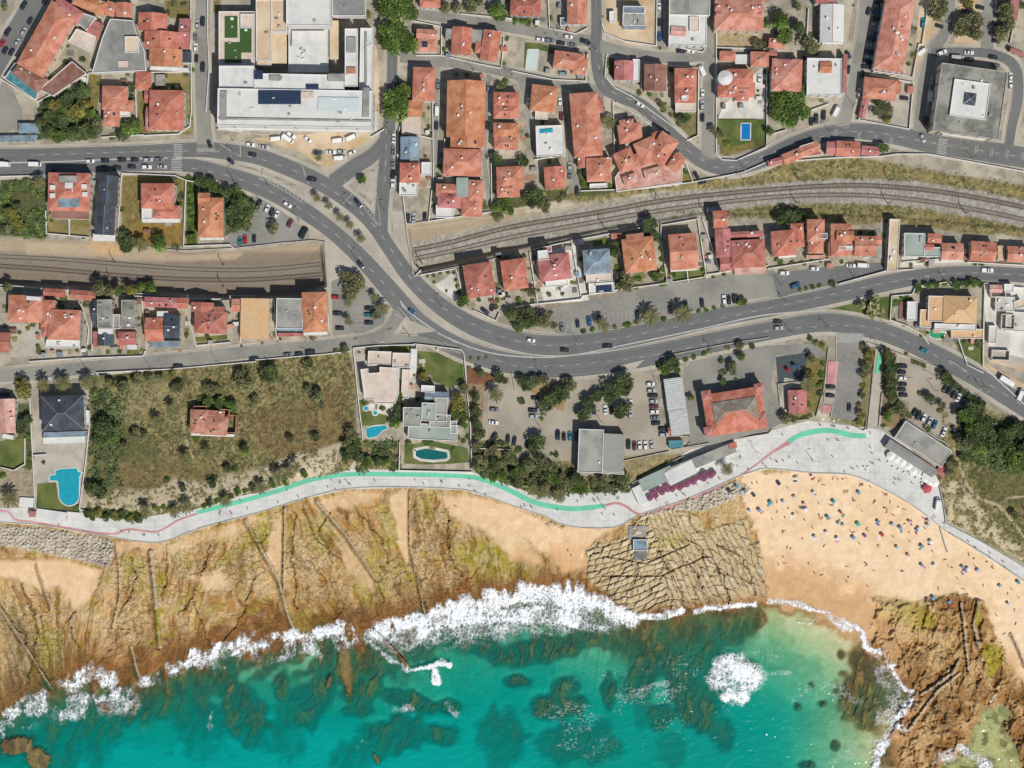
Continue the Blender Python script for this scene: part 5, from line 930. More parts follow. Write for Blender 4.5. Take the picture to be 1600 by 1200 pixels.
B('house', 'small red cross hipped house beside the tall palm', 'house', 'h 738,832,150,120,8,6.5,r;h 720,790,90,90,8,6.2,r', 'small red cross hipped house')
B('apartment_house', 'sprawling cluster of stepped red roofs and pink terraces in the street bend', 'apartment house', 'h 905,860,75,75,22,6.5,o;P 3.5,p|645,1110 700,1030 1000,950 1065,1010 1060,1140 655,1198;h 710,1000,120,130,24,8,r;h 850,940,140,150,24,8.5,r;h 940,930,130,190,-34,9,r;h 770,1010,90,90,24,7.3,r;h 1030,1015,80,110,-34,7.8,r;h 740,1120,90,60,20,6,p;h 880,1080,110,60,15,5.5,p', 'cluster of stepped red roofs', chim=1)
B('house', 'red gabled house with a small garden above the railway', 'house', 'y 268,1112,132,140,4,6.5,r', 'red gabled house above the railway')
tile(1200, 0, 4)
B('hall', 'white metal roofed hall with a red ridge line', 'hall', 'y 400,145,148,235,-1,6.5,w;i 360,8,125,30,0,7,m;i 405,268,130,18,0,3,w', 'white metal hall')
B('house', 'small red roofed annex left of the dark tree group', 'annex', 'x 57,272,105,62,-6,5,r;x 30,340,50,60,-4,4,m', 'small red annex by the dark trees')
B('house', 'red hipped house above the big round tree', 'house', 'h 118,470,190,205,-2,7.5,r;h 110,400,90,60,-2,8,m', 'red house above the big round tree')
B('apartment_house', 'white flat roofed block with a square red roof patch', 'apartment house', 'f 350,480,215,230,-1,8,w;x 362,420,75,72,0,8.9,o;f 370,552,80,35,0,5,m;i 482,460,22,240,-2,6,m;i 350,590,215,30,-1,3,w', 'white flat block with red patch')
B('apartment_house', 'very long slanting red tiled block lined with parked cars', 'apartment house', 'h 793,205,185,480,-10.3,9,r;f 755,445,190,30,-8,4,m', 'very long slanting red block', chim=8)
B('house', 'red tiled corner house with a walled yard and dark trees', 'house', 'h 700,555,205,130,-6,6,r;y 600,672,42,130,-14,3,m;i 808,545,50,80,-6,4,r;i 893,560,40,45,-5,2.6,r', 'red corner house with walled yard')
B('public_building', 'large square grey concrete block with a white court and pyramid skylight', 'public building', 'f 1262,632,415,425,-8,10,d;f 1262,622,228,230,-8,10.9,w;h 1262,618,76,76,-8,11.2,k;i 1225,845,270,30,-8,5,w', 'large square grey concrete block', chim=0)
B('house', 'small red roof wedge beside the bend above the railway', 'house', 'x 205,955,240,70,22,4.5,r;x 45,1010,95,40,17,4,m;P 4.2,r|200,915 285,890 342,965 190,985', 'small red wedge roof')
B('house', 'red low row house between the wedge roof and the round tree', 'house', 'x 395,925,60,80,-3,4.5,m;x 500,930,150,95,-3,5,r;x 640,942,110,58,-5,4.5,m', 'red low row house')
B('canopy', 'red canopy roof at the top right corner', 'canopy', 'i 1540,50,55,150,-8,4,m;i 1565,330,110,26,-25,3.5,m', 'red corner canopy')
tile(0, 250, 4)
B('apartment_house', 'red roofed block with roof boxes and a brown terrace', 'apartment house', 'h 431,200,262,240,-1,9,r;i 425,118,110,40,0,11.3,g;i 430,170,50,60,0,12,w;i 432,265,135,60,0,11.2,b;i 328,170,34,28,0,11,w;i 525,165,34,28,0,11,w;i 328,222,34,28,0,11,w;i 530,214,34,28,0,11,w;i 435,330,240,75,-1,5,n', 'red block with roof boxes', chim=0)
B('apartment_house', 'long dark slate roofed white building beside the red block', 'apartment house', 'y 675,190,125,185,-3,8.5,k;y 655,375,125,185,-3,8.3,k;i 650,485,140,45,-2,4,w', 'long dark slate building')
B('villa', 'red and brown hipped villa with white balcony in a dry garden', 'villa', 'h 985,225,208,160,0,8,r;h 1040,325,170,85,-1,6.5,r;f 920,338,66,65,0,5,w;i 1005,378,236,24,0,4,w', 'red villa in the dry garden')
B('house', 'plain orange gabled house beside the hedge and trees', 'house', 'h 1317,360,158,250,0,8,o;x 1275,240,75,70,0,8.4,o;i 1325,490,150,20,0,3.5,w', 'plain orange house')
B('villa', 'big red roofed villa with a pale patterned courtyard', 'villa', 'h 158,930,215,170,-2,8,r;h 300,960,90,170,-2,7,r;h 400,1030,205,190,-2,8,r;h 290,1060,70,90,0,6,m;f 395,1150,210,50,-1,4,w;i 210,865,90,24,-4,9.3,w', 'big red villa with pale courtyard')
B('outbuilding', 'low red roofed outbuilding row along the railway wall', 'outbuilding', 'x 338,830,135,52,-3,3.2,r;x 520,845,160,60,-5,3.2,r', 'low red row along the railway wall')
B('house', 'left slate roofed house of the twin pair above the long street', 'house', 'f 655,960,92,175,1,7,d;y 660,1120,100,80,0,5,k;x 598,960,36,170,0,5,k;i 595,1120,30,100,0,4,m;i 660,1070,95,35,0,6,w', 'left slate twin house')
B('house', 'right slate roofed house of the twin pair with a red patched terrace', 'house', 'f 803,965,86,180,0,7,d;f 730,1010,45,90,0,5,g;x 795,1115,110,80,2,5,m;i 825,1170,60,30,0,4,w', 'right slate twin house')
B('house', 'red and dark slate courtyard house with a curved dark roof', 'house', 'x 1008,890,210,64,-2,5,m;x 965,1060,115,150,0,6,r;x 1075,1040,95,150,-1,6.5,k;i 1015,985,70,80,0,5,w;x 1145,895,60,68,-2,4,r;i 1030,1150,190,40,0,4,b', 'red and slate courtyard house')
B('house', 'red house with a front lawn strip above the long street', 'house', 'y 1265,920,140,60,-2,6,r;h 1315,1015,200,140,-2,7,r;x 1370,950,65,70,-2,6.2,r', 'red house with a front lawn strip')
B('outbuilding', 'tiny red hut at the corner of the sandy flat roof', 'outbuilding', 'x 1474,908,52,80,0,3.5,r', 'tiny red hut')
B('hall', 'plain sandy flat roofed hall above the long street', 'hall', 'i 1592,992,178,255,-1,5,a', 'plain sandy flat roofed hall')
B('house', 'red house at the left edge beside the pale courtyard', 'house', 'x 20,1140,85,125,0,6,r', 'red house at the left edge')
tile(400, 250, 4)
B('house', 'grey flat roofed house edged in red beside the orange roof', 'house', 'f 210,960,165,190,-1,6.5,g;i 210,1052,160,34,-1,4,b;i 215,1092,160,22,0,3,m;i 128,950,14,170,0,5,m', 'grey flat roofed house')
B('house', 'orange hipped house at the end of the row by the small car park', 'house', 'h 368,950,158,250,1.5,7,o;i 372,1085,150,18,2,3.5,w', 'orange house by the small car park')
B('house', 'red house with a corner gable beside the cutting and hedged lawn', 'house', 'h 1395,750,180,210,9,7,r;h 1445,790,90,90,9,7.3,r', 'red house with a corner gable')
tile(800, 250, 4)
B('house', 'narrow red hipped house with blue roof panel', 'house', 'h 15,715,155,190,8,7,r;x -55,660,40,70,8,5,r;S 18,735,32,26,8,8.5,k', 'narrow red house with blue panel')
B('house', 'rose red roofed house with white roof boxes and a cluttered yard', 'house', 'h 265,670,200,165,7,7,m;f 195,595,65,60,5,7.6,w;f 360,712,48,56,5,6,w;f 280,770,140,40,4,3.5,w;f 230,640,50,200,5,5,m;l 420,515,60,36,5,3,k', 'rose red house with roof boxes')
B('villa', 'blue grey hipped villa with a dark rooftop pool deck', 'villa', 'h 530,635,170,155,4,7.5,b;f 545,730,165,62,4,5,q;f 560,800,160,65,4,3,w;S 575,806,100,48,4,3.3,k', 'blue grey villa')
B('villa', 'bright orange hipped villa surrounded by dark trees', 'villa', 'h 795,592,200,215,7,7.5,o;x 770,500,110,80,7,6.8,r;i 655,475,70,34,5,3,r', 'bright orange hipped villa')
B('house', 'red gabled house with rows of roof windows', 'house', 'x 1070,572,175,225,4,7.5,r;S 1035,612,66,50,4,8.9,k;S 1125,600,66,50,4,8.9,k;i 1075,680,170,26,4,4,w', 'red house with rows of roof windows')
B('house', 'long narrow rose and red roof beside the alley', 'house', 'x 1302,370,88,110,3,7,r;y 1320,520,96,180,3,6.5,m;x 1340,650,80,88,2,5.5,m', 'long narrow rose roof')
B('house', 'wide red hipped house with a balustraded front terrace', 'house', 'h 1475,585,215,175,3,7,r;h 1430,560,110,120,3,7.4,m;x 1465,465,210,40,3,5,m;i 1490,692,200,40,3,3.5,p', 'wide red house with balustrade')
tile(1200, 250, 4)
B('house', 'red star shaped hipped house with small front palms', 'house', 'h 100,520,150,160,5,7,r;h 185,470,80,150,4,6.5,r;i 120,600,110,20,4,3.5,w', 'red star shaped house')
B('house', 'tall narrow red house with a grey roof box', 'house', 'h 300,440,110,140,1,9,r;h 300,540,95,90,0,7.5,r;f 335,475,70,36,0,9.4,b;i 300,605,120,22,0,3.5,p', 'tall narrow red house')
B('house', 'red house with a deep loggia slot beside the red shed', 'house', 'h 460,500,135,205,0,7.5,r;x 482,472,110,60,0,9.2,o;h 410,560,60,90,0,6.5,r;f 485,550,90,26,0,8.8,w', 'red house with a deep loggia')
B('workshop', 'plain red sloping roof beside the stepped passage', 'workshop', 'x 607,538,135,125,0,6,r;x 690,500,42,58,0,5,r;l 690,575,44,80,0,3,g', 'plain red sloping roof')
B('ramp_building', 'long beige pedestrian overpass ramp running up to the tracks', 'footbridge', 'f 784,532,64,325,-3,4.5,c', 'beige pedestrian ramp')
B('house', 'grey green flat roofed house with two red roof patches', 'house', 'f 915,530,130,145,-1,7,v;f 1020,575,110,60,-1,6,v;x 1042,490,86,60,-3,7.7,r;x 1010,545,55,40,-3,7.5,r', 'grey green flat house')
B('house', 'red and rose gabled house with a white front', 'house', 'x 1152,572,138,105,-1,6.5,r;i 1152,625,140,14,0,3,w', 'red gabled house with white front')
B('house', 'red sloping roofed house with a small glass front bay', 'house', 'x 1345,572,160,125,-4,6,r;i 1325,615,80,30,-3,3,b', 'red house with a glass bay')
B('house', 'red house at the right edge above the road', 'house', 'x 1570,590,150,100,-2,6,r;i 1460,580,45,90,0,3.5,c', 'red house at the right edge')
B('villa', 'large tan roofed villa with terraces in a walled garden', 'villa', 'f 1050,930,100,160,-2,6,a;h 1200,935,210,170,-2,6.5,a;f 1130,870,170,40,-2,5,a;f 1170,1045,260,40,-2,4.5,w;f 1245,1085,200,60,-1,3,a;f 985,990,70,110,-3,5,a', 'large tan villa')
B('shed', 'white flat garden pavilion beside the tan villa', 'pavilion', 'f 900,945,62,120,-2,3.5,w;i 845,940,50,110,-3,.6,n', 'white garden pavilion')
B('building_site', 'open construction site with bare concrete walls and slabs', 'building site', 'f 1480,900,120,90,-2,3,x;f 1550,1010,130,120,-3,2,x;R 1440,830,90,50,0,3,x;f 1405,1090,50,110,-2,2.5,x;R 1500,1010,80,90,-3,3.4,x;f 1505,800,60,50,0,3.5,w;R 1455,1220,110,60,-2,2.4,x;x 1425,805,80,50,0,3,p;f 1570,900,60,50,20,3.4,c', 'construction site', chim=0)
tile(0, 530, 4)
B('villa', 'dark slate roofed white villa above the large turquoise pool', 'villa', 'h 392,462,265,220,2,9,k;i 400,595,260,34,2,6.5,b;i 402,630,262,40,2,5,w;f 545,490,30,90,2,3,w', 'dark slate roofed villa', chim=2)
B('house', 'pink red gabled house at the left edge by the garden', 'house', 'y 35,480,120,215,2,6.5,p;i 50,610,70,26,-10,3,w', 'pink red house at the left edge')
B('ruin', 'ruined pink brown house standing alone in the dry field', 'ruin', 'h 1245,515,115,150,-2,6,u;h 1335,540,170,120,-3,5.8,u;x 1345,475,120,60,-3,5,u;R 1400,470,60,60,-3,5,u;R 1250,445,80,50,0,4.5,u;R 1445,530,60,110,-3,4,u;i 1330,598,270,16,-2,2.5,w', 'ruined house', chim=1)
B('kiosk', 'long low white roof beside the promenade below the pool', 'kiosk', 'i 320,1100,190,60,-8,3,w', 'long low white roof', base=-2.1)
B('kiosk', 'small red hut at the end of the long white roof', 'kiosk', 'i 202,1092,44,40,-5,3,m;i 202,1086,30,22,-5,3.5,r', 'small red hut', base=-2.1)
B('kiosk', 'low white flat roof at the left end of the promenade', 'kiosk', 'i 165,1020,90,60,-4,2.8,w', 'low white promenade roof', base=-2.1)
tile(400, 530, 4)
B('villa', 'pinkish white flat roofed modern villa with round pools', 'villa', 'P 5.5,q|655,190 700,185 700,215 775,210 775,175 890,182 892,340 870,400 750,400 740,375 680,372;f 775,118,150,85,-2,3.5,q;f 908,132,108,92,-2,5,q;f 935,280,48,180,-3,2.5,q;i 985,135,40,150,-3,2,w', 'pinkish white modern villa')
B('villa', 'grey green stepped flat villa above the dark green pool', 'villa', 'f 975,485,112,118,-1,7,g;f 1080,455,90,115,-2,8,v;f 1155,440,80,150,-2,6.5,g;f 1105,580,310,100,-3,4.5,v;f 1235,550,40,80,0,4.2,v;f 1075,310,85,42,-3,6.6,w;x 1130,358,150,60,-2,5.5,b;f 1150,510,130,80,-3,6,g', 'grey green stepped villa')
tile(800, 530, 4)
B('warehouse', 'grey double warehouse with one smooth and one ribbed roof', 'warehouse', 'f 492,698,155,270,-2,6.5,g;i 635,712,130,240,-3,6,e;f 630,832,140,20,-3,5,w', 'grey double warehouse', chim=0)
B('long_shed', 'long narrow shed with a pale ribbed metal roof', 'shed', 'i 1018,342,118,200,7.5,4,E;i 1045,520,118,160,7.5,4.1,E;i 1018,342,10,10,0,3,w;x 995,575,40,50,5,3,m', 'long ribbed metal shed', chim=0)
B('container', 'teal shipping container by the dirt car park', 'container', 'i 1025,655,90,46,3,2.7,t', 'teal container')
B('school', 'red hipped school hall with a grey ribbed middle roof', 'school', 'h 1392,452,375,265,9,7,r;h 1397,444,275,135,9,9.05,j;h 1215,350,60,60,10,8,m;h 1545,300,60,50,10,8,m;h 1232,575,60,60,10,8,m;h 1560,490,60,60,10,8,m', 'red hipped school hall', chim=0)
B('beach_cafe', 'long pale grey beach cafe with a white canopy on the promenade', 'beach cafe', 'i 905,872,220,82,25,3.6,v;i 1185,758,450,66,22,3.8,g;i 1055,835,190,90,26,3.9,w;i 800,975,60,120,25,3,w;i 1380,665,50,36,15,4.3,r', 'long beach cafe', chim=0, base=-2.1)
tile(1200, 530, 4)
B('pavilion', 'rose pink roofed pavilion beside the playground', 'pavilion', 'y 185,392,115,150,3,4,m', 'rose pink pavilion')
RMm = RM['m']
B('beach_restaurant', 'long grey roofed beach restaurant with a glazed front on the plaza', 'restaurant', 'f 970,655,345,125,-33,4.5,g;i 895,745,350,60,-33,4.0,e;i 1088,822,60,60,-33,3.5,m;i 1010,860,90,50,-33,3.2,w', 'grey beach restaurant', chim=0, base=-2.1)
tile(800, 780, 2.857)
B('lifeguard_hut', 'small grey flat roofed stone hut on the rocks below the promenade', 'hut', 'f 572,205,62,50,0,3.5,b;i 575,248,58,50,0,2.4,d;i 560,150,80,60,0,2.2,g', 'stone hut on the rocks', base=-4.6)
# ------------------------------------------------------------------ describing where a thing stands
def near(x_, y_, avoid=None):
    best = None
    for lx, ly, t in LAND:
        d_ = math.hypot(x_ - lx, y_ - ly)
        if t != avoid and (best is None or d_ < best[0]): best = (d_, lx, ly, t)
    d_, lx, ly, t = best; dx, dy = x_ - lx, y_ - ly
    if abs(dx) > 2.2 * abs(dy): w_ = 'right of' if dx > 0 else 'left of'
    elif abs(dy) > 2.2 * abs(dx): w_ = 'below' if dy > 0 else 'above'
    else: w_ = ('lower ' if dy > 0 else 'upper ') + ('right of' if dx > 0 else 'left of')
    return w_ + ' the ' + t
ORD = 'first second third fourth fifth sixth seventh eighth ninth tenth eleventh twelfth thirteenth fourteenth fifteenth sixteenth seventeenth eighteenth nineteenth twentieth'.split()
PEND = []                                   # (object, base label, x)
def later(o, base, x_, y_=0): PEND.append((o, base, x_, y_)); return o
def flush():
    d_ = {}
    for q in PEND: d_.setdefault(q[1], []).append(q)
    for base, L in d_.items():
        if len(L) == 1: L[0][0]['label'] = base; continue
        xs_ = [q[2] for q in L]; ys_ = [q[3] for q in L]; hor = max(xs_) - min(xs_) >= max(ys_) - min(ys_)
        L.sort(key=lambda q: q[2] if hor else q[3])
        for i, q in enumerate(L):
            if len(L) == 2: t = ('left one', 'right one')[i] if hor else ('upper one', 'lower one')[i]
            else: t = (ORD[i] if i < 20 else 'number %d' % (i + 1)) + (' from left' if hor else ' from top')
            q[0]['label'] = base + ', ' + t
# ------------------------------------------------------------------ vegetation
def leafm(name, c, c2): return mat(name, c, c2, scale=1.3, rough=.9, c3=dk(c, 1.5), scale3=.35, pos='object', detail=3)
TM = {'d': (leafm('leaf_dark', (.06, .085, .032), (.034, .052, .02)), leafm('leaf_dark_tip', (.11, .14, .05), (.07, .095, .032))),
      'g': (leafm('leaf_green', (.075, .125, .026), (.045, .078, .018)), leafm('leaf_green_tip', (.15, .21, .045), (.10, .145, .03))),
      'o': (leafm('leaf_olive', (.11, .115, .05), (.07, .075, .033)), leafm('leaf_olive_tip', (.20, .20, .095), (.14, .14, .065))),
      'y': (leafm('leaf_yellow_green', (.14, .14, .035), (.09, .095, .025)), leafm('leaf_yellow_tip', (.25, .22, .055), (.17, .155, .04))),
      'w': (leafm('leaf_blossom', (.10, .12, .035), (.06, .075, .022)), leafm('blossom_pale', (.55, .52, .30), (.42, .42, .22)))}
BARK = M2('bark', (.12, .085, .055), .6, scale=3)
def crown_mesh(name, ms, seed, flat=.62, loose=0.0, leaf=.105):
    r_ = random.Random(seed); V = []; F = []; I = []; cl = []
    lob = [(r_.uniform(0, 6.28), r_.uniform(.3, .6), r_.uniform(.35, .55)) for _ in range(6)]
    for a_, d_, s_ in lob + [(0, 0, .62)]:
        for _ in range(16):
            t = r_.uniform(0, 6.28); u = r_.uniform(-.35, 1); q = math.sqrt(max(0, 1 - u * u)) * r_.uniform(.75, 1.0)
            x_ = math.cos(a_) * d_ + math.cos(t) * q * s_; y_ = math.sin(a_) * d_ + math.sin(t) * q * s_; z_ = u * s_ * flat
            k = math.hypot(x_, y_)
            if k > 1: x_ /= k; y_ /= k
            if r_.random() < loose: continue
            cl.append((x_, y_, z_))
    for cx, cy, cz in cl:
        tip = 1 if r_.random() < .42 else 0
        for _ in range(15):
            p = Vector((cx + r_.gauss(0, .085), cy + r_.gauss(0, .085), cz + r_.gauss(0, .06)))
            nrm = Vector((r_.gauss(0, .55) + cx * .5, r_.gauss(0, .55) + cy * .5, r_.uniform(.3, 1))).normalized(); t1 = nrm.orthogonal().normalized(); t2 = nrm.cross(t1)
            an = r_.uniform(0, 6.28); e1_ = t1 * math.cos(an) + t2 * math.sin(an); e2_ = nrm.cross(e1_); s_ = leaf * r_.uniform(.6, 1.25); n_ = len(V)
            for i, j in ((-1, 0), (0, -.62), (1, 0), (0, .62)): V.append(tuple(p + e1_ * s_ * i * .8 + e2_ * s_ * j))
            F.append((n_, n_ + 1, n_ + 2, n_ + 3)); I.append(tip)
    me = bpy.data.meshes.new('crown'); me.from_pydata(V, [], F); [me.materials.append(q) for q in ms]; me.polygons.foreach_set('material_index', I); return me
CR = {k: [crown_mesh('crown', TM[k], 100 * i + ord(k), loose=.0 if k in 'dg' else .22) for i in range(3)] for k in TM}
tb = MB(); tb.tube([(0, 0, -.3), (.02, 0, .5), (0, .02, 1)], [.10, .07, .05], 6)
for i in range(4):
    a_ = i * 1.6 + .3; tb.tube([(0, 0, .72), (.25 * math.cos(a_), .25 * math.sin(a_), 1.0), (.5 * math.cos(a_), .5 * math.sin(a_), 1.18)], [.05, .035, .02], 5)
TRK = tb.build('trunk', BARK).data; COL.objects.unlink(bpy.data.objects['trunk'])
rt = random.Random(5)
KW = {'d': 'dark green', 'g': 'bright green', 'o': 'greyish olive', 'y': 'yellow green', 'w': 'pale blossoming'}
def tree(x_, y_, r_, k):
    """crown seen at about its own height"""
    shrub = r_ < 6.5; R_ = r_ * S * 1.08; th = (R_ * .35 if shrub else min(R_ * 1.05 + .6, 5.5)); zg = g1(x_, y_); zc = zg + th + R_ * .2
    px_, py_ = 800 + (x_ - 800) * (H - zc) / H, 600 + (y_ - 600) * (H - zc) / H
    loc = W(px_, py_, 0); loc = (loc[0], loc[1], zg)
    o = empty('bush' if shrub else 'tree', loc, 'x', 'bush' if shrub else 'tree', rz=rt.uniform(0, 6.28), group='garden bushes' if shrub else 'broadleaf trees')
    c = bpy.data.objects.new('foliage' if shrub else 'crown', rt.choice(CR[k])); link(c, o); c.location = (0, 0, th); c.scale = (R_, R_ * rt.uniform(.86, 1.0), R_ * (.8 if shrub else 1))
    t = bpy.data.objects.new('stem' if shrub else 'trunk', TRK); link(t, o); t.scale = (max(R_ * .9, .5), max(R_ * .9, .5), max(th, .4))
    later(o, f"{KW[k] if r_ > 6 else KW[k].split()[-1]} {'small' if r_ < 9 else 'large' if r_ > 16 else 'round'} {'bush' if shrub else 'tree'} {near(x_, y_)}", x_, y_)
def trees(s_, t=True):
    for q in s_.split(';'):
        q = q.split()
        if len(q) < 4: continue
        u, v = float(q[0]), float(q[1]); r_ = float(q[2]) / TO[2]; u, v = tp(u, v)
        if q[3] == 'p': palm(u, v, r_)
        else: tree(u, v, r_, q[3])
# palms
PG = mat('palm_frond', (.13, .15, .055), (.075, .095, .035), scale=2, pos='object', c3=(.17, .165, .07), scale3=1.2)
PD = mat('palm_frond_dry', (.24, .17, .08), (.16, .11, .05), scale=2, pos='object')
PB = M2('palm_trunk_bark', (.16, .115, .07), .6, scale=4)
def palm_mesh(seed, N=19):
    r_ = random.Random(seed); V = []; F = []; I = []
    for k in range(N):
        a_ = k * 2.399 + r_.uniform(-.15, .15); up = r_.uniform(.15, 1.0); L_ = r_.uniform(.88, 1.18); ca, sa = math.cos(a_), math.sin(a_); dry = 1 if k % 9 == 0 else 0
        P = []
        for i in range(9):
            t = i / 8; d_ = L_ * (t - .12 * up * t * t); z_ = .42 * up * t * (1.7 - t * 1.9) - .42 * (1 - up) * t * t - .06; P.append((d_, z_))
        for i in range(8):                            # rachis with paired leaflets
            d0, z0 = P[i]; d1, z1 = P[i + 1]; wd = .115 * math.sin(math.pi * (i + 1.4) / 9.4) + .015
            for sg in (-1, 1):
                for h_ in (0, .5):
                    da = d0 + (d1 - d0) * h_; db = d0 + (d1 - d0) * (h_ + .36); za = z0 + (z1 - z0) * h_; n_ = len(V)
                    for dd, lt, zz_ in ((da, 0, za), (db, 0, za), (db + .09, sg * wd, za - .07), (da + .07, sg * wd, za - .07)):
                        V.append((ca * dd - sa * lt, sa * dd + ca * lt, zz_))
                    F.append((n_, n_ + 1, n_ + 2, n_ + 3)); I.append(dry)
    me = bpy.data.meshes.new('palm_fronds'); me.from_pydata(V, [], F); me.materials.append(PG); me.materials.append(PD); me.polygons.foreach_set('material_index', I); return me
PALMS = [palm_mesh(i) for i in range(4)]
_t = MB().tube([(0, 0, -.5), (.15, 0, 2.2), (.1, .1, 5), (0, 0, 7.0)], [.34, .27, .23, .27], 8).build('trunk', PB); PTR = _t.data; COL.objects.unlink(_t)
def palm(x_, y_, r_):
    R_ = r_ * S * 1.05; hh = 7.0 if r_ > 8 else 5.6; zg = g1(x_, y_); zc = zg + hh
    loc = W(800 + (x_ - 800) * (H - zc) / H, 600 + (y_ - 600) * (H - zc) / H, 0)
    o = empty('palm_tree', (loc[0], loc[1], zg), 'x', 'palm tree', rz=rt.uniform(0, 6.28), group='palm trees')
    c = bpy.data.objects.new('fronds', rt.choice(PALMS)); link(c, o); c.location = (0, 0, hh); c.scale = (R_, R_, R_)
    t = bpy.data.objects.new('trunk', PTR); link(t, o); t.scale = (1, 1, hh / 7.0)
    later(o, f"{'small' if r_ < 8 else 'feathery'} green palm tree {near(x_, y_)}", x_, y_)
tile(0, 0, 4)
LAND.append((82, 170, 'dense roadside garden')); LAND.append((300, 232, 'zebra crossing'))
trees('300 730 50 d;350 660 45 y;420 620 50 d;500 570 55 d;480 690 55 y;380 760 55 d;450 830 50 d;300 830 45 d;540 800 45 d;600 790 45 o;530 640 40 y;810 780 65 g;760 840 50 d;820 550 30 d;250 760 35 d;510 370 25 d;430 720 40 y;600 730 35 d;370 850 45 g;820 620 28 d;560 720 40 g;300 660 35 d;590 840 40 d;700 850 25 o;390 690 40 g;1080 20 22 o;1150 30 25 o;20 40 30 o')
tile(400, 0, 4)
LAND.append((616, 30, 'north avenue'))
trees('820 60 75 g;900 60 75 g;960 70 60 g;820 170 70 g;900 190 70 g;840 270 75 g;960 300 65 g;940 240 60 g;880 600 85 g;870 690 75 g;930 570 50 g;840 650 50 g;830 5 60 g;940 -10 60 g;1180 40 40 o;1250 40 40 o;1340 40 45 o;1390 10 35 d;1500 50 55 g;1550 100 35 g;665 1130 32 g;1500 1000 45 d;700 90 25 y;390 985 25 p;1530 540 30 o;1560 510 22 g;1150 270 18 g;1510 90 40 g')
tile(800, 0, 4)
trees('605 760 50 p;1060 740 35 d;1100 725 25 g;860 590 20 g;800 580 20 o;930 660 30 o;1540 280 35 o;1590 290 30 o;70 1000 40 d;600 400 22 g;1040 780 22 o;950 690 20 g;990 720 18 o;1590 150 30 g;20 130 22 g;60 130 22 g;100 140 24 g;150 150 20 o;1250 800 28 o;1300 840 30 o;1340 900 25 y;420 1080 22 d;1085 1080 16 g')
tile(1200, 0, 4)
trees('70 130 65 g;120 220 60 g;200 180 50 d;250 290 60 o;290 310 40 o;130 620 90 g;200 590 70 g;60 640 60 g;210 700 70 g;130 720 70 g;60 720 50 g;1060 60 70 o;1100 40 40 o;1240 160 70 o;1290 130 60 o;1300 200 50 o;1200 190 45 o;1480 60 60 o;1470 200 55 o;1500 140 50 o;1440 230 30 o;700 650 35 d;760 680 40 o;680 710 35 o;740 750 30 y;760 720 30 d;725 930 42 g;10 820 30 d;180 40 30 o;1250 10 40 y;1590 30 30 d')
tile(0, 250, 4)
LAND.append((12, 320, 'ivy covered plot at the left edge')); LAND.append((440, 335, 'car park above the cutting'))
trees('240 140 45 p;800 520 60 d;770 470 40 d;880 530 45 p;980 520 60 g;1100 550 25 o;1200 490 35 g;1250 140 40 d;1310 150 40 d;1400 190 45 d;1450 330 60 d;1500 270 60 d;1470 410 55 d;1550 420 40 o;1550 330 50 d;1595 290 40 o;1480 200 35 g;620 800 50 o;680 820 40 o;810 810 40 y;930 800 45 g;870 790 40 g;740 820 35 g;40 790 35 o;400 870 25 g;540 900 25 o;1165 1095 18 g;1090 110 25 o;1180 110 22 d;1130 230 25 d;1120 280 20 g;90 380 45 y;60 320 40 y;130 420 35 y;110 300 30 o;30 430 35 o;540 850 18 g;370 890 18 o;1240 130 28 g;1350 180 30 g;1420 230 35 d;1500 350 45 g;60 1090 18 y;120 1075 16 o')
for i in range(9): trees(f'{1185 + i * 2} {170 + i * 38} 24 g')
tile(400, 250, 4)
LAND.append((525, 330, 'traffic median')); LAND.append((565, 485, 'road fork car park'))
trees('380 235 28 p;455 285 28 p;522 355 28 p;585 405 28 p;655 490 30 p;95 420 45 o;555 740 50 o;600 770 70 o;570 830 60 o;640 760 45 o;575 895 25 p;740 860 28 p;790 930 45 p;745 980 30 o;580 1010 28 p;1300 890 48 g;1585 960 40 d;1115 765 12 g;1190 815 10 d;1070 725 14 g;1110 718 14 g;1150 708 14 g;1200 698 14 g;1240 705 14 g;1245 750 14 g;1255 790 14 g;1265 830 16 g;1500 290 40 g;1560 260 40 g;1520 340 45 o;1580 310 35 g;1110 290 16 o;1590 200 25 g;1500 880 22 g;1500 920 20 d')
tile(800, 250, 4)
LAND.append((1010, 490, 'long roadside car park'))
trees('80 1000 60 d;40 1040 40 d;200 990 55 o;100 950 50 d;160 1010 35 d;20 960 40 o;570 1030 45 p;870 980 60 p;1070 960 60 p;450 1070 20 d;500 1060 20 g;640 1045 18 o;720 1030 25 g;780 1010 20 o;950 1000 22 g;1165 945 18 g;1215 935 16 g;1265 920 16 g;1320 910 16 g;1440 880 32 g;1410 890 20 g;870 390 45 d;850 440 40 d;890 470 35 d;650 580 45 d;640 540 35 d;710 770 60 o;690 730 40 o;665 670 25 g;910 730 35 g;940 770 25 g;900 690 22 d;130 830 35 o;150 240 70 d;90 230 45 o;200 290 45 o;330 220 25 o;300 250 20 g;920 500 22 g;930 560 20 g;940 620 20 g;950 680 22 g;790 740 22 g;1190 690 18 g;990 700 18 d;780 790 18 g;1020 720 20 g;40 880 25 g;130 880 16 g;260 1040 25 o;240 960 20 o;1080 70 18 g;430 60 20 d;440 150 20 g;70 600 18 d')
tile(1200, 250, 4)
LAND.append((1356, 480, 'lawn island between the roads'))
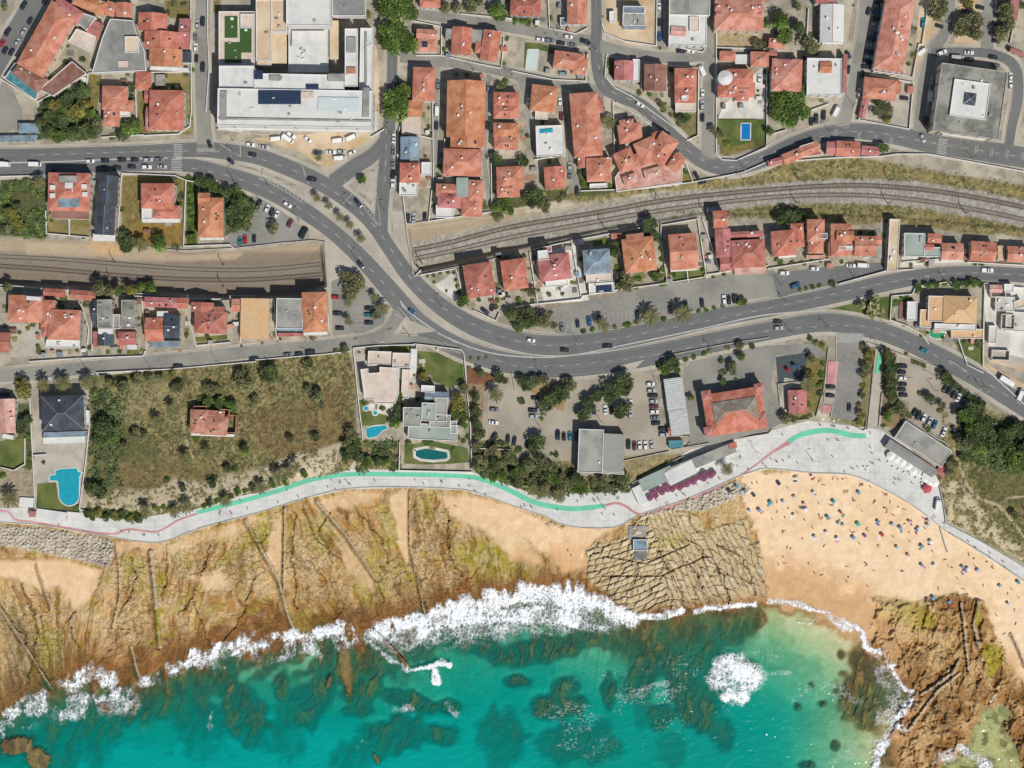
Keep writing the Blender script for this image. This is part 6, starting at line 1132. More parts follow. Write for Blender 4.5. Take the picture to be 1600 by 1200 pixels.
trees('130 350 55 d;190 340 45 d;80 370 35 d;590 910 32 w;670 890 45 w;650 950 40 w;690 940 34 w;400 775 25 d;320 785 18 g;280 790 18 d;240 800 16 g;200 810 16 o;80 640 18 g;150 640 18 g;210 640 14 o;270 630 12 g;330 630 12 g;950 790 28 g;1000 780 26 g;1050 775 26 g;1100 770 24 g;1180 780 28 g;1230 775 28 g;1280 770 28 g;1330 770 28 g;930 820 22 g;265 1110 22 d;300 1140 20 o;340 1150 20 g;1310 1150 24 o;1000 655 18 o;890 655 16 o;590 1150 24 d;830 860 14 g;870 850 14 g;800 880 12 g;790 1000 12 g;850 1030 12 g;1090 1110 14 g;960 1100 14 g')
tile(0, 530, 4)
LAND.append((245, 690, 'dry field')); LAND.append((180, 800, 'promenade hedge'))
trees('150 310 60 y;120 260 30 y;270 285 45 p;390 275 55 p;540 270 50 p;590 330 25 g;130 540 50 d;170 500 35 d;650 560 70 d;620 630 55 d;690 610 40 g;1070 440 35 p;980 520 40 p;1300 715 38 p;1160 755 42 p;1520 690 38 g;1530 260 65 o;1500 220 40 o;1120 310 40 o;1080 300 30 o;1310 315 40 o;1350 320 30 o;610 950 50 d;560 930 35 d;640 970 35 o;910 1075 45 p;1090 1080 40 p;1165 1050 45 p;1410 1010 40 p;60 1000 55 p;1420 810 30 d;1470 810 25 d;1320 900 32 d;1340 870 24 d;1140 930 26 d;1040 880 22 d;1380 400 40 g;1440 410 35 g;1300 390 35 g;1460 440 28 d;1250 370 22 d;1230 620 24 g;760 290 44 o;700 270 36 o;850 250 36 o;930 240 32 o;1000 230 30 o;1080 220 28 y;840 590 34 o;900 600 28 o;780 660 26 o;180 600 22 g;190 730 24 g;180 780 20 g;110 560 26 g;10 850 25 g;270 770 14 d;1590 380 30 o;1450 760 16 o')
for i in range(14): trees(f'{530 + i * 26} {1080 + (i % 3) * 14 + i * 2} {24 + (i % 2) * 6} {"gdgy"[i % 4]}')
for i in range(8): trees(f'{1270 + i * 44} {1040 - i * 16} {22 + (i % 2) * 5} {"gdg"[i % 3]}')
for i in range(6): trees(f'{960 + i * 30} {1050 + (i % 2) * 12} 22 {"gy"[i % 2]}')
tile(400, 530, 4)
LAND.append((645, 760, 'green cycle lane')); LAND.append((775, 720, 'vegetated slope above the promenade')); LAND.append((830, 640, 'dirt car park'))
trees('85 220 65 d;320 150 35 d;370 350 50 o;340 320 35 o;400 410 30 o;220 625 30 o;370 610 30 d;700 80 25 g;895 360 32 g;890 420 35 d;880 480 38 d;865 525 35 g;1290 310 40 o;1260 380 45 y;1290 420 35 y;1240 430 30 y;1250 470 35 g;1310 480 32 g;1300 540 28 g;1045 240 32 y;1400 210 30 d;1380 360 32 d;1380 460 42 d;1380 530 38 d;1400 590 40 d;1520 230 42 d;1500 350 45 p;1500 610 20 g;140 860 45 p;210 840 40 p;30 930 42 p;250 800 35 p;300 850 28 g;180 890 26 g;100 900 26 g;590 700 45 d;560 740 35 d;640 740 40 d;700 770 38 g;760 770 36 d;810 770 30 g;590 600 45 o;560 640 35 o;640 640 35 g;1390 680 40 o;1420 740 45 o;1370 790 35 d;1440 810 40 o;1490 700 40 o;1500 780 45 d;1540 850 40 g;1580 740 40 o;1560 690 25 o;1480 860 30 g;1420 850 25 g;550 60 28 o;500 70 20 o;1010 220 20 o;920 300 20 g;950 650 22 g;1060 645 24 g;1230 690 18 g;1020 110 16 o;780 70 14 o;1330 180 14 o;1340 120 16 o;1390 120 14 o;1550 260 20 d;680 400 18 g;1330 610 20 g;1300 640 18 g;1260 620 20 o;1440 110 14 o')
tile(800, 530, 4)
LAND.append((975, 715, 'dry bank above the beach cafe'))
trees('60 270 40 d;100 290 45 d;150 270 40 o;200 260 35 o;360 280 45 o;320 330 50 d;260 370 55 d;200 420 50 d;290 310 40 d;340 270 30 o;60 385 25 d;185 495 15 g;160 650 58 d;130 690 35 d;40 690 25 d;690 270 65 d;640 310 60 d;600 350 50 d;540 350 40 d;700 310 45 d;470 390 42 d;480 430 40 d;460 470 48 d;690 450 55 d;720 430 35 d;1000 150 45 d;960 180 40 g;1030 180 30 g;920 160 25 o;1310 130 22 d;1430 105 32 d;1380 160 32 o;1390 200 35 o;1320 210 24 o;1325 260 26 g;1400 250 14 g;1120 360 26 o;280 720 20 d;250 715 14 g;1350 50 18 o;1430 45 28 o;1500 40 22 d;1230 65 16 g;1140 110 20 g;1090 130 20 g;1200 90 18 g;1345 810 42 p;200 950 45 p;300 975 50 p;130 940 40 p')
for i, (a, b) in enumerate([(20, 760), (60, 800), (110, 780), (20, 840), (70, 860), (150, 820), (200, 780), (220, 840), (120, 900), (270, 860), (320, 870), (30, 900), (360, 900), (400, 880), (440, 900), (410, 930), (500, 900), (550, 930), (600, 950), (640, 940), (690, 920), (720, 930), (570, 880), (160, 750), (260, 800), (690, 870), (310, 920), (450, 950), (530, 950)]): trees(f'{a} {b} {30 + (i * 7) % 16} {"odogod"[i % 6]}')
for a, b in ((970, 770), (1000, 760), (1050, 745), (940, 800)): trees(f'{a} {b} 18 {"oy"[a % 3 == 0]}')
tile(1200, 530, 4)
LAND.append((1500, 600, 'gravel car park')); LAND.append((1560, 700, 'scrub covered hillside')); LAND.append((1350, 610, 'planted verge')); LAND.append((1240, 575, 'playground'))
trees('265 120 35 o;260 225 35 y;250 285 48 p;110 490 38 o;150 500 30 o;330 280 25 g;330 340 25 d;250 410 25 g;340 220 24 g;345 160 22 o;180 495 20 g;225 490 20 g;260 480 20 o;640 90 30 y;650 130 28 y;620 170 32 o;600 230 30 o;590 350 26 o;595 290 24 y;590 470 30 y;575 520 26 y;570 410 22 o;640 200 22 o;770 120 42 d;775 170 42 d;770 220 42 d;775 270 42 d;765 320 42 d;780 360 38 d;820 430 48 o;850 460 36 o;790 450 32 o;740 90 34 d;1110 240 42 d;1090 210 30 d;1165 285 30 d;1215 325 30 d;1270 360 28 d;1335 395 30 d;1130 270 30 d;1010 375 36 d;1090 415 28 o;1080 440 24 o;955 335 20 o;975 545 18 o;1010 565 20 g;915 145 20 o;945 155 20 o;970 165 20 o;740 480 34 g;750 500 24 g;720 540 18 g;880 480 22 o;1160 780 40 o;1140 830 30 o;1540 1100 28 o;860 90 16 o;1220 740 26 d;1330 770 24 g;585 60 20 o;1100 730 20 d')
rg_ = random.Random(21)
for _ in range(46):
    u, v = rg_.uniform(1240, 1660), rg_.uniform(420, 780)
    if v < 400 + (u - 1240) * .45 or (u < 1260 and v > 650) or v > 640 + (u - 1240) * .5: continue
    trees(f'{u:.0f} {v:.0f} {rg_.uniform(38, 66):.0f} {rg_.choice("dddgod")}')
# gardens and yards: what the small plots hold beside their houses
tile(0, 0, 1); rg2 = random.Random(77)
NR = [p for p in POLYS] + [pts(q[2], False) for q in PARKS if q[1] in ('car_park', 'school_yard', 'pavement', 'traffic_island', 'bare_dirt', 'forecourt')] + [CUT1, CUT2]
YT = [mat('terrace_' + n_, c, dk(c, .82), scale=.9, detail=8) for n_, c in (('grey', (.24, .235, .21)), ('terracotta', (.36, .20, .13)), ('pale', (.50, .47, .41)), ('sand', (.42, .34, .24)), ('dark', (.15, .15, .14)))]
ZN = [(pts(q, False), n_) for q, n_ in (('62 0 300 0 300 205 62 205', 34), ('655 0 1100 0 1100 180 1000 160 940 150 900 320 655 330', 110), ('1120 0 1440 0 1430 205 1330 195 1200 240 1120 240', 44), ('0 270 350 285 340 380 0 370', 20), ('0 462 515 470 515 540 0 560', 70), ('670 400 850 390 1385 345 1380 410 850 480 700 470', 110), ('1405 385 1600 395 1600 412 1405 412', 14), ('1340 480 1530 470 1530 560 1400 510', 16), ('560 550 735 550 735 725 620 725 560 680', 26))]
def ccat(x_, y_, Ls): return any(inpoly(np.array([x_]), np.array([y_]), P)[0] for P in Ls)
np_ = 0
for P, n_ in ZN:
    xs_ = [p[0] for p in P]; ys_ = [p[1] for p in P]; got = 0
    CX = np.array([rg2.uniform(min(xs_), max(xs_)) for _ in range(500)]); CY = np.array([rg2.uniform(min(ys_), max(ys_)) for _ in range(500)])
    ok = inpoly(CX, CY, P)
    for Q in NR: ok &= ~inpoly(CX, CY, Q)
    CX, CY = CX[ok], CY[ok]; DM = np.full(CX.shape, -99.)
    for Q in FP:
        if min(q[0] for q in Q) < max(xs_) + 16 and max(q[0] for q in Q) > min(xs_) - 16 and min(q[1] for q in Q) < max(ys_) + 16 and max(q[1] for q in Q) > min(ys_) - 16: DM = np.maximum(DM, sdpoly(CX, CY, Q))
    for x_, y_, dm in zip(CX, CY, DM):
        if dm > -2.2 or dm < -16 or got >= n_: continue
        x_, y_ = float(x_), float(y_)
        got += 1; k = rg2.random()
        if k < .42: tree(x_, y_, rg2.uniform(2.2, 5.2), rg2.choice('dggooy'))
        elif k < .82:
            np_ += 1; a_, b_ = rg2.uniform(4, 13), rg2.uniform(3, 9); an = rg2.uniform(-.15, .15); Q = [(x_ + (sx_ * a_ * math.cos(an) - sy_ * b_ * math.sin(an)) / 2, y_ + (sx_ * a_ * math.sin(an) + sy_ * b_ * math.cos(an)) / 2) for sx_, sy_ in ((-1, -1), (1, -1), (1, 1), (-1, 1))]
            if any(ccat(q[0], q[1], NR) for q in Q): continue
            sheet('terrace', Q, .125 + np_ * .0011, rg2.choice(YT + [LAWND, LAWN]))
        else:
            a_, b_ = rg2.uniform(1.3, 3.2), rg2.uniform(1.2, 2.4); o = empty('garden_shed', W(x_, y_, 0), 'x', 'shed', 'small sheds and tanks in the yards', rz=rg2.uniform(-.15, .15)); c_ = rg2.choice(['r2', 'g', 'w', 'b', 'n'])
            MB().box(0, 0, -.1, 2.0, a_, b_).build('wall', WALLS[0], o); MB().box(0, 0, 2.0, 2.14, a_ + .25, b_ + .25).build('roof', RM[c_], o)
            later(o, f"tiny {dict(r2='red', g='grey', w='white', b='blue grey', n='brown')[c_]} roofed shed {near(x_, y_)}", x_, y_)
# low scrub nobody could count, on the field, the slopes and the banks
def scrub(name, label, polys, N, ms, smin, smax, seed, leaf=9):
    r_ = random.Random(seed); V = []; F = []; I = []
    for pl, share in polys:
        P = pts(pl, False); xs_ = [p[0] for p in P]; ys_ = [p[1] for p in P]; n_ = int(N * share)
        X_ = np.array([r_.uniform(min(xs_), max(xs_)) for _ in range(n_ * 2)]); Y_ = np.array([r_.uniform(min(ys_), max(ys_)) for _ in range(n_ * 2)])
        ok = inpoly(X_, Y_, P) & (fbm(X_ / 26, Y_ / 26 + 5) > .40) & (fbm(X_ / 7 + 9, Y_ / 7) > .42); X_, Y_ = X_[ok][:n_], Y_[ok][:n_]; Z_ = gz(X_, Y_)
        for x_, y_, z_ in zip(X_, Y_, Z_):
            c = W(x_, y_, z_); s_ = r_.uniform(smin, smax); mi = 0 if r_.random() < .6 else 1
            for _ in range(leaf):
                px_, py_ = c[0] + r_.gauss(0, s_ * .45), c[1] + r_.gauss(0, s_ * .45); pz = z_ + abs(r_.gauss(0, s_ * .4)) + .1; a_ = r_.uniform(0, 6.28); q = s_ * .34; tl = r_.uniform(-.6, .6); n_2 = len(V)
                ca, sa = math.cos(a_) * q, math.sin(a_) * q
                V += [(px_ - ca, py_ - sa, pz - q * tl), (px_ + sa * .7, py_ - ca * .7, pz), (px_ + ca, py_ + sa, pz + q * tl), (px_ - sa * .7, py_ + ca * .7, pz)]; F.append((n_2, n_2 + 1, n_2 + 2, n_2 + 3)); I.append(mi)
    o = mk(name, V, F, ms, mi=I); return props(o, label, 'shrubs', kind='stuff')
scrub('scrub', 'low olive scrub and thistles spread over the dry field and banks', [('138 590 330 570 545 545 556 680 545 735 400 770 290 800 135 806', .62), ('870 305 1087 285 1330 247 1500 270 1665 300 1665 325 1425 280 1200 283 950 322', .13), ('1050 330 1330 322 1660 365 1660 375 1300 345 1100 345', .07), ('1470 640 1660 690 1660 900 1480 815', .18)], 7500, (mat('scrub_dry', (.15, .135, .06), (.10, .095, .04), scale=1, detail=3), TM['o'][1]), .25, .8, 3)
scrub('thicket', 'dense green thicket on the slopes above the promenade and the eastern hillside', [('740 690 800 690 810 725 895 735 985 750 940 768 842 778 742 738', .2), ('1500 640 1660 690 1660 740 1560 735 1500 712', .34), ('0 285 70 280 74 368 0 365', .2), ('60 160 138 118 138 218 58 214', .1), ('142 590 200 585 190 760 140 770', .1), ('556 690 625 690 625 735 556 735', .06)], 2600, TM['d'], .8, 2.0, 4, 12)
scrub('ivy', 'bright green ivy and hedge plants covering the plot at the left edge', [('2 290 70 282 74 370 40 372 2 340', .7), ('138 800 230 812 225 806 140 792', .15), ('155 806 215 810 215 800 155 800', .15)], 900, TM['g'], .7, 1.5, 6, 12)
# ------------------------------------------------------------------ cars
def paint(n, c): return mat('paint_' + n, c, dk(c, .93), scale=2, rough=.28, spec=.5, pos='object')
CP = {'w': paint('white', (.72, .72, .70)), 's': paint('silver', (.42, .43, .44)), 'g': paint('grey', (.17, .185, .20)), 'k': paint('black', (.022, .026, .035)), 'b': paint('blue', (.03, .10, .22)), 'r': paint('red', (.42, .02, .03)), 't': paint('teal', (.02, .19, .24)), 'n': paint('maroon', (.13, .03, .035)), 'y': paint('beige', (.45, .38, .27))}
CN = {'w': 'white', 's': 'silver', 'g': 'grey', 'k': 'black', 'b': 'blue', 'r': 'red', 't': 'teal', 'n': 'maroon', 'y': 'beige'}
TYRE = mat('tyre_rubber', (.02, .02, .02)); LIGHTM = mat('headlight_glass', (.6, .6, .58), rough=.2, spec=.7); TAIL = mat('tail_light', (.3, .01, .01), rough=.3)
def loft(secs, name, m, parent=None, mi=None):        # secs: list of (x, [(y,z)...]) closed rings
    V = []; F = []; k = len(secs[0][1])
    for x_, R_ in secs: V += [(x_, y_, z_) for y_, z_ in R_]
    for i in range(len(secs) - 1):
        for j in range(k): F.append((i * k + j, i * k + (j + 1) % k, (i + 1) * k + (j + 1) % k, (i + 1) * k + j))
    F.append(tuple(range(k))[::-1]); F.append(tuple((len(secs) - 1) * k + j for j in range(k)))
    o = mk(name, V, F, m, parent); return o
def car_proto(kind):
    L_, Wd, Ht = {'hatch': (4.1, 1.76, 1.5), 'sedan': (4.6, 1.8, 1.45), 'suv': (4.6, 1.88, 1.7), 'van': (5.6, 2.0, 2.35), 'pickup': (5.3, 1.95, 1.8), 'truck': (8.2, 2.4, 3.1)}[kind]
    r = empty('parked_' + ('van' if kind == 'van' else 'truck' if kind in ('truck',) else 'pickup' if kind == 'pickup' else 'car'), (0, 0, 0), 'x', 'car'); h = Wd / 2; l = L_ / 2
    def ring(w_, z0, z1, b_=.12): return [(-w_, z0), (w_, z0), (w_ + .02, (z0 + z1) / 2), (w_ - .03, z1 - b_), (w_ - b_ - .05, z1), (-w_ + b_ + .05, z1), (-w_ + .03, z1 - b_), (-w_ - .02, (z0 + z1) / 2)]
    if kind in ('hatch', 'sedan', 'suv', 'pickup'):
        hood = .82 if kind != 'suv' else .98; bk = hood + (.05 if kind == 'sedan' else .12); e_ = .28
        loft([(-l, ring(h * .80, e_ + .1, bk - .16)), (-l + .18, ring(h * .95, e_, bk - .02)), (-l + .9, ring(h, e_, bk + .02)), (0, ring(h, e_, hood + .08)), (l - 1.3, ring(h, e_, hood + .06)), (l - .45, ring(h * .95, e_, hood - .06)), (l - .12, ring(h * .86, e_ + .02, hood - .2)), (l, ring(h * .68, e_ + .1, hood - .34))], 'body', CP['k'], r)
        c0, c1 = {'hatch': (-l + .12, l - 1.15), 'sedan': (-l + .75, l - 1.35), 'suv': (-l + .12, l - 1.3), 'pickup': (-.5, l - 1.3)}[kind]
        rs = c0 + (.45 if kind != 'sedan' else .75); re = c1 - .8; zt = Ht
        def cr(w_, z_): return [(-w_, hood), (w_, hood), (w_ - .05, z_ - .1 if z_ > hood + .12 else hood + .02), (w_ - .16, z_), (-w_ + .16, z_), (-w_ + .05, z_ - .1 if z_ > hood + .12 else hood + .02)]
        loft([(c0, cr(h * .82, hood + .06)), (rs, cr(h * .84, zt - .04)), (re, cr(h * .84, zt - .02)), (c1, cr(h * .86, hood + .06))], 'windows', GLASS, r)
        loft([(rs - .04, [(-h * .66, zt - .04), (h * .66, zt - .04), (h * .62, zt + .02), (-h * .62, zt + .02)]), ((rs + re) / 2, [(-h * .68, zt - .04), (h * .68, zt - .04), (h * .64, zt + .05), (-h * .64, zt + .05)]), (re - .06, [(-h * .66, zt - .04), (h * .66, zt - .04), (h * .62, zt + .02), (-h * .62, zt + .02)])], 'roof_panel', CP['k'], r)
        if kind == 'pickup': MB().box(-l + 1.15, 0, hood - .1, hood + .09, 1.9, Wd - .35).build('load_bed', DARKM, r)
    elif kind == 'van':
        loft([(-l, ring(h * .95, .35, Ht - .05)), (-l + .1, ring(h, .3, Ht)), (l - 1.7, ring(h, .3, Ht)), (l - 1.0, ring(h * .97, .3, Ht - .25)), (l - .55, ring(h * .96, .3, 1.25)), (l - .1, ring(h * .9, .32, 1.0)), (l, ring(h * .75, .4, .85))], 'body', CP['k'], r)
        n_ = h * .86; mk('windscreen', [(l - 1.02, -n_, Ht - .26), (l - 1.02, n_, Ht - .26), (l - .52, n_, 1.27), (l - .52, -n_, 1.27), (l - .98, -n_, Ht - .24), (l - .98, n_, Ht - .24), (l - .46, n_, 1.3), (l - .46, -n_, 1.3)], [(4, 7, 6, 5), (0, 1, 2, 3), (0, 4, 5, 1), (3, 2, 6, 7), (0, 3, 7, 4), (1, 5, 6, 2)], GLASS, r)
        for sg in (-1, 1): MB().box(l - 1.45, sg * (h + .005), 1.25, 1.85, .8, .04).build('side_window', GLASS, r)
    else:
        MB().box(-.9, 0, .9, Ht, L_ - 2.3, Wd).build('cargo_box', CP['w'], r); MB().box(-.9, 0, .55, .88, L_ - 1.9, 1.0).build('chassis', DARKM, r)
        loft([(l - 2.0, ring(h * .95, .5, 2.4)), (l - .6, ring(h * .95, .5, 2.4)), (l - .15, ring(h * .92, .5, 1.5)), (l, ring(h * .85, .55, 1.2))], 'body', CP['k'], r)
        MB().box(l - .34, 0, 1.5, 2.2, .14, Wd * .8).build('windscreen', GLASS, r)
    wr_ = .33 if kind not in ('truck', 'van') else .4
    for sx_ in (-1, 1):
        for sg in (-1, 1):
            x_ = sx_ * l * .62; MB().tube([(x_, sg * (h - .2), wr_), (x_, sg * (h + .01), wr_)], wr_, 10).build('wheel', TYRE, r)
    for sg in (-1, 1):
        MB().box(l - .1, sg * h * .58, .58, .72, .16, .3).build('headlight', LIGHTM, r); MB().box(-l + .04, sg * h * .66, .68, .84, .1, .24).build('tail_light', TAIL, r)
    if kind != 'truck':
        for sg in (-1, 1): MB().box(l - 1.45 if kind != 'van' else l - .9, sg * (h + .08), 1.0, 1.14, .16, .2).build('side_mirror', CP['k'], r)
    learn(r); return r
PROTO = {k: [car_proto(k), False] for k in ('hatch', 'sedan', 'suv', 'van', 'pickup', 'truck')}
rc = random.Random(9)
def zsurf(x_, y_):
    z = g1(x_, y_)
    if z < -1.5: return -2.08
    best = .04
    for (m_, nm_, s_), P in PKP:
        if nm_ == 'car_park' and m_ is not LOT and inpoly(np.array([x_]), np.array([y_]), P)[0]: best = max(best, .20)
    for i, P in enumerate(POLYS):
        if inpoly(np.array([x_]), np.array([y_]), P)[0]: best = max(best, .17 + .004 * i)
    return z + best
PKP = [(q, pts(q[2], False)) for q in PARKS]
CARN = [0]
def car(x_, y_, an, col, kind, desc):
    pr = PROTO[kind]
    if not pr[1]: o = pr[0]; pr[1] = True
    else: o = copy_tree(pr[0])
    o.location = W(x_, y_, zsurf(x_, y_)); o.rotation_euler = (0, 0, R(an + rc.uniform(-1.5, 1.5))); s_ = rc.uniform(.97, 1.05); o.scale = (s_, s_, s_)
    for ch in [c for c in o.children]:
        b_ = ch.name.split('.')[0]
        if b_ in ('body', 'roof_panel', 'side_mirror'): recolor(ch, CP[col])
    o['category'] = {'van': 'van', 'truck': 'truck', 'pickup': 'pickup'}.get(kind, 'car'); o['group'] = 'cars and vans in the town'
    word = {'hatch': 'hatchback', 'sedan': 'saloon car', 'suv': 'tall estate car', 'van': 'van', 'pickup': 'pickup', 'truck': 'box truck'}[kind]
    CARN[0] += 1; later(o, f'{CN[col]} {word} {desc}', x_, y_)
def cars(desc, s_):
    for q in s_.split(';'):
        q = q.split()
        if len(q) < 4: continue
        u, v = tp(float(q[0]), float(q[1])); k = q[4] if len(q) > 4 else rc.choice(['hatch', 'hatch', 'sedan', 'suv'])
        k = {'v': 'van', 'p': 'pickup', 't': 'truck'}.get(k, k); car(u, v, float(q[2]), q[3], k, desc)
tile(0, 0, 4)
cars('on the diagonal street at the top left corner', '150 35 60 k;190 130 65 k;150 200 62 s;110 265 65 s;50 200 58 k;18 270 62 r;35 315 60 k;75 325 60 k;285 5 60 k')
cars('parked along the side street left of the white hotel', '1235 155 90 s;1268 135 88 k;1222 230 90 g;1224 300 90 w;1228 365 90 k hatch;1268 420 88 k')
cars('driving near the first zebra crossing', '1310 900 112 k;1565 905 -5 w;1580 967 -8 k;1445 1010 -38 k')
cars('on the main road at the left edge', '15 1030 0 w t;222 1028 0 w v')
cars('in the upper queue on the main road', '565 1008 2 w;660 1005 2 k;765 1000 0 k;845 1000 0 k hatch;928 1000 0 s;997 998 0 g')
cars('in the lower queue on the main road', '350 1070 0 k;645 1055 0 k;735 1050 2 k;827 1043 2 k;918 1045 0 w;1015 1042 -4 s')
tile(400, 0, 4)
cars('on the dirt lot below the white hotel', '130 870 4 w v;200 870 -35 w v;220 845 -30 w;325 872 -38 w hatch;515 880 8 w v;600 860 25 w v;395 955 0 g;470 952 0 w;535 948 0 s;525 990 5 w v;600 955 30 w;600 808 12 w hatch')
cars('parked along the north avenue beside the slate roofed house', '862 865 88 w;858 945 90 g;855 1020 88 g;856 1090 88 k;855 1150 88 w;880 505 85 k')
cars('in the lane left of the large orange red block', '1138 530 90 g;1132 690 90 w v;1128 785 90 k'); cars('in the lane right of the large orange red block', '1453 548 90 g;1443 783 88 k hatch')
cars('driving on the upper carriageway', '350 1122 -3 k suv;52 920 -8 s')
tile(800, 0, 4)
cars('parked on the upper street above the small pool', '175 248 -5 w;235 255 -5 g;305 270 -8 k;378 282 -8 g;352 232 -5 w;458 262 -22 k')
cars('parked right of the half built house', '920 45 90 w;921 140 88 k;921 230 90 b'); cars('parked below the white flat block', '1055 320 -3 k;1113 323 -3 w hatch')
cars('parked on the car lined street', '1185 440 115 w v;1190 585 90 w;1188 660 90 s;1190 735 90 k;1545 492 85 w')
cars('driving in the street bend', '800 655 -28 w'); cars('parked left of the long narrow red block', '300 640 88 w;308 725 88 n;360 1040 88 s;405 1190 90 k;360 1095 88 g;100 640 88 w hatch'); cars('parked by the sharp bend above the railway', '1150 1095 120 k;1190 1138 20 k')
tile(1200, 0, 4)
cars('parked in the row beside the long slanting red block', '692 12 -12 k;684 45 -10 g;680 80 -10 b;672 118 -10 k;665 155 -10 s;655 210 -10 g;650 245 -10 k;645 285 -10 s;632 325 -10 k;628 360 -10 s;620 388 -10 k;612 420 -6 k;628 70 75 k hatch')
cars('parked around the walled corner yard', '590 465 85 k;570 580 82 w;850 615 -5 k;425 695 62 w v;347 720 88 k;300 740 88 k;270 758 88 k hatch')
cars('in the tree shaded lot at the top right', '1097 18 -10 k;1070 165 -15 k;1235 75 -5 k;1250 38 -5 k;1325 48 -10 k;1470 20 -8 k;1450 60 -8 s;1445 108 -8 g;1440 158 -8 k;1438 205 -8 k;1425 258 -8 k;968 145 85 t')
cars('around the large square grey concrete block', '960 325 38 w v;1085 330 22 w;1178 362 -3 s v;1255 330 -3 w;1258 372 -5 k;1408 360 -8 k;1425 412 -5 g;1020 510 85 s;1012 600 87 w v;982 755 80 n;965 865 -65 s;1515 480 90 w hatch;1515 530 88 w hatch'); cars('parked beside the white block with the red patch', '500 345 -60 k hatch;500 435 80 k')
tile(0, 250, 4)
cars('in the car park above the left cutting', '1500 508 88 t;1532 497 88 r;1590 490 88 k')
tile(400, 250, 4)
cars('in the car park above the left cutting', '18 275 68 k;70 305 70 w;100 325 68 k;130 342 70 w;213 395 65 n;300 458 62 k v'); cars('driving on the lower carriageway beside the median', '198 280 -32 w;655 655 -50 k'); cars('driving on the carriageway by the traffic island', '640 270 -52 k;975 947 -38 b')
cars('in the small car park inside the road fork', '500 857 0 r hatch;512 960 0 k;525 1052 0 k;710 928 0 k;708 968 0 t;708 1018 0 k'); cars('in front of the red house with a corner gable', '1432 945 -38 k suv;1475 918 82 k;1520 810 88 g hatch'); cars('parked above the end of the eastern cutting', '950 360 88 k;985 360 88 s;1055 355 88 k')
tile(800, 250, 4)
cars('parked in the bays of the long car park', '312 1045 95 g;410 1022 97 k;482 1007 97 b;545 995 97 k;783 968 93 k;987 932 96 k;1085 905 96 k;1187 893 96 k;1325 875 96 w;1355 873 96 k;1390 867 96 k'); cars('driving round the big road curve', '118 1127 -10 w;330 1188 -3 k;598 1163 3 k')
tile(1200, 250, 4)
cars('on the cul-de-sac above the road', '100 707 0 w;290 680 -3 w;518 660 -3 w;592 660 -3 w v;170 785 22 b suv'); cars('driving on the right part of the main road', '1370 690 -2 w p;60 1010 4 k;65 1050 4 s;975 1190 -25 t')
tile(0, 530, 4)
cars('parked along the long lower street', '1115 170 3 k;645 215 3 k;1590 122 5 k'); cars('at the entrance of the slate roofed villa', '290 247 5 s;30 345 0 k')
tile(400, 530, 4)
cars('parked along the long lower street', '200 97 5 g;270 92 5 k hatch;340 80 5 k suv'); cars('in the west part of the dirt car park', '1490 440 0 g;1485 520 -5 w;1575 620 86 k;1490 605 60 k hatch')
tile(800, 530, 4)
cars('in the west part of the dirt car park', '147 367 0 k;130 445 0 k hatch;135 482 0 s;15 635 80 k;97 650 75 k'); cars('parked left of the grey double warehouse', '287 598 88 k;325 608 90 k hatch;362 605 92 t;402 605 90 k')
cars('parked above the grey double warehouse', '583 440 90 w;622 445 90 k;742 405 90 w;740 470 85 s;512 440 90 k'); cars('in the column beside the ribbed shed', '865 280 0 w;870 320 3 s;880 352 0 k;885 388 0 s;888 420 0 n;888 453 0 w;895 490 5 g;900 525 5 k;942 560 5 k;950 597 0 s'); cars('in the row right of the grey double warehouse', '728 657 90 k;765 665 90 n;797 665 90 w;833 665 92 w;872 660 95 s')
tile(1200, 530, 4)
cars('in the wide entrance by the painted bays', '390 297 0 k;388 352 -3 k;507 425 88 k'); cars('in the left column of the gravel car park', '838 170 0 k;835 207 0 k hatch;838 243 0 w;838 282 0 k;835 315 0 k;845 350 0 k')
cars('in the upper right row of the gravel car park', '1105 310 65 k;1133 320 62 k hatch;1160 345 65 k;1190 362 62 w;1220 383 62 k'); cars('in the lower row of the gravel car park', '915 455 65 k hatch;940 475 70 k;972 492 65 w;1008 512 65 s;1040 532 65 b'); cars('in the lower right corner of the gravel car park', '1098 580 65 w;1162 565 -55 k;1215 475 -50 k;1202 508 -42 k')
cars('beside the construction site at the right edge', '1490 265 -32 w t;1575 345 65 w v'); cars('parked on the plaza near the beach wall', '1057 1028 82 w v')
# ------------------------------------------------------------------ pools, walls, lamps
def pool(label, P, m, z=None, cop=1.3):
    zg = g1(*P[0]) if z is None else z; c = (sum(p[0] for p in P) / len(P), sum(p[1] for p in P) / len(P)); r = empty('swimming_pool', W(*c, zg), label, 'swimming pool'); LAND.append((c[0], c[1], ' '.join(label.split()[:4]) if 'narrow' not in label else 'narrow pale pool'))
    Wp = [W(*p, zg) for p in P]; Q = [(p[0] - r.location.x, p[1] - r.location.y) for p in Wp]; b = MB()
    for i in range(len(Q)):
        p, q = Q[i], Q[(i + 1) % len(Q)]; b.box((p[0] + q[0]) / 2, (p[1] + q[1]) / 2, 0, .24 + .003 * (i % 3), math.hypot(q[0] - p[0], q[1] - p[1]) + .3, cop * S * 1.4, math.atan2(q[1] - p[1], q[0] - p[0]))
    b.build('coping', MC['light_terrace'], r); MB().prism(Q, -.1, .15).build('water', m, r)
def circ(u, v, r_, n_=14): return [tp(u + r_ * math.cos(6.2832 * i / n_), v + r_ * math.sin(6.2832 * i / n_)) for i in range(n_)]
tile(0, 530, 4); pool('large turquoise pool with a rounded lower end', pts('345 820 380 808 485 803 490 825 517 832 500 860 497 990 488 1015 465 1035 440 1043 410 1038 385 1020 368 990 362 900 355 887 310 887 308 850 345 845'), WATERP)
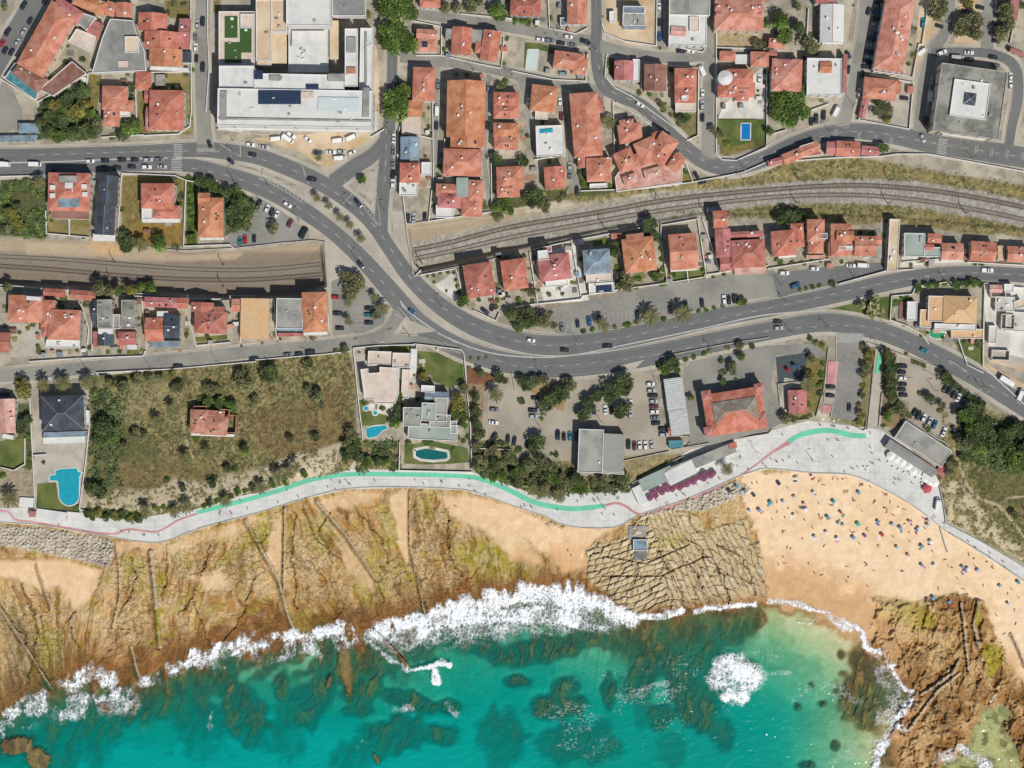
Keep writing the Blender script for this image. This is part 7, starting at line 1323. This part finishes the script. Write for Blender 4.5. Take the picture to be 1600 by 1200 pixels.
tile(400, 530, 4); pool('blue bean shaped pool below the pinkish villa', pts('685 555 740 540 810 535 825 550 815 565 790 575 775 595 750 612 700 620 688 605'), WATERP); pool('left small round pool of the pinkish villa', circ(687, 432, 17), WATERP); pool('right small round pool of the pinkish villa', circ(745, 460, 17), WATERP)
pool('dark green pool with a round basin below the stepped villa', pts('990 690 1060 675 1100 680 1150 690 1200 700 1207 740 1190 755 1110 762 1030 755 990 735'), WATERG, cop=3)
tile(800, 0, 4); pool('small bright blue rectangular pool on the lawn', pts('1432 770 1492 770 1490 875 1430 875'), WATERB); pool('narrow pale turquoise pool on a lawn at the left of the red house', pts('98 310 165 310 155 440 85 440'), WATERL)
tile(1200, 250, 4); pool('green covered pool below the tan villa', pts('975 1062 1115 1078 1100 1105 1070 1120 1030 1115 990 1090'), mat('green_cover', (.03, .30, .15), (.025, .25, .12), scale=1))
def gwalls(lb, s_, m=None, h_=1.6): 
    P = pts(s_); c = P[len(P) // 2]; o = wallline('garden_wall', 'x', P, lambda a, b: g1(a, b), h_, .35, m or WALLS[0], group='garden and boundary walls'); later(o, lb + ' ' + near(*c), c[0], c[1])
gw = gwalls
tile(0, 0, 4)
for s_ in ('560 460 1195 452', '1195 60 1200 690 1190 790 1120 840 900 850', '0 490 240 640 245 665', '240 640 545 465', '555 465 545 540', '1195 0 1195 60', '0 850 230 845', '640 860 900 845', '850 560 860 830', '1300 0 1300 200 1310 430 1290 700', '1360 810 1500 822 1600 790'): gw('pale boundary wall', s_)
tile(400, 0, 4)
for s_ in ('1000 350 1160 350 1380 400 1530 430', '1160 170 1160 350', '1525 215 1550 230 1535 420', '905 780 890 840 885 1000', '1105 640 1110 1130', '1025 850 1105 870', '1180 870 1175 960', '1400 930 1410 1250', '1600 120 1280 90', '800 810 720 860 640 780', '970 130 1160 170'): gw('pale boundary wall', s_)
tile(800, 0, 4)
for s_ in ('0 445 250 500 460 510 470 340', '590 350 580 480 640 550 740 600 1000 790 1090 870', '1165 440 1160 850 1090 880', '1280 300 1600 310', '1275 160 1275 960 1310 1000 1400 1005 1590 920', '225 0 235 180 400 215 470 180', '560 150 580 210 700 260 900 290 905 0', '985 230 985 290 1190 330 1215 290', '800 380 810 560', '1160 430 980 410', '630 640 640 960', '650 640 780 720 870 790', '140 1000 330 975', '1130 1140 1080 1010', '1590 430 1590 900', '430 1195 830 1180 1130 1140 1440 1080 1600 1010'): gw('pale boundary wall', s_)
tile(1200, 0, 4)
for s_ in ('600 480 570 740 560 750 880 810 905 520 640 470', '850 470 900 490 940 280 960 280 985 120 1000 0', '0 1020 390 990 700 980 800 965 1000 965 1600 1075', '270 690 370 655', '20 840 110 815', '1550 50 1510 270', '250 60 240 230 310 260', '10 310 10 700'): gw('pale boundary wall', s_)
tile(0, 250, 4)
for s_ in ('0 105 240 100 250 110', '290 320 295 460 560 485', '435 360 438 470', '765 80 740 470', '1150 540 1165 130', '1150 540 1440 530 1460 550', '0 780 400 815 900 855 1100 865 1380 870', '0 1060 5 1200', '570 870 580 1190', '890 870 920 1180', '1150 870 1230 1160 1440 1140', '1500 910 1505 1140', '765 85 1100 100 1170 130 1300 150', '1450 920 1440 850 1600 850', '510 900 560 1050 550 1150'): gw('pale boundary wall', s_)
tile(400, 250, 4)
for s_ in ('115 870 130 1120', '1030 720 1250 680 1280 800', '1360 940 1500 1005 1520 960', '1490 870 1480 690', '1100 190 1080 385 1480 325', '1470 20 1475 320', '920 230 940 400', '440 820 460 1080', '1000 720 1030 690'): gw('pale boundary wall', s_)
tile(800, 250, 4)
for s_ in ('110 580 160 900 430 870 440 850 650 820', '370 500 430 850', '600 820 970 770 1220 730', '930 400 930 500 970 770', '1160 375 1215 740', '130 560 380 505 830 420', '930 410 1160 370', '1190 370 1300 700', '1200 720 1300 705 1600 660', '1090 680 1100 760', '0 920 150 900'): gw('pale boundary wall', s_)
tile(1200, 250, 4)
for s_ in ('0 680 380 620', '440 775 730 695 800 690 910 685', '770 850 760 1000 870 1040 960 1090 1000 1150', '770 850 900 840 920 790 1110 765', '1150 790 1370 770 1370 800', '1350 800 1340 1150', '1370 780 1600 800', '840 640 1080 620', '1240 640 1600 660', '740 440 730 690', '1340 1150 1340 1290 1600 1530', '1180 1100 1240 1280 1340 1330'): gw('pale boundary wall', s_)
tile(0, 530, 4)
for s_ in ('190 370 225 1060', '565 520 540 760 500 1060 560 1080', '190 140 490 120', '500 120 900 105 910 75', '10 800 90 820 160 780 160 620', '225 1060 500 1085', '610 210 1100 185 1600 140', '210 725 290 720'): gw('pale boundary wall', s_)
tile(400, 530, 4)
for s_ in ('610 60 640 370 670 620', '610 55 770 40 970 35 1000 30 1280 65 1300 90 1340 540 1350 820', '960 100 940 370', '900 640 895 820 1350 830', '0 130 430 95 590 75', '1140 45 1130 70', '1000 100 1005 30', '700 165 850 155 855 90 960 85', '1345 680 1590 690'): gw('pale boundary wall', s_)
tile(800, 530, 4)
for s_ in ('930 110 1340 30 1600 -10', '930 260 1000 600 1110 610', '1000 690 1230 650 1600 590', '750 900 1050 740 1400 650', '1040 240 1110 600', '700 760 980 700', '860 160 930 330', '0 210 20 320'): gw('low grey wall', s_, CONC, 1.0)
tile(1200, 530, 4)
for s_ in ('60 280 75 410', '60 280 200 265', '375 60 350 300 300 480', '670 80 620 560 590 570 530 540', '710 340 690 550', '975 195 1050 240', '840 510 1100 640 1150 720', '1130 130 1240 200', '0 590 60 520 260 500', '620 20 1100 190 1600 540'): gw('low grey wall', s_, CONC, 1.0)
tile(0, 0, 1)
def lamp(x_, y_, an, lb):
    z = g1(x_, y_); z = -2.1 if z < -1.5 else z; o = empty('street_lamp', W(x_, y_, z), 'x', 'street lamp', group='street lamps', rz=R(an)); MB().tube([(0, 0, 0), (0, 0, 8.5), (.6, 0, 9), (2, 0, 9.2)], [.13, .1, .07, .06], 6).build('pole', DARKM, o); MB().box(2.2, 0, 9.1, 9.28, .9, .35).build('lamp_head', GALV, o)
    later(o, 'slim dark street lamp ' + near(x_, y_), x_, y_)
for q in ('366 240 -90;366 283 60;419 289 60;468 346 45;560 410 45;690 480 30;640 525 -70;596 495 0;435 535 -90;365 220 -90;237 578 90;342 568 90;135 576 90;847 588 90;1110 544 -80;1335 435 60;1372 541 -90;1233 517 -90;1475 437 -60;1292 510 -90;1540 605 -120;1462 210 -90;1518 247 90;1333 165 180;1295 205 -90;1161 262 -90;1055 240 30;1010 190 30;930 78 -90;1115 90 180;610 210 0;601 330 0;870 55 -90;800 118 -90;740 110 -90;545 325 45;1530 603 -140;1160 280 -90;1220 445 90;1000 405 90;900 530 -90;480 532 -90;1380 505 0;1225 470 -60;1415 590 0;1460 610 0;940 660 0;845 670 0;1180 705 -30;945 795 90;1270 720 0;410 320 -120').split(';'): lamp(*[float(v) for v in q.split()], '')
# small furniture: play equipment, bins
def slide(x_, y_, m, lb, rz):
    o = empty('play_equipment', W(x_, y_, .05), lb, 'play equipment', rz=rz); b = MB().box(0, 0, 1.2, 1.3, 1.4, 1.4)
    b.build('deck', m, o); [MB().tube([(sx_ * .6, sy_ * .6, 0), (sx_ * .6, sy_ * .6, 2.3)], .07).build('post', GALV, o) for sx_ in (-1, 1) for sy_ in (-1, 1)]
    mk('slide', [(.7, -.3, 1.3), (.7, .3, 1.3), (2.8, .3, .2), (2.8, -.3, .2), (.7, -.3, 1.15), (.7, .3, 1.15), (2.8, .3, .05), (2.8, -.3, .05)], [(0, 3, 2, 1), (4, 5, 6, 7), (0, 4, 7, 3), (1, 2, 6, 5), (2, 3, 7, 6)], m, o); MB().tube([(0, 0, 2.2), (0, 0, 2.9)], [1.0, .05], 4).build('canopy', m, o)
slide(1240, 571, CP['b'], 'blue play tower with slide on the dark playground', 0); slide(1230, 578, CP['r'], 'red play tower with slide on the dark playground', 2.6)
# ------------------------------------------------------------------ people
SKIN = mat('skin', (.42, .24, .16), rough=.6); SKIND = mat('skin_tanned', (.24, .12, .07), rough=.6); HAIR = mat('hair', (.03, .02, .015))
CLO = {n_: mat('cloth_' + n_, c) for n_, c in (('black', (.05, .05, .055)), ('navy', (.06, .09, .18)), ('white', (.70, .70, .68)), ('red', (.45, .04, .04)), ('blue', (.06, .20, .45)), ('grey', (.2, .2, .21)), ('green', (.05, .22, .12)), ('pink', (.6, .2, .3)))}
def figure(pose):
    hip = Vector((0, 0, .92)); J = {}
    if pose == 'walk': P = dict(hip=(0, 0, .93), waist=(0, 0, 1.10), chest=(.02, 0, 1.35), neck=(.02, 0, 1.5), head=(.04, 0, 1.63), top=(.04, 0, 1.74), lk=(.16, .10, .5), la=(.02, .10, .09), lt=(.17, .10, .04), rk=(-.02, -.10, .5), ra=(-.28, -.10, .12), rt=(-.14, -.10, .04), ls=(.02, .19, 1.43), le=(-.12, .24, 1.17), lh=(-.06, .24, .92), rs=(.02, -.19, 1.43), re=(.1, -.24, 1.17), rh=(.26, -.22, .97))
    elif pose == 'stand': P = dict(hip=(0, 0, .93), waist=(0, 0, 1.10), chest=(0, 0, 1.35), neck=(0, 0, 1.5), head=(.02, 0, 1.63), top=(.02, 0, 1.74), lk=(.03, .11, .5), la=(0, .12, .09), lt=(.15, .14, .04), rk=(.03, -.11, .5), ra=(0, -.12, .09), rt=(.15, -.14, .04), ls=(0, .19, 1.43), le=(0, .25, 1.17), lh=(.08, .23, .92), rs=(0, -.19, 1.43), re=(0, -.25, 1.17), rh=(.08, -.23, .92))
    elif pose == 'lie': P = dict(hip=(0, 0, .14), waist=(.17, 0, .13), chest=(.42, 0, .14), neck=(.57, 0, .13), head=(.70, 0, .14), top=(.81, 0, .14), lk=(-.44, .12, .17), la=(-.84, .14, .09), lt=(-.93, .16, .18), rk=(-.44, -.12, .12), ra=(-.84, -.14, .09), rt=(-.93, -.16, .18), ls=(.5, .19, .12), le=(.26, .32, .08), lh=(.02, .3, .07), rs=(.5, -.19, .12), re=(.7, -.36, .08), rh=(.92, -.24, .08))
    else: P = dict(hip=(0, 0, .15), waist=(-.04, 0, .32), chest=(-.04, 0, .57), neck=(-.02, 0, .72), head=(.01, 0, .85), top=(.02, 0, .96), lk=(.38, .14, .42), la=(.6, .14, .08), lt=(.74, .15, .04), rk=(.42, -.14, .38), ra=(.68, -.14, .08), rt=(.82, -.15, .04), ls=(-.03, .19, .65), le=(.1, .25, .42), lh=(.34, .2, .4), rs=(-.03, -.19, .65), re=(-.2, -.26, .4), rh=(-.28, -.26, .1))
    names = list(P); idx = {n_: i for i, n_ in enumerate(names)}; E = [('hip', 'waist'), ('waist', 'chest'), ('chest', 'neck'), ('neck', 'head'), ('head', 'top'), ('hip', 'lk'), ('lk', 'la'), ('la', 'lt'), ('hip', 'rk'), ('rk', 'ra'), ('ra', 'rt'), ('chest', 'ls'), ('ls', 'le'), ('le', 'lh'), ('chest', 'rs'), ('rs', 're'), ('re', 'rh')]
    rad = dict(hip=.15, waist=.12, chest=.14, neck=.055, head=.10, top=.06, lk=.065, la=.045, lt=.04, rk=.065, ra=.045, rt=.04, ls=.06, le=.042, lh=.035, rs=.06, re=.042, rh=.035)
    me = bpy.data.meshes.new('person_body'); me.from_pydata([P[n_] for n_ in names], [(idx[a], idx[b]) for a, b in E], []); o = bpy.data.objects.new('person_body', me); COL.objects.link(o)
    md = o.modifiers.new('skin', 'SKIN'); sv = me.skin_vertices[0].data
    for n_, i in idx.items(): sv[i].radius = (rad[n_], rad[n_])
    sv[0].use_root = True; dg = bpy.context.evaluated_depsgraph_get(); bm_ = bpy.data.meshes.new_from_object(o.evaluated_get(dg)); bm_.materials.clear(); bm_.materials.append(SKIN); bpy.data.objects.remove(o)
    sh = MB().tube([P['hip'], P['waist'], P['chest'], tuple(Vector(P['neck']) * .8 + Vector(P['chest']) * .2)], [.19, .175, .20, .09], 8).tube([P['ls'], P['le']], [.085, .07], 6).tube([P['rs'], P['re']], [.085, .07], 6)
    shm = bpy.data.meshes.new('shirt'); shm.from_pydata(sh.V, [], sh.F); shm.materials.append(CLO['black'])
    s2 = MB().tube([P['waist'], P['hip']], [.18, .19], 8).tube([P['hip'], tuple(Vector(P['hip']) * .35 + Vector(P['lk']) * .65)], [.13, .10], 6).tube([P['hip'], tuple(Vector(P['hip']) * .35 + Vector(P['rk']) * .65)], [.13, .10], 6)
    s2m = bpy.data.meshes.new('shorts'); s2m.from_pydata(s2.V, [], s2.F); s2m.materials.append(CLO['navy'])
    hv = Vector(P['head']); tv = Vector(P['top']); hb = MB().tube([tuple(hv * .7 + tv * .3), tuple(tv + (tv - hv) * .3), tuple(tv + (tv - hv) * .62)], [.125, .115, .04], 8); hm = bpy.data.meshes.new('hair'); hm.from_pydata(hb.V, [], hb.F); hm.materials.append(HAIR)
    return bm_, shm, s2m, hm
POSES = {p: figure(p) for p in ('walk', 'stand', 'lie', 'sit')}
rp = random.Random(31)
VERB = {'walk': 'walking', 'stand': 'standing', 'lie': 'lying', 'sit': 'sitting'}
def zshore(x_, y_):
    i = int(round((y_ - 728) / 1.15)); j = int(round((x_ + 70) / 1.15)); return float(Zsh[min(max(i, 0), Zsh.shape[0] - 1), min(max(j, 0), Zsh.shape[1] - 1)])
def person(x_, y_, pose, col, where, z, rz=None):
    o = empty('person', W(x_, y_, z), 'x', 'person', group='people ' + ('on the beach' if 'sand' in where or 'rock' in where else 'on the promenade'), rz=rp.uniform(0, 6.28) if rz is None else rz)
    b, s1, s2, h_ = POSES[pose]
    q = bpy.data.objects.new('body', b); link(q, o)
    if rp.random() < .5: recolor(q, SKIND)
    q = bpy.data.objects.new('hair', h_); link(q, o)
    if pose in ('walk', 'stand') or col in ('white', 'red'): q = bpy.data.objects.new('shirt', s1); link(q, o); recolor(q, CLO[col])
    q = bpy.data.objects.new('shorts', s2); link(q, o); recolor(q, CLO[col if pose in ('lie', 'sit') else rp.choice(['navy', 'black', 'grey'])])
    later(o, f'person in {col} clothes {VERB[pose]} {where}', x_, y_)
Zsh = SHZ
def zoneword(x_, y_):
    if x_ < 200: return 'on the promenade below the large pool'
    if x_ < 430: return 'on the promenade below the dry field'
    if x_ < 625: return 'on the promenade below the bean shaped pool'
    if x_ < 760: return 'on the promenade below the dark green pool'
    if x_ < 960: return 'on the promenade below the vegetated slope'
    if x_ < 1150: return 'before the beach cafe'
    if x_ < 1260: return 'on the left part of the plaza'
    if x_ < 1375: return 'on the middle of the plaza'
    if x_ < 1480: return 'on the plaza by the restaurant'
    return 'on the narrow walkway at the right'
PPL = []
def pp(s_): PPL.extend(pts(s_))
tile(400, 530, 4); pp('195 945 265 985 140 1020 475 885 450 925 525 900 530 890 565 885 580 905 592 908 743 885 500 965 995 880 1050 905 1158 890 1165 895 1272 920 1335 875 1333 920 1370 1005 1435 1000')
tile(800, 530, 4); pp('80 1040 120 1045 125 1055 285 1068 410 1015 432 990 445 985 510 1005 540 1000 520 1015 670 992 660 998 565 1095 640 1100 800 1035 905 1010 975 1025 965 1035 1065 965 1030 980 1080 975 1160 912 1230 905 1430 735 1425 745 1480 815 1385 790 1410 795 1295 870 1570 780 1590 800 60 1065 1300 875')
tile(1200, 530, 4); pp('20 750 90 600 375 630 430 632 440 632 405 737 275 750 185 775 50 765 60 770 135 740 95 760 640 680 650 715 660 780 645 775 790 905 795 875 820 880 980 960 1040 1110 1030 1120 1100 1155 560 800 520 810 535 812 480 830 330 540 325 490 400 500 420 505 410 490 500 510 640 590 800 600 900 900 700 760 610 820')
tile(0, 530, 4); pp('1380 1080 1440 1080 1450 1090 1375 1095 1550 1060 1505 1010')
tile(0, 780, 2.857); pp('545 145 580 150 640 162 648 160 710 162 265 118')
tile(1200, 780, 2.857); pp('1060 330 1050 280 990 240 895 190 990 265 925 215')
for i, (x_, y_) in enumerate(PPL):
    yy = min(max(y_, float(yN(x_)) + 2), float(yS(x_)) - 3); person(x_, yy, 'walk' if i % 3 else 'stand', ('black', 'navy', 'black', 'white', 'grey', 'blue', 'red', 'black')[i % 8], zoneword(x_, yy), -2.1)
def strip(x_, y_):
    d_ = y_ - float(yS(x_)); c = 'left' if x_ < 1290 else 'middle' if x_ < 1400 else 'right'
    return f"on the {'upper' if d_ < 45 else 'middle' if d_ < 105 else 'lower'} {c} beach sand"
tile(1200, 780, 2.857)
SAND_P = pts('40 55 75 80 20 92 65 145 70 142 155 175 165 95 230 80 240 85 225 70 200 130 250 208 85 215 100 222 70 260 45 288 75 285 180 288 208 330 240 338 352 300 358 350 352 368 440 290 438 295 432 283 445 390 475 320 600 320 595 322 370 145 380 148 440 130 445 140 410 200 490 210 495 205 520 38 530 45 530 55 545 12 580 35 420 55 475 10 380 5 535 255 560 170 605 45 630 185 640 95 735 235 790 270 805 300 820 305 845 355 870 400 895 245 920 265 925 300 940 325 960 385 1005 310 1090 405 1105 555 1100 495 1070 420 1070 470 1085 785 1055 600 1045 720 1020 520 830 460 790 460 780 465 855 480 760 400 1000 300 975 280 1120 440 700 60 40 10 90 40 130 60 560 70 610 110 630 150 700 130 690 80 150 40 320 95')
tile(1200, 530, 4); SAND_P += pts('60 890 70 905 120 925 320 885 330 880 345 910 475 955 495 950 490 960 575 910 585 905 590 915 640 925 720 960 735 970 740 965 535 1000 540 1010 660 1020 670 1010 175 845 180 855 270 855 275 870 320 1030 405 855 430 850 470 865 490 870')
tile(800, 780, 2.857); SAND_P += pts('155 110 160 115 250 230 265 252 1105 50'); tile(400, 780, 2.857); SAND_P += pts('890 30 980 175 710 10 120 28 90 62'); tile(800, 530, 4); SAND_P += pts('1500 900 1535 900 1590 845')
for i, (x_, y_) in enumerate(SAND_P):
    if y_ < float(yS(x_)) + 4: y_ = float(yS(x_)) + 6
    where = strip(x_, y_) if x_ > 1150 else 'on the sand left of the hut'
    person(x_, y_, ('lie', 'sit', 'stand', 'lie')[i % 4], ('black', 'navy', 'blue', 'black', 'red', 'grey', 'green')[i % 7], where, zshore(x_, y_) + .02)
# parasols and towels
def parasol(x_, y_, z, m, m2, base, cat='parasol', r_=1.25, hgt=2.1, grp='beach parasols', tilt=0):
    o = empty('parasol', W(x_, y_, z), 'x', cat, group=grp, rz=rp.uniform(0, 1)); o.rotation_euler[0] = tilt
    MB().tube([(0, 0, -.2), (0, 0, hgt + .15)], .045, 5).build('pole', WHITE, o); V = [(0, 0, hgt + .1)]; F = []; I = []
    for i in range(8): a_ = i * .7854; V.append((r_ * math.cos(a_), r_ * math.sin(a_), hgt - .42 * r_ * .8))
    for i in range(8): V.append((V[i + 1][0] * .995, V[i + 1][1] * .995, V[i + 1][2] - .14))
    for i in range(8): j = (i + 1) % 8; F += [(0, i + 1, j + 1), (i + 1, i + 9, j + 9, j + 1)]; I += [i % 2, i % 2]
    mk('canopy', V, F, [m, m2], o, mi=I); later(o, base, x_, y_)
PC = {n_: mat('parasol_' + n_, c, dk(c, .9), scale=3, pos='object') for n_, c in (('teal', (.10, .34, .36)), ('white', (.70, .70, .68)), ('blue', (.20, .32, .46)), ('green', (.08, .42, .31)), ('red', (.50, .08, .09)), ('orange', (.75, .38, .16)), ('pink', (.68, .34, .38)), ('purple', (.30, .12, .26)), ('maroon', (.20, .065, .115)), ('dark', (.05, .06, .08)))}
KC = dict(t='teal', w='white', b='blue', g='green', r='red', o='orange', p='pink', u='purple', m='maroon', k='dark')
tile(1200, 780, 2.857)
PS_ = '10 15 t;68 12 b;115 72 w;172 45 w;265 80 t;315 110 g;325 60 r;260 150 w;308 175 w;208 168 b;292 12 t;400 110 g;490 102 b;555 115 b;590 128 b;433 165 u;508 160 r;575 215 b;665 140 b;672 132 w;685 210 b;712 115 t;685 295 b;742 295 w;880 318 b;935 318 b;725 190 w;380 172 b;735 440 b;1035 390 b;625 250 p;1115 370 t;810 460 b;335 118 o;160 20 p;890 310 w;868 305 b;1070 465 b;630 102 p'
PL_ = [(tp(*map(float, q.split()[:2])), q.split()[2]) for q in PS_.split(';')]
tile(1200, 530, 4); PL_ += [(tp(*map(float, q.split()[:2])), q.split()[2]) for q in '65 900 k;170 870 w;165 990 p;285 960 w;565 960 b;230 1065 w;1000 960 t;275 860 w'.split(';')]
tile(800, 530, 4); PL_ += [(tp(*map(float, q.split()[:2])), q.split()[2]) for q in '1460 955 b;1405 925 b;1485 1075 b;1545 1070 b;1510 975 k;1355 945 k'.split(';')]
TOW = [CLO['blue'], CLO['white'], CLO['red'], CLO['green'], CLO['pink'], CLO['grey'], CLO['navy']]
TN = ['blue', 'white', 'red', 'green', 'pink', 'grey', 'navy']
for i, ((x_, y_), c) in enumerate(PL_):
    y_ = max(y_, float(yS(x_)) + 5); z = zshore(x_, y_); m = PC[KC[c]]; parasol(x_, y_, z, m, PC['white'] if i % 4 == 1 else m, f"{KC[c]} beach parasol {strip(x_, y_)}", r_=rp.uniform(.75, 1.05), hgt=1.8, tilt=rp.uniform(-.25, .1))
    if i % 2 == 0:
        dx, dy = rp.uniform(-5, 5), rp.uniform(2, 5); k = i // 2 % 7; z = zshore(x_ + dx, y_ + dy)
        o = MB().box(0, 0, .0, .05, .9, 1.9).build('beach_towel', TOW[k]); o.location = W(x_ + dx, y_ + dy, z + .04); o.rotation_euler = (0, 0, rp.uniform(0, 3)); props(o, 'x', 'towel', 'beach towels'); later(o, f"{TN[k]} towel {strip(x_, y_)}", x_, y_)
tile(800, 530, 4)
for q in '825 1005;860 990;895 975;880 955;915 940;935 955;965 935;960 915;1000 935;1020 915;1065 910;1045 925;1100 890;1090 905;1140 875;1130 890;1175 862;1195 870;1215 850;1200 838;1240 850;1255 835'.split(';'):
    u, v = map(float, q.split()); parasol(*tp(u, v), -2.1, PC['maroon'], PC['maroon'], 'maroon cafe parasol in the row before the beach cafe', r_=1.55, hgt=2.5, grp='cafe parasols')
tile(1200, 530, 4)
for q in '765 728;800 748;835 768;872 790;905 822;945 835;985 868;1010 885;1035 895'.split(';'):
    u, v = map(float, q.split()); parasol(*tp(u, v), -2.1, PC['white'], PC['white'], 'large white terrace parasol in front of the beach restaurant', r_=2.3, hgt=2.7, grp='restaurant parasols')
parasol(*tp(990, 932), -2.1, PC['red'], PC['red'], 'single bright red parasol on the plaza beside the restaurant', r_=2.2, hgt=2.6, grp='restaurant parasols')
for u, v, lb in ((1165, 1020, ''),): pass
# tables on the cafe terraces
def table(x_, y_, base, grp):
    o = empty('terrace_table', W(x_, y_, -2.1), 'x', 'table', grp, rz=rp.uniform(0, 1.5)); MB().box(0, 0, .7, .75, .9, .9).build('tabletop', WHITE, o); MB().tube([(0, 0, 0), (0, 0, .7)], .05).build('leg', GALV, o); later(o, base, x_, y_)
tile(1200, 530, 4)
for q in '750 770;780 800;815 815;850 835;890 850;925 870;960 900;1050 905;340 500;380 495;410 510;440 500;610 810;625 800;600 800;620 820'.split(';'): table(*tp(*map(float, q.split())), 'small white terrace table on the plaza', 'terrace tables')
tile(800, 530, 4)
for q in '845 1015;880 1000;915 985;950 965;985 960;1020 950;1075 930;1120 905;1165 885;1205 875'.split(';'): table(*tp(*map(float, q.split())), 'small white table before the beach cafe', 'terrace tables')
# red and green striped crossing stones on the groyne
flush()
import collections
_c = collections.Counter(o.get('label') for o in COL.objects if o.parent is None and o.get('label'))
for k_, v_ in _c.items():
    if v_ > 1: print('DUP', v_, k_)
    if not 4 <= len(k_.split()) <= 16: print('LEN', len(k_.split()), k_)
print('CARS', CARN[0], 'TOP', sum(_c.values()))
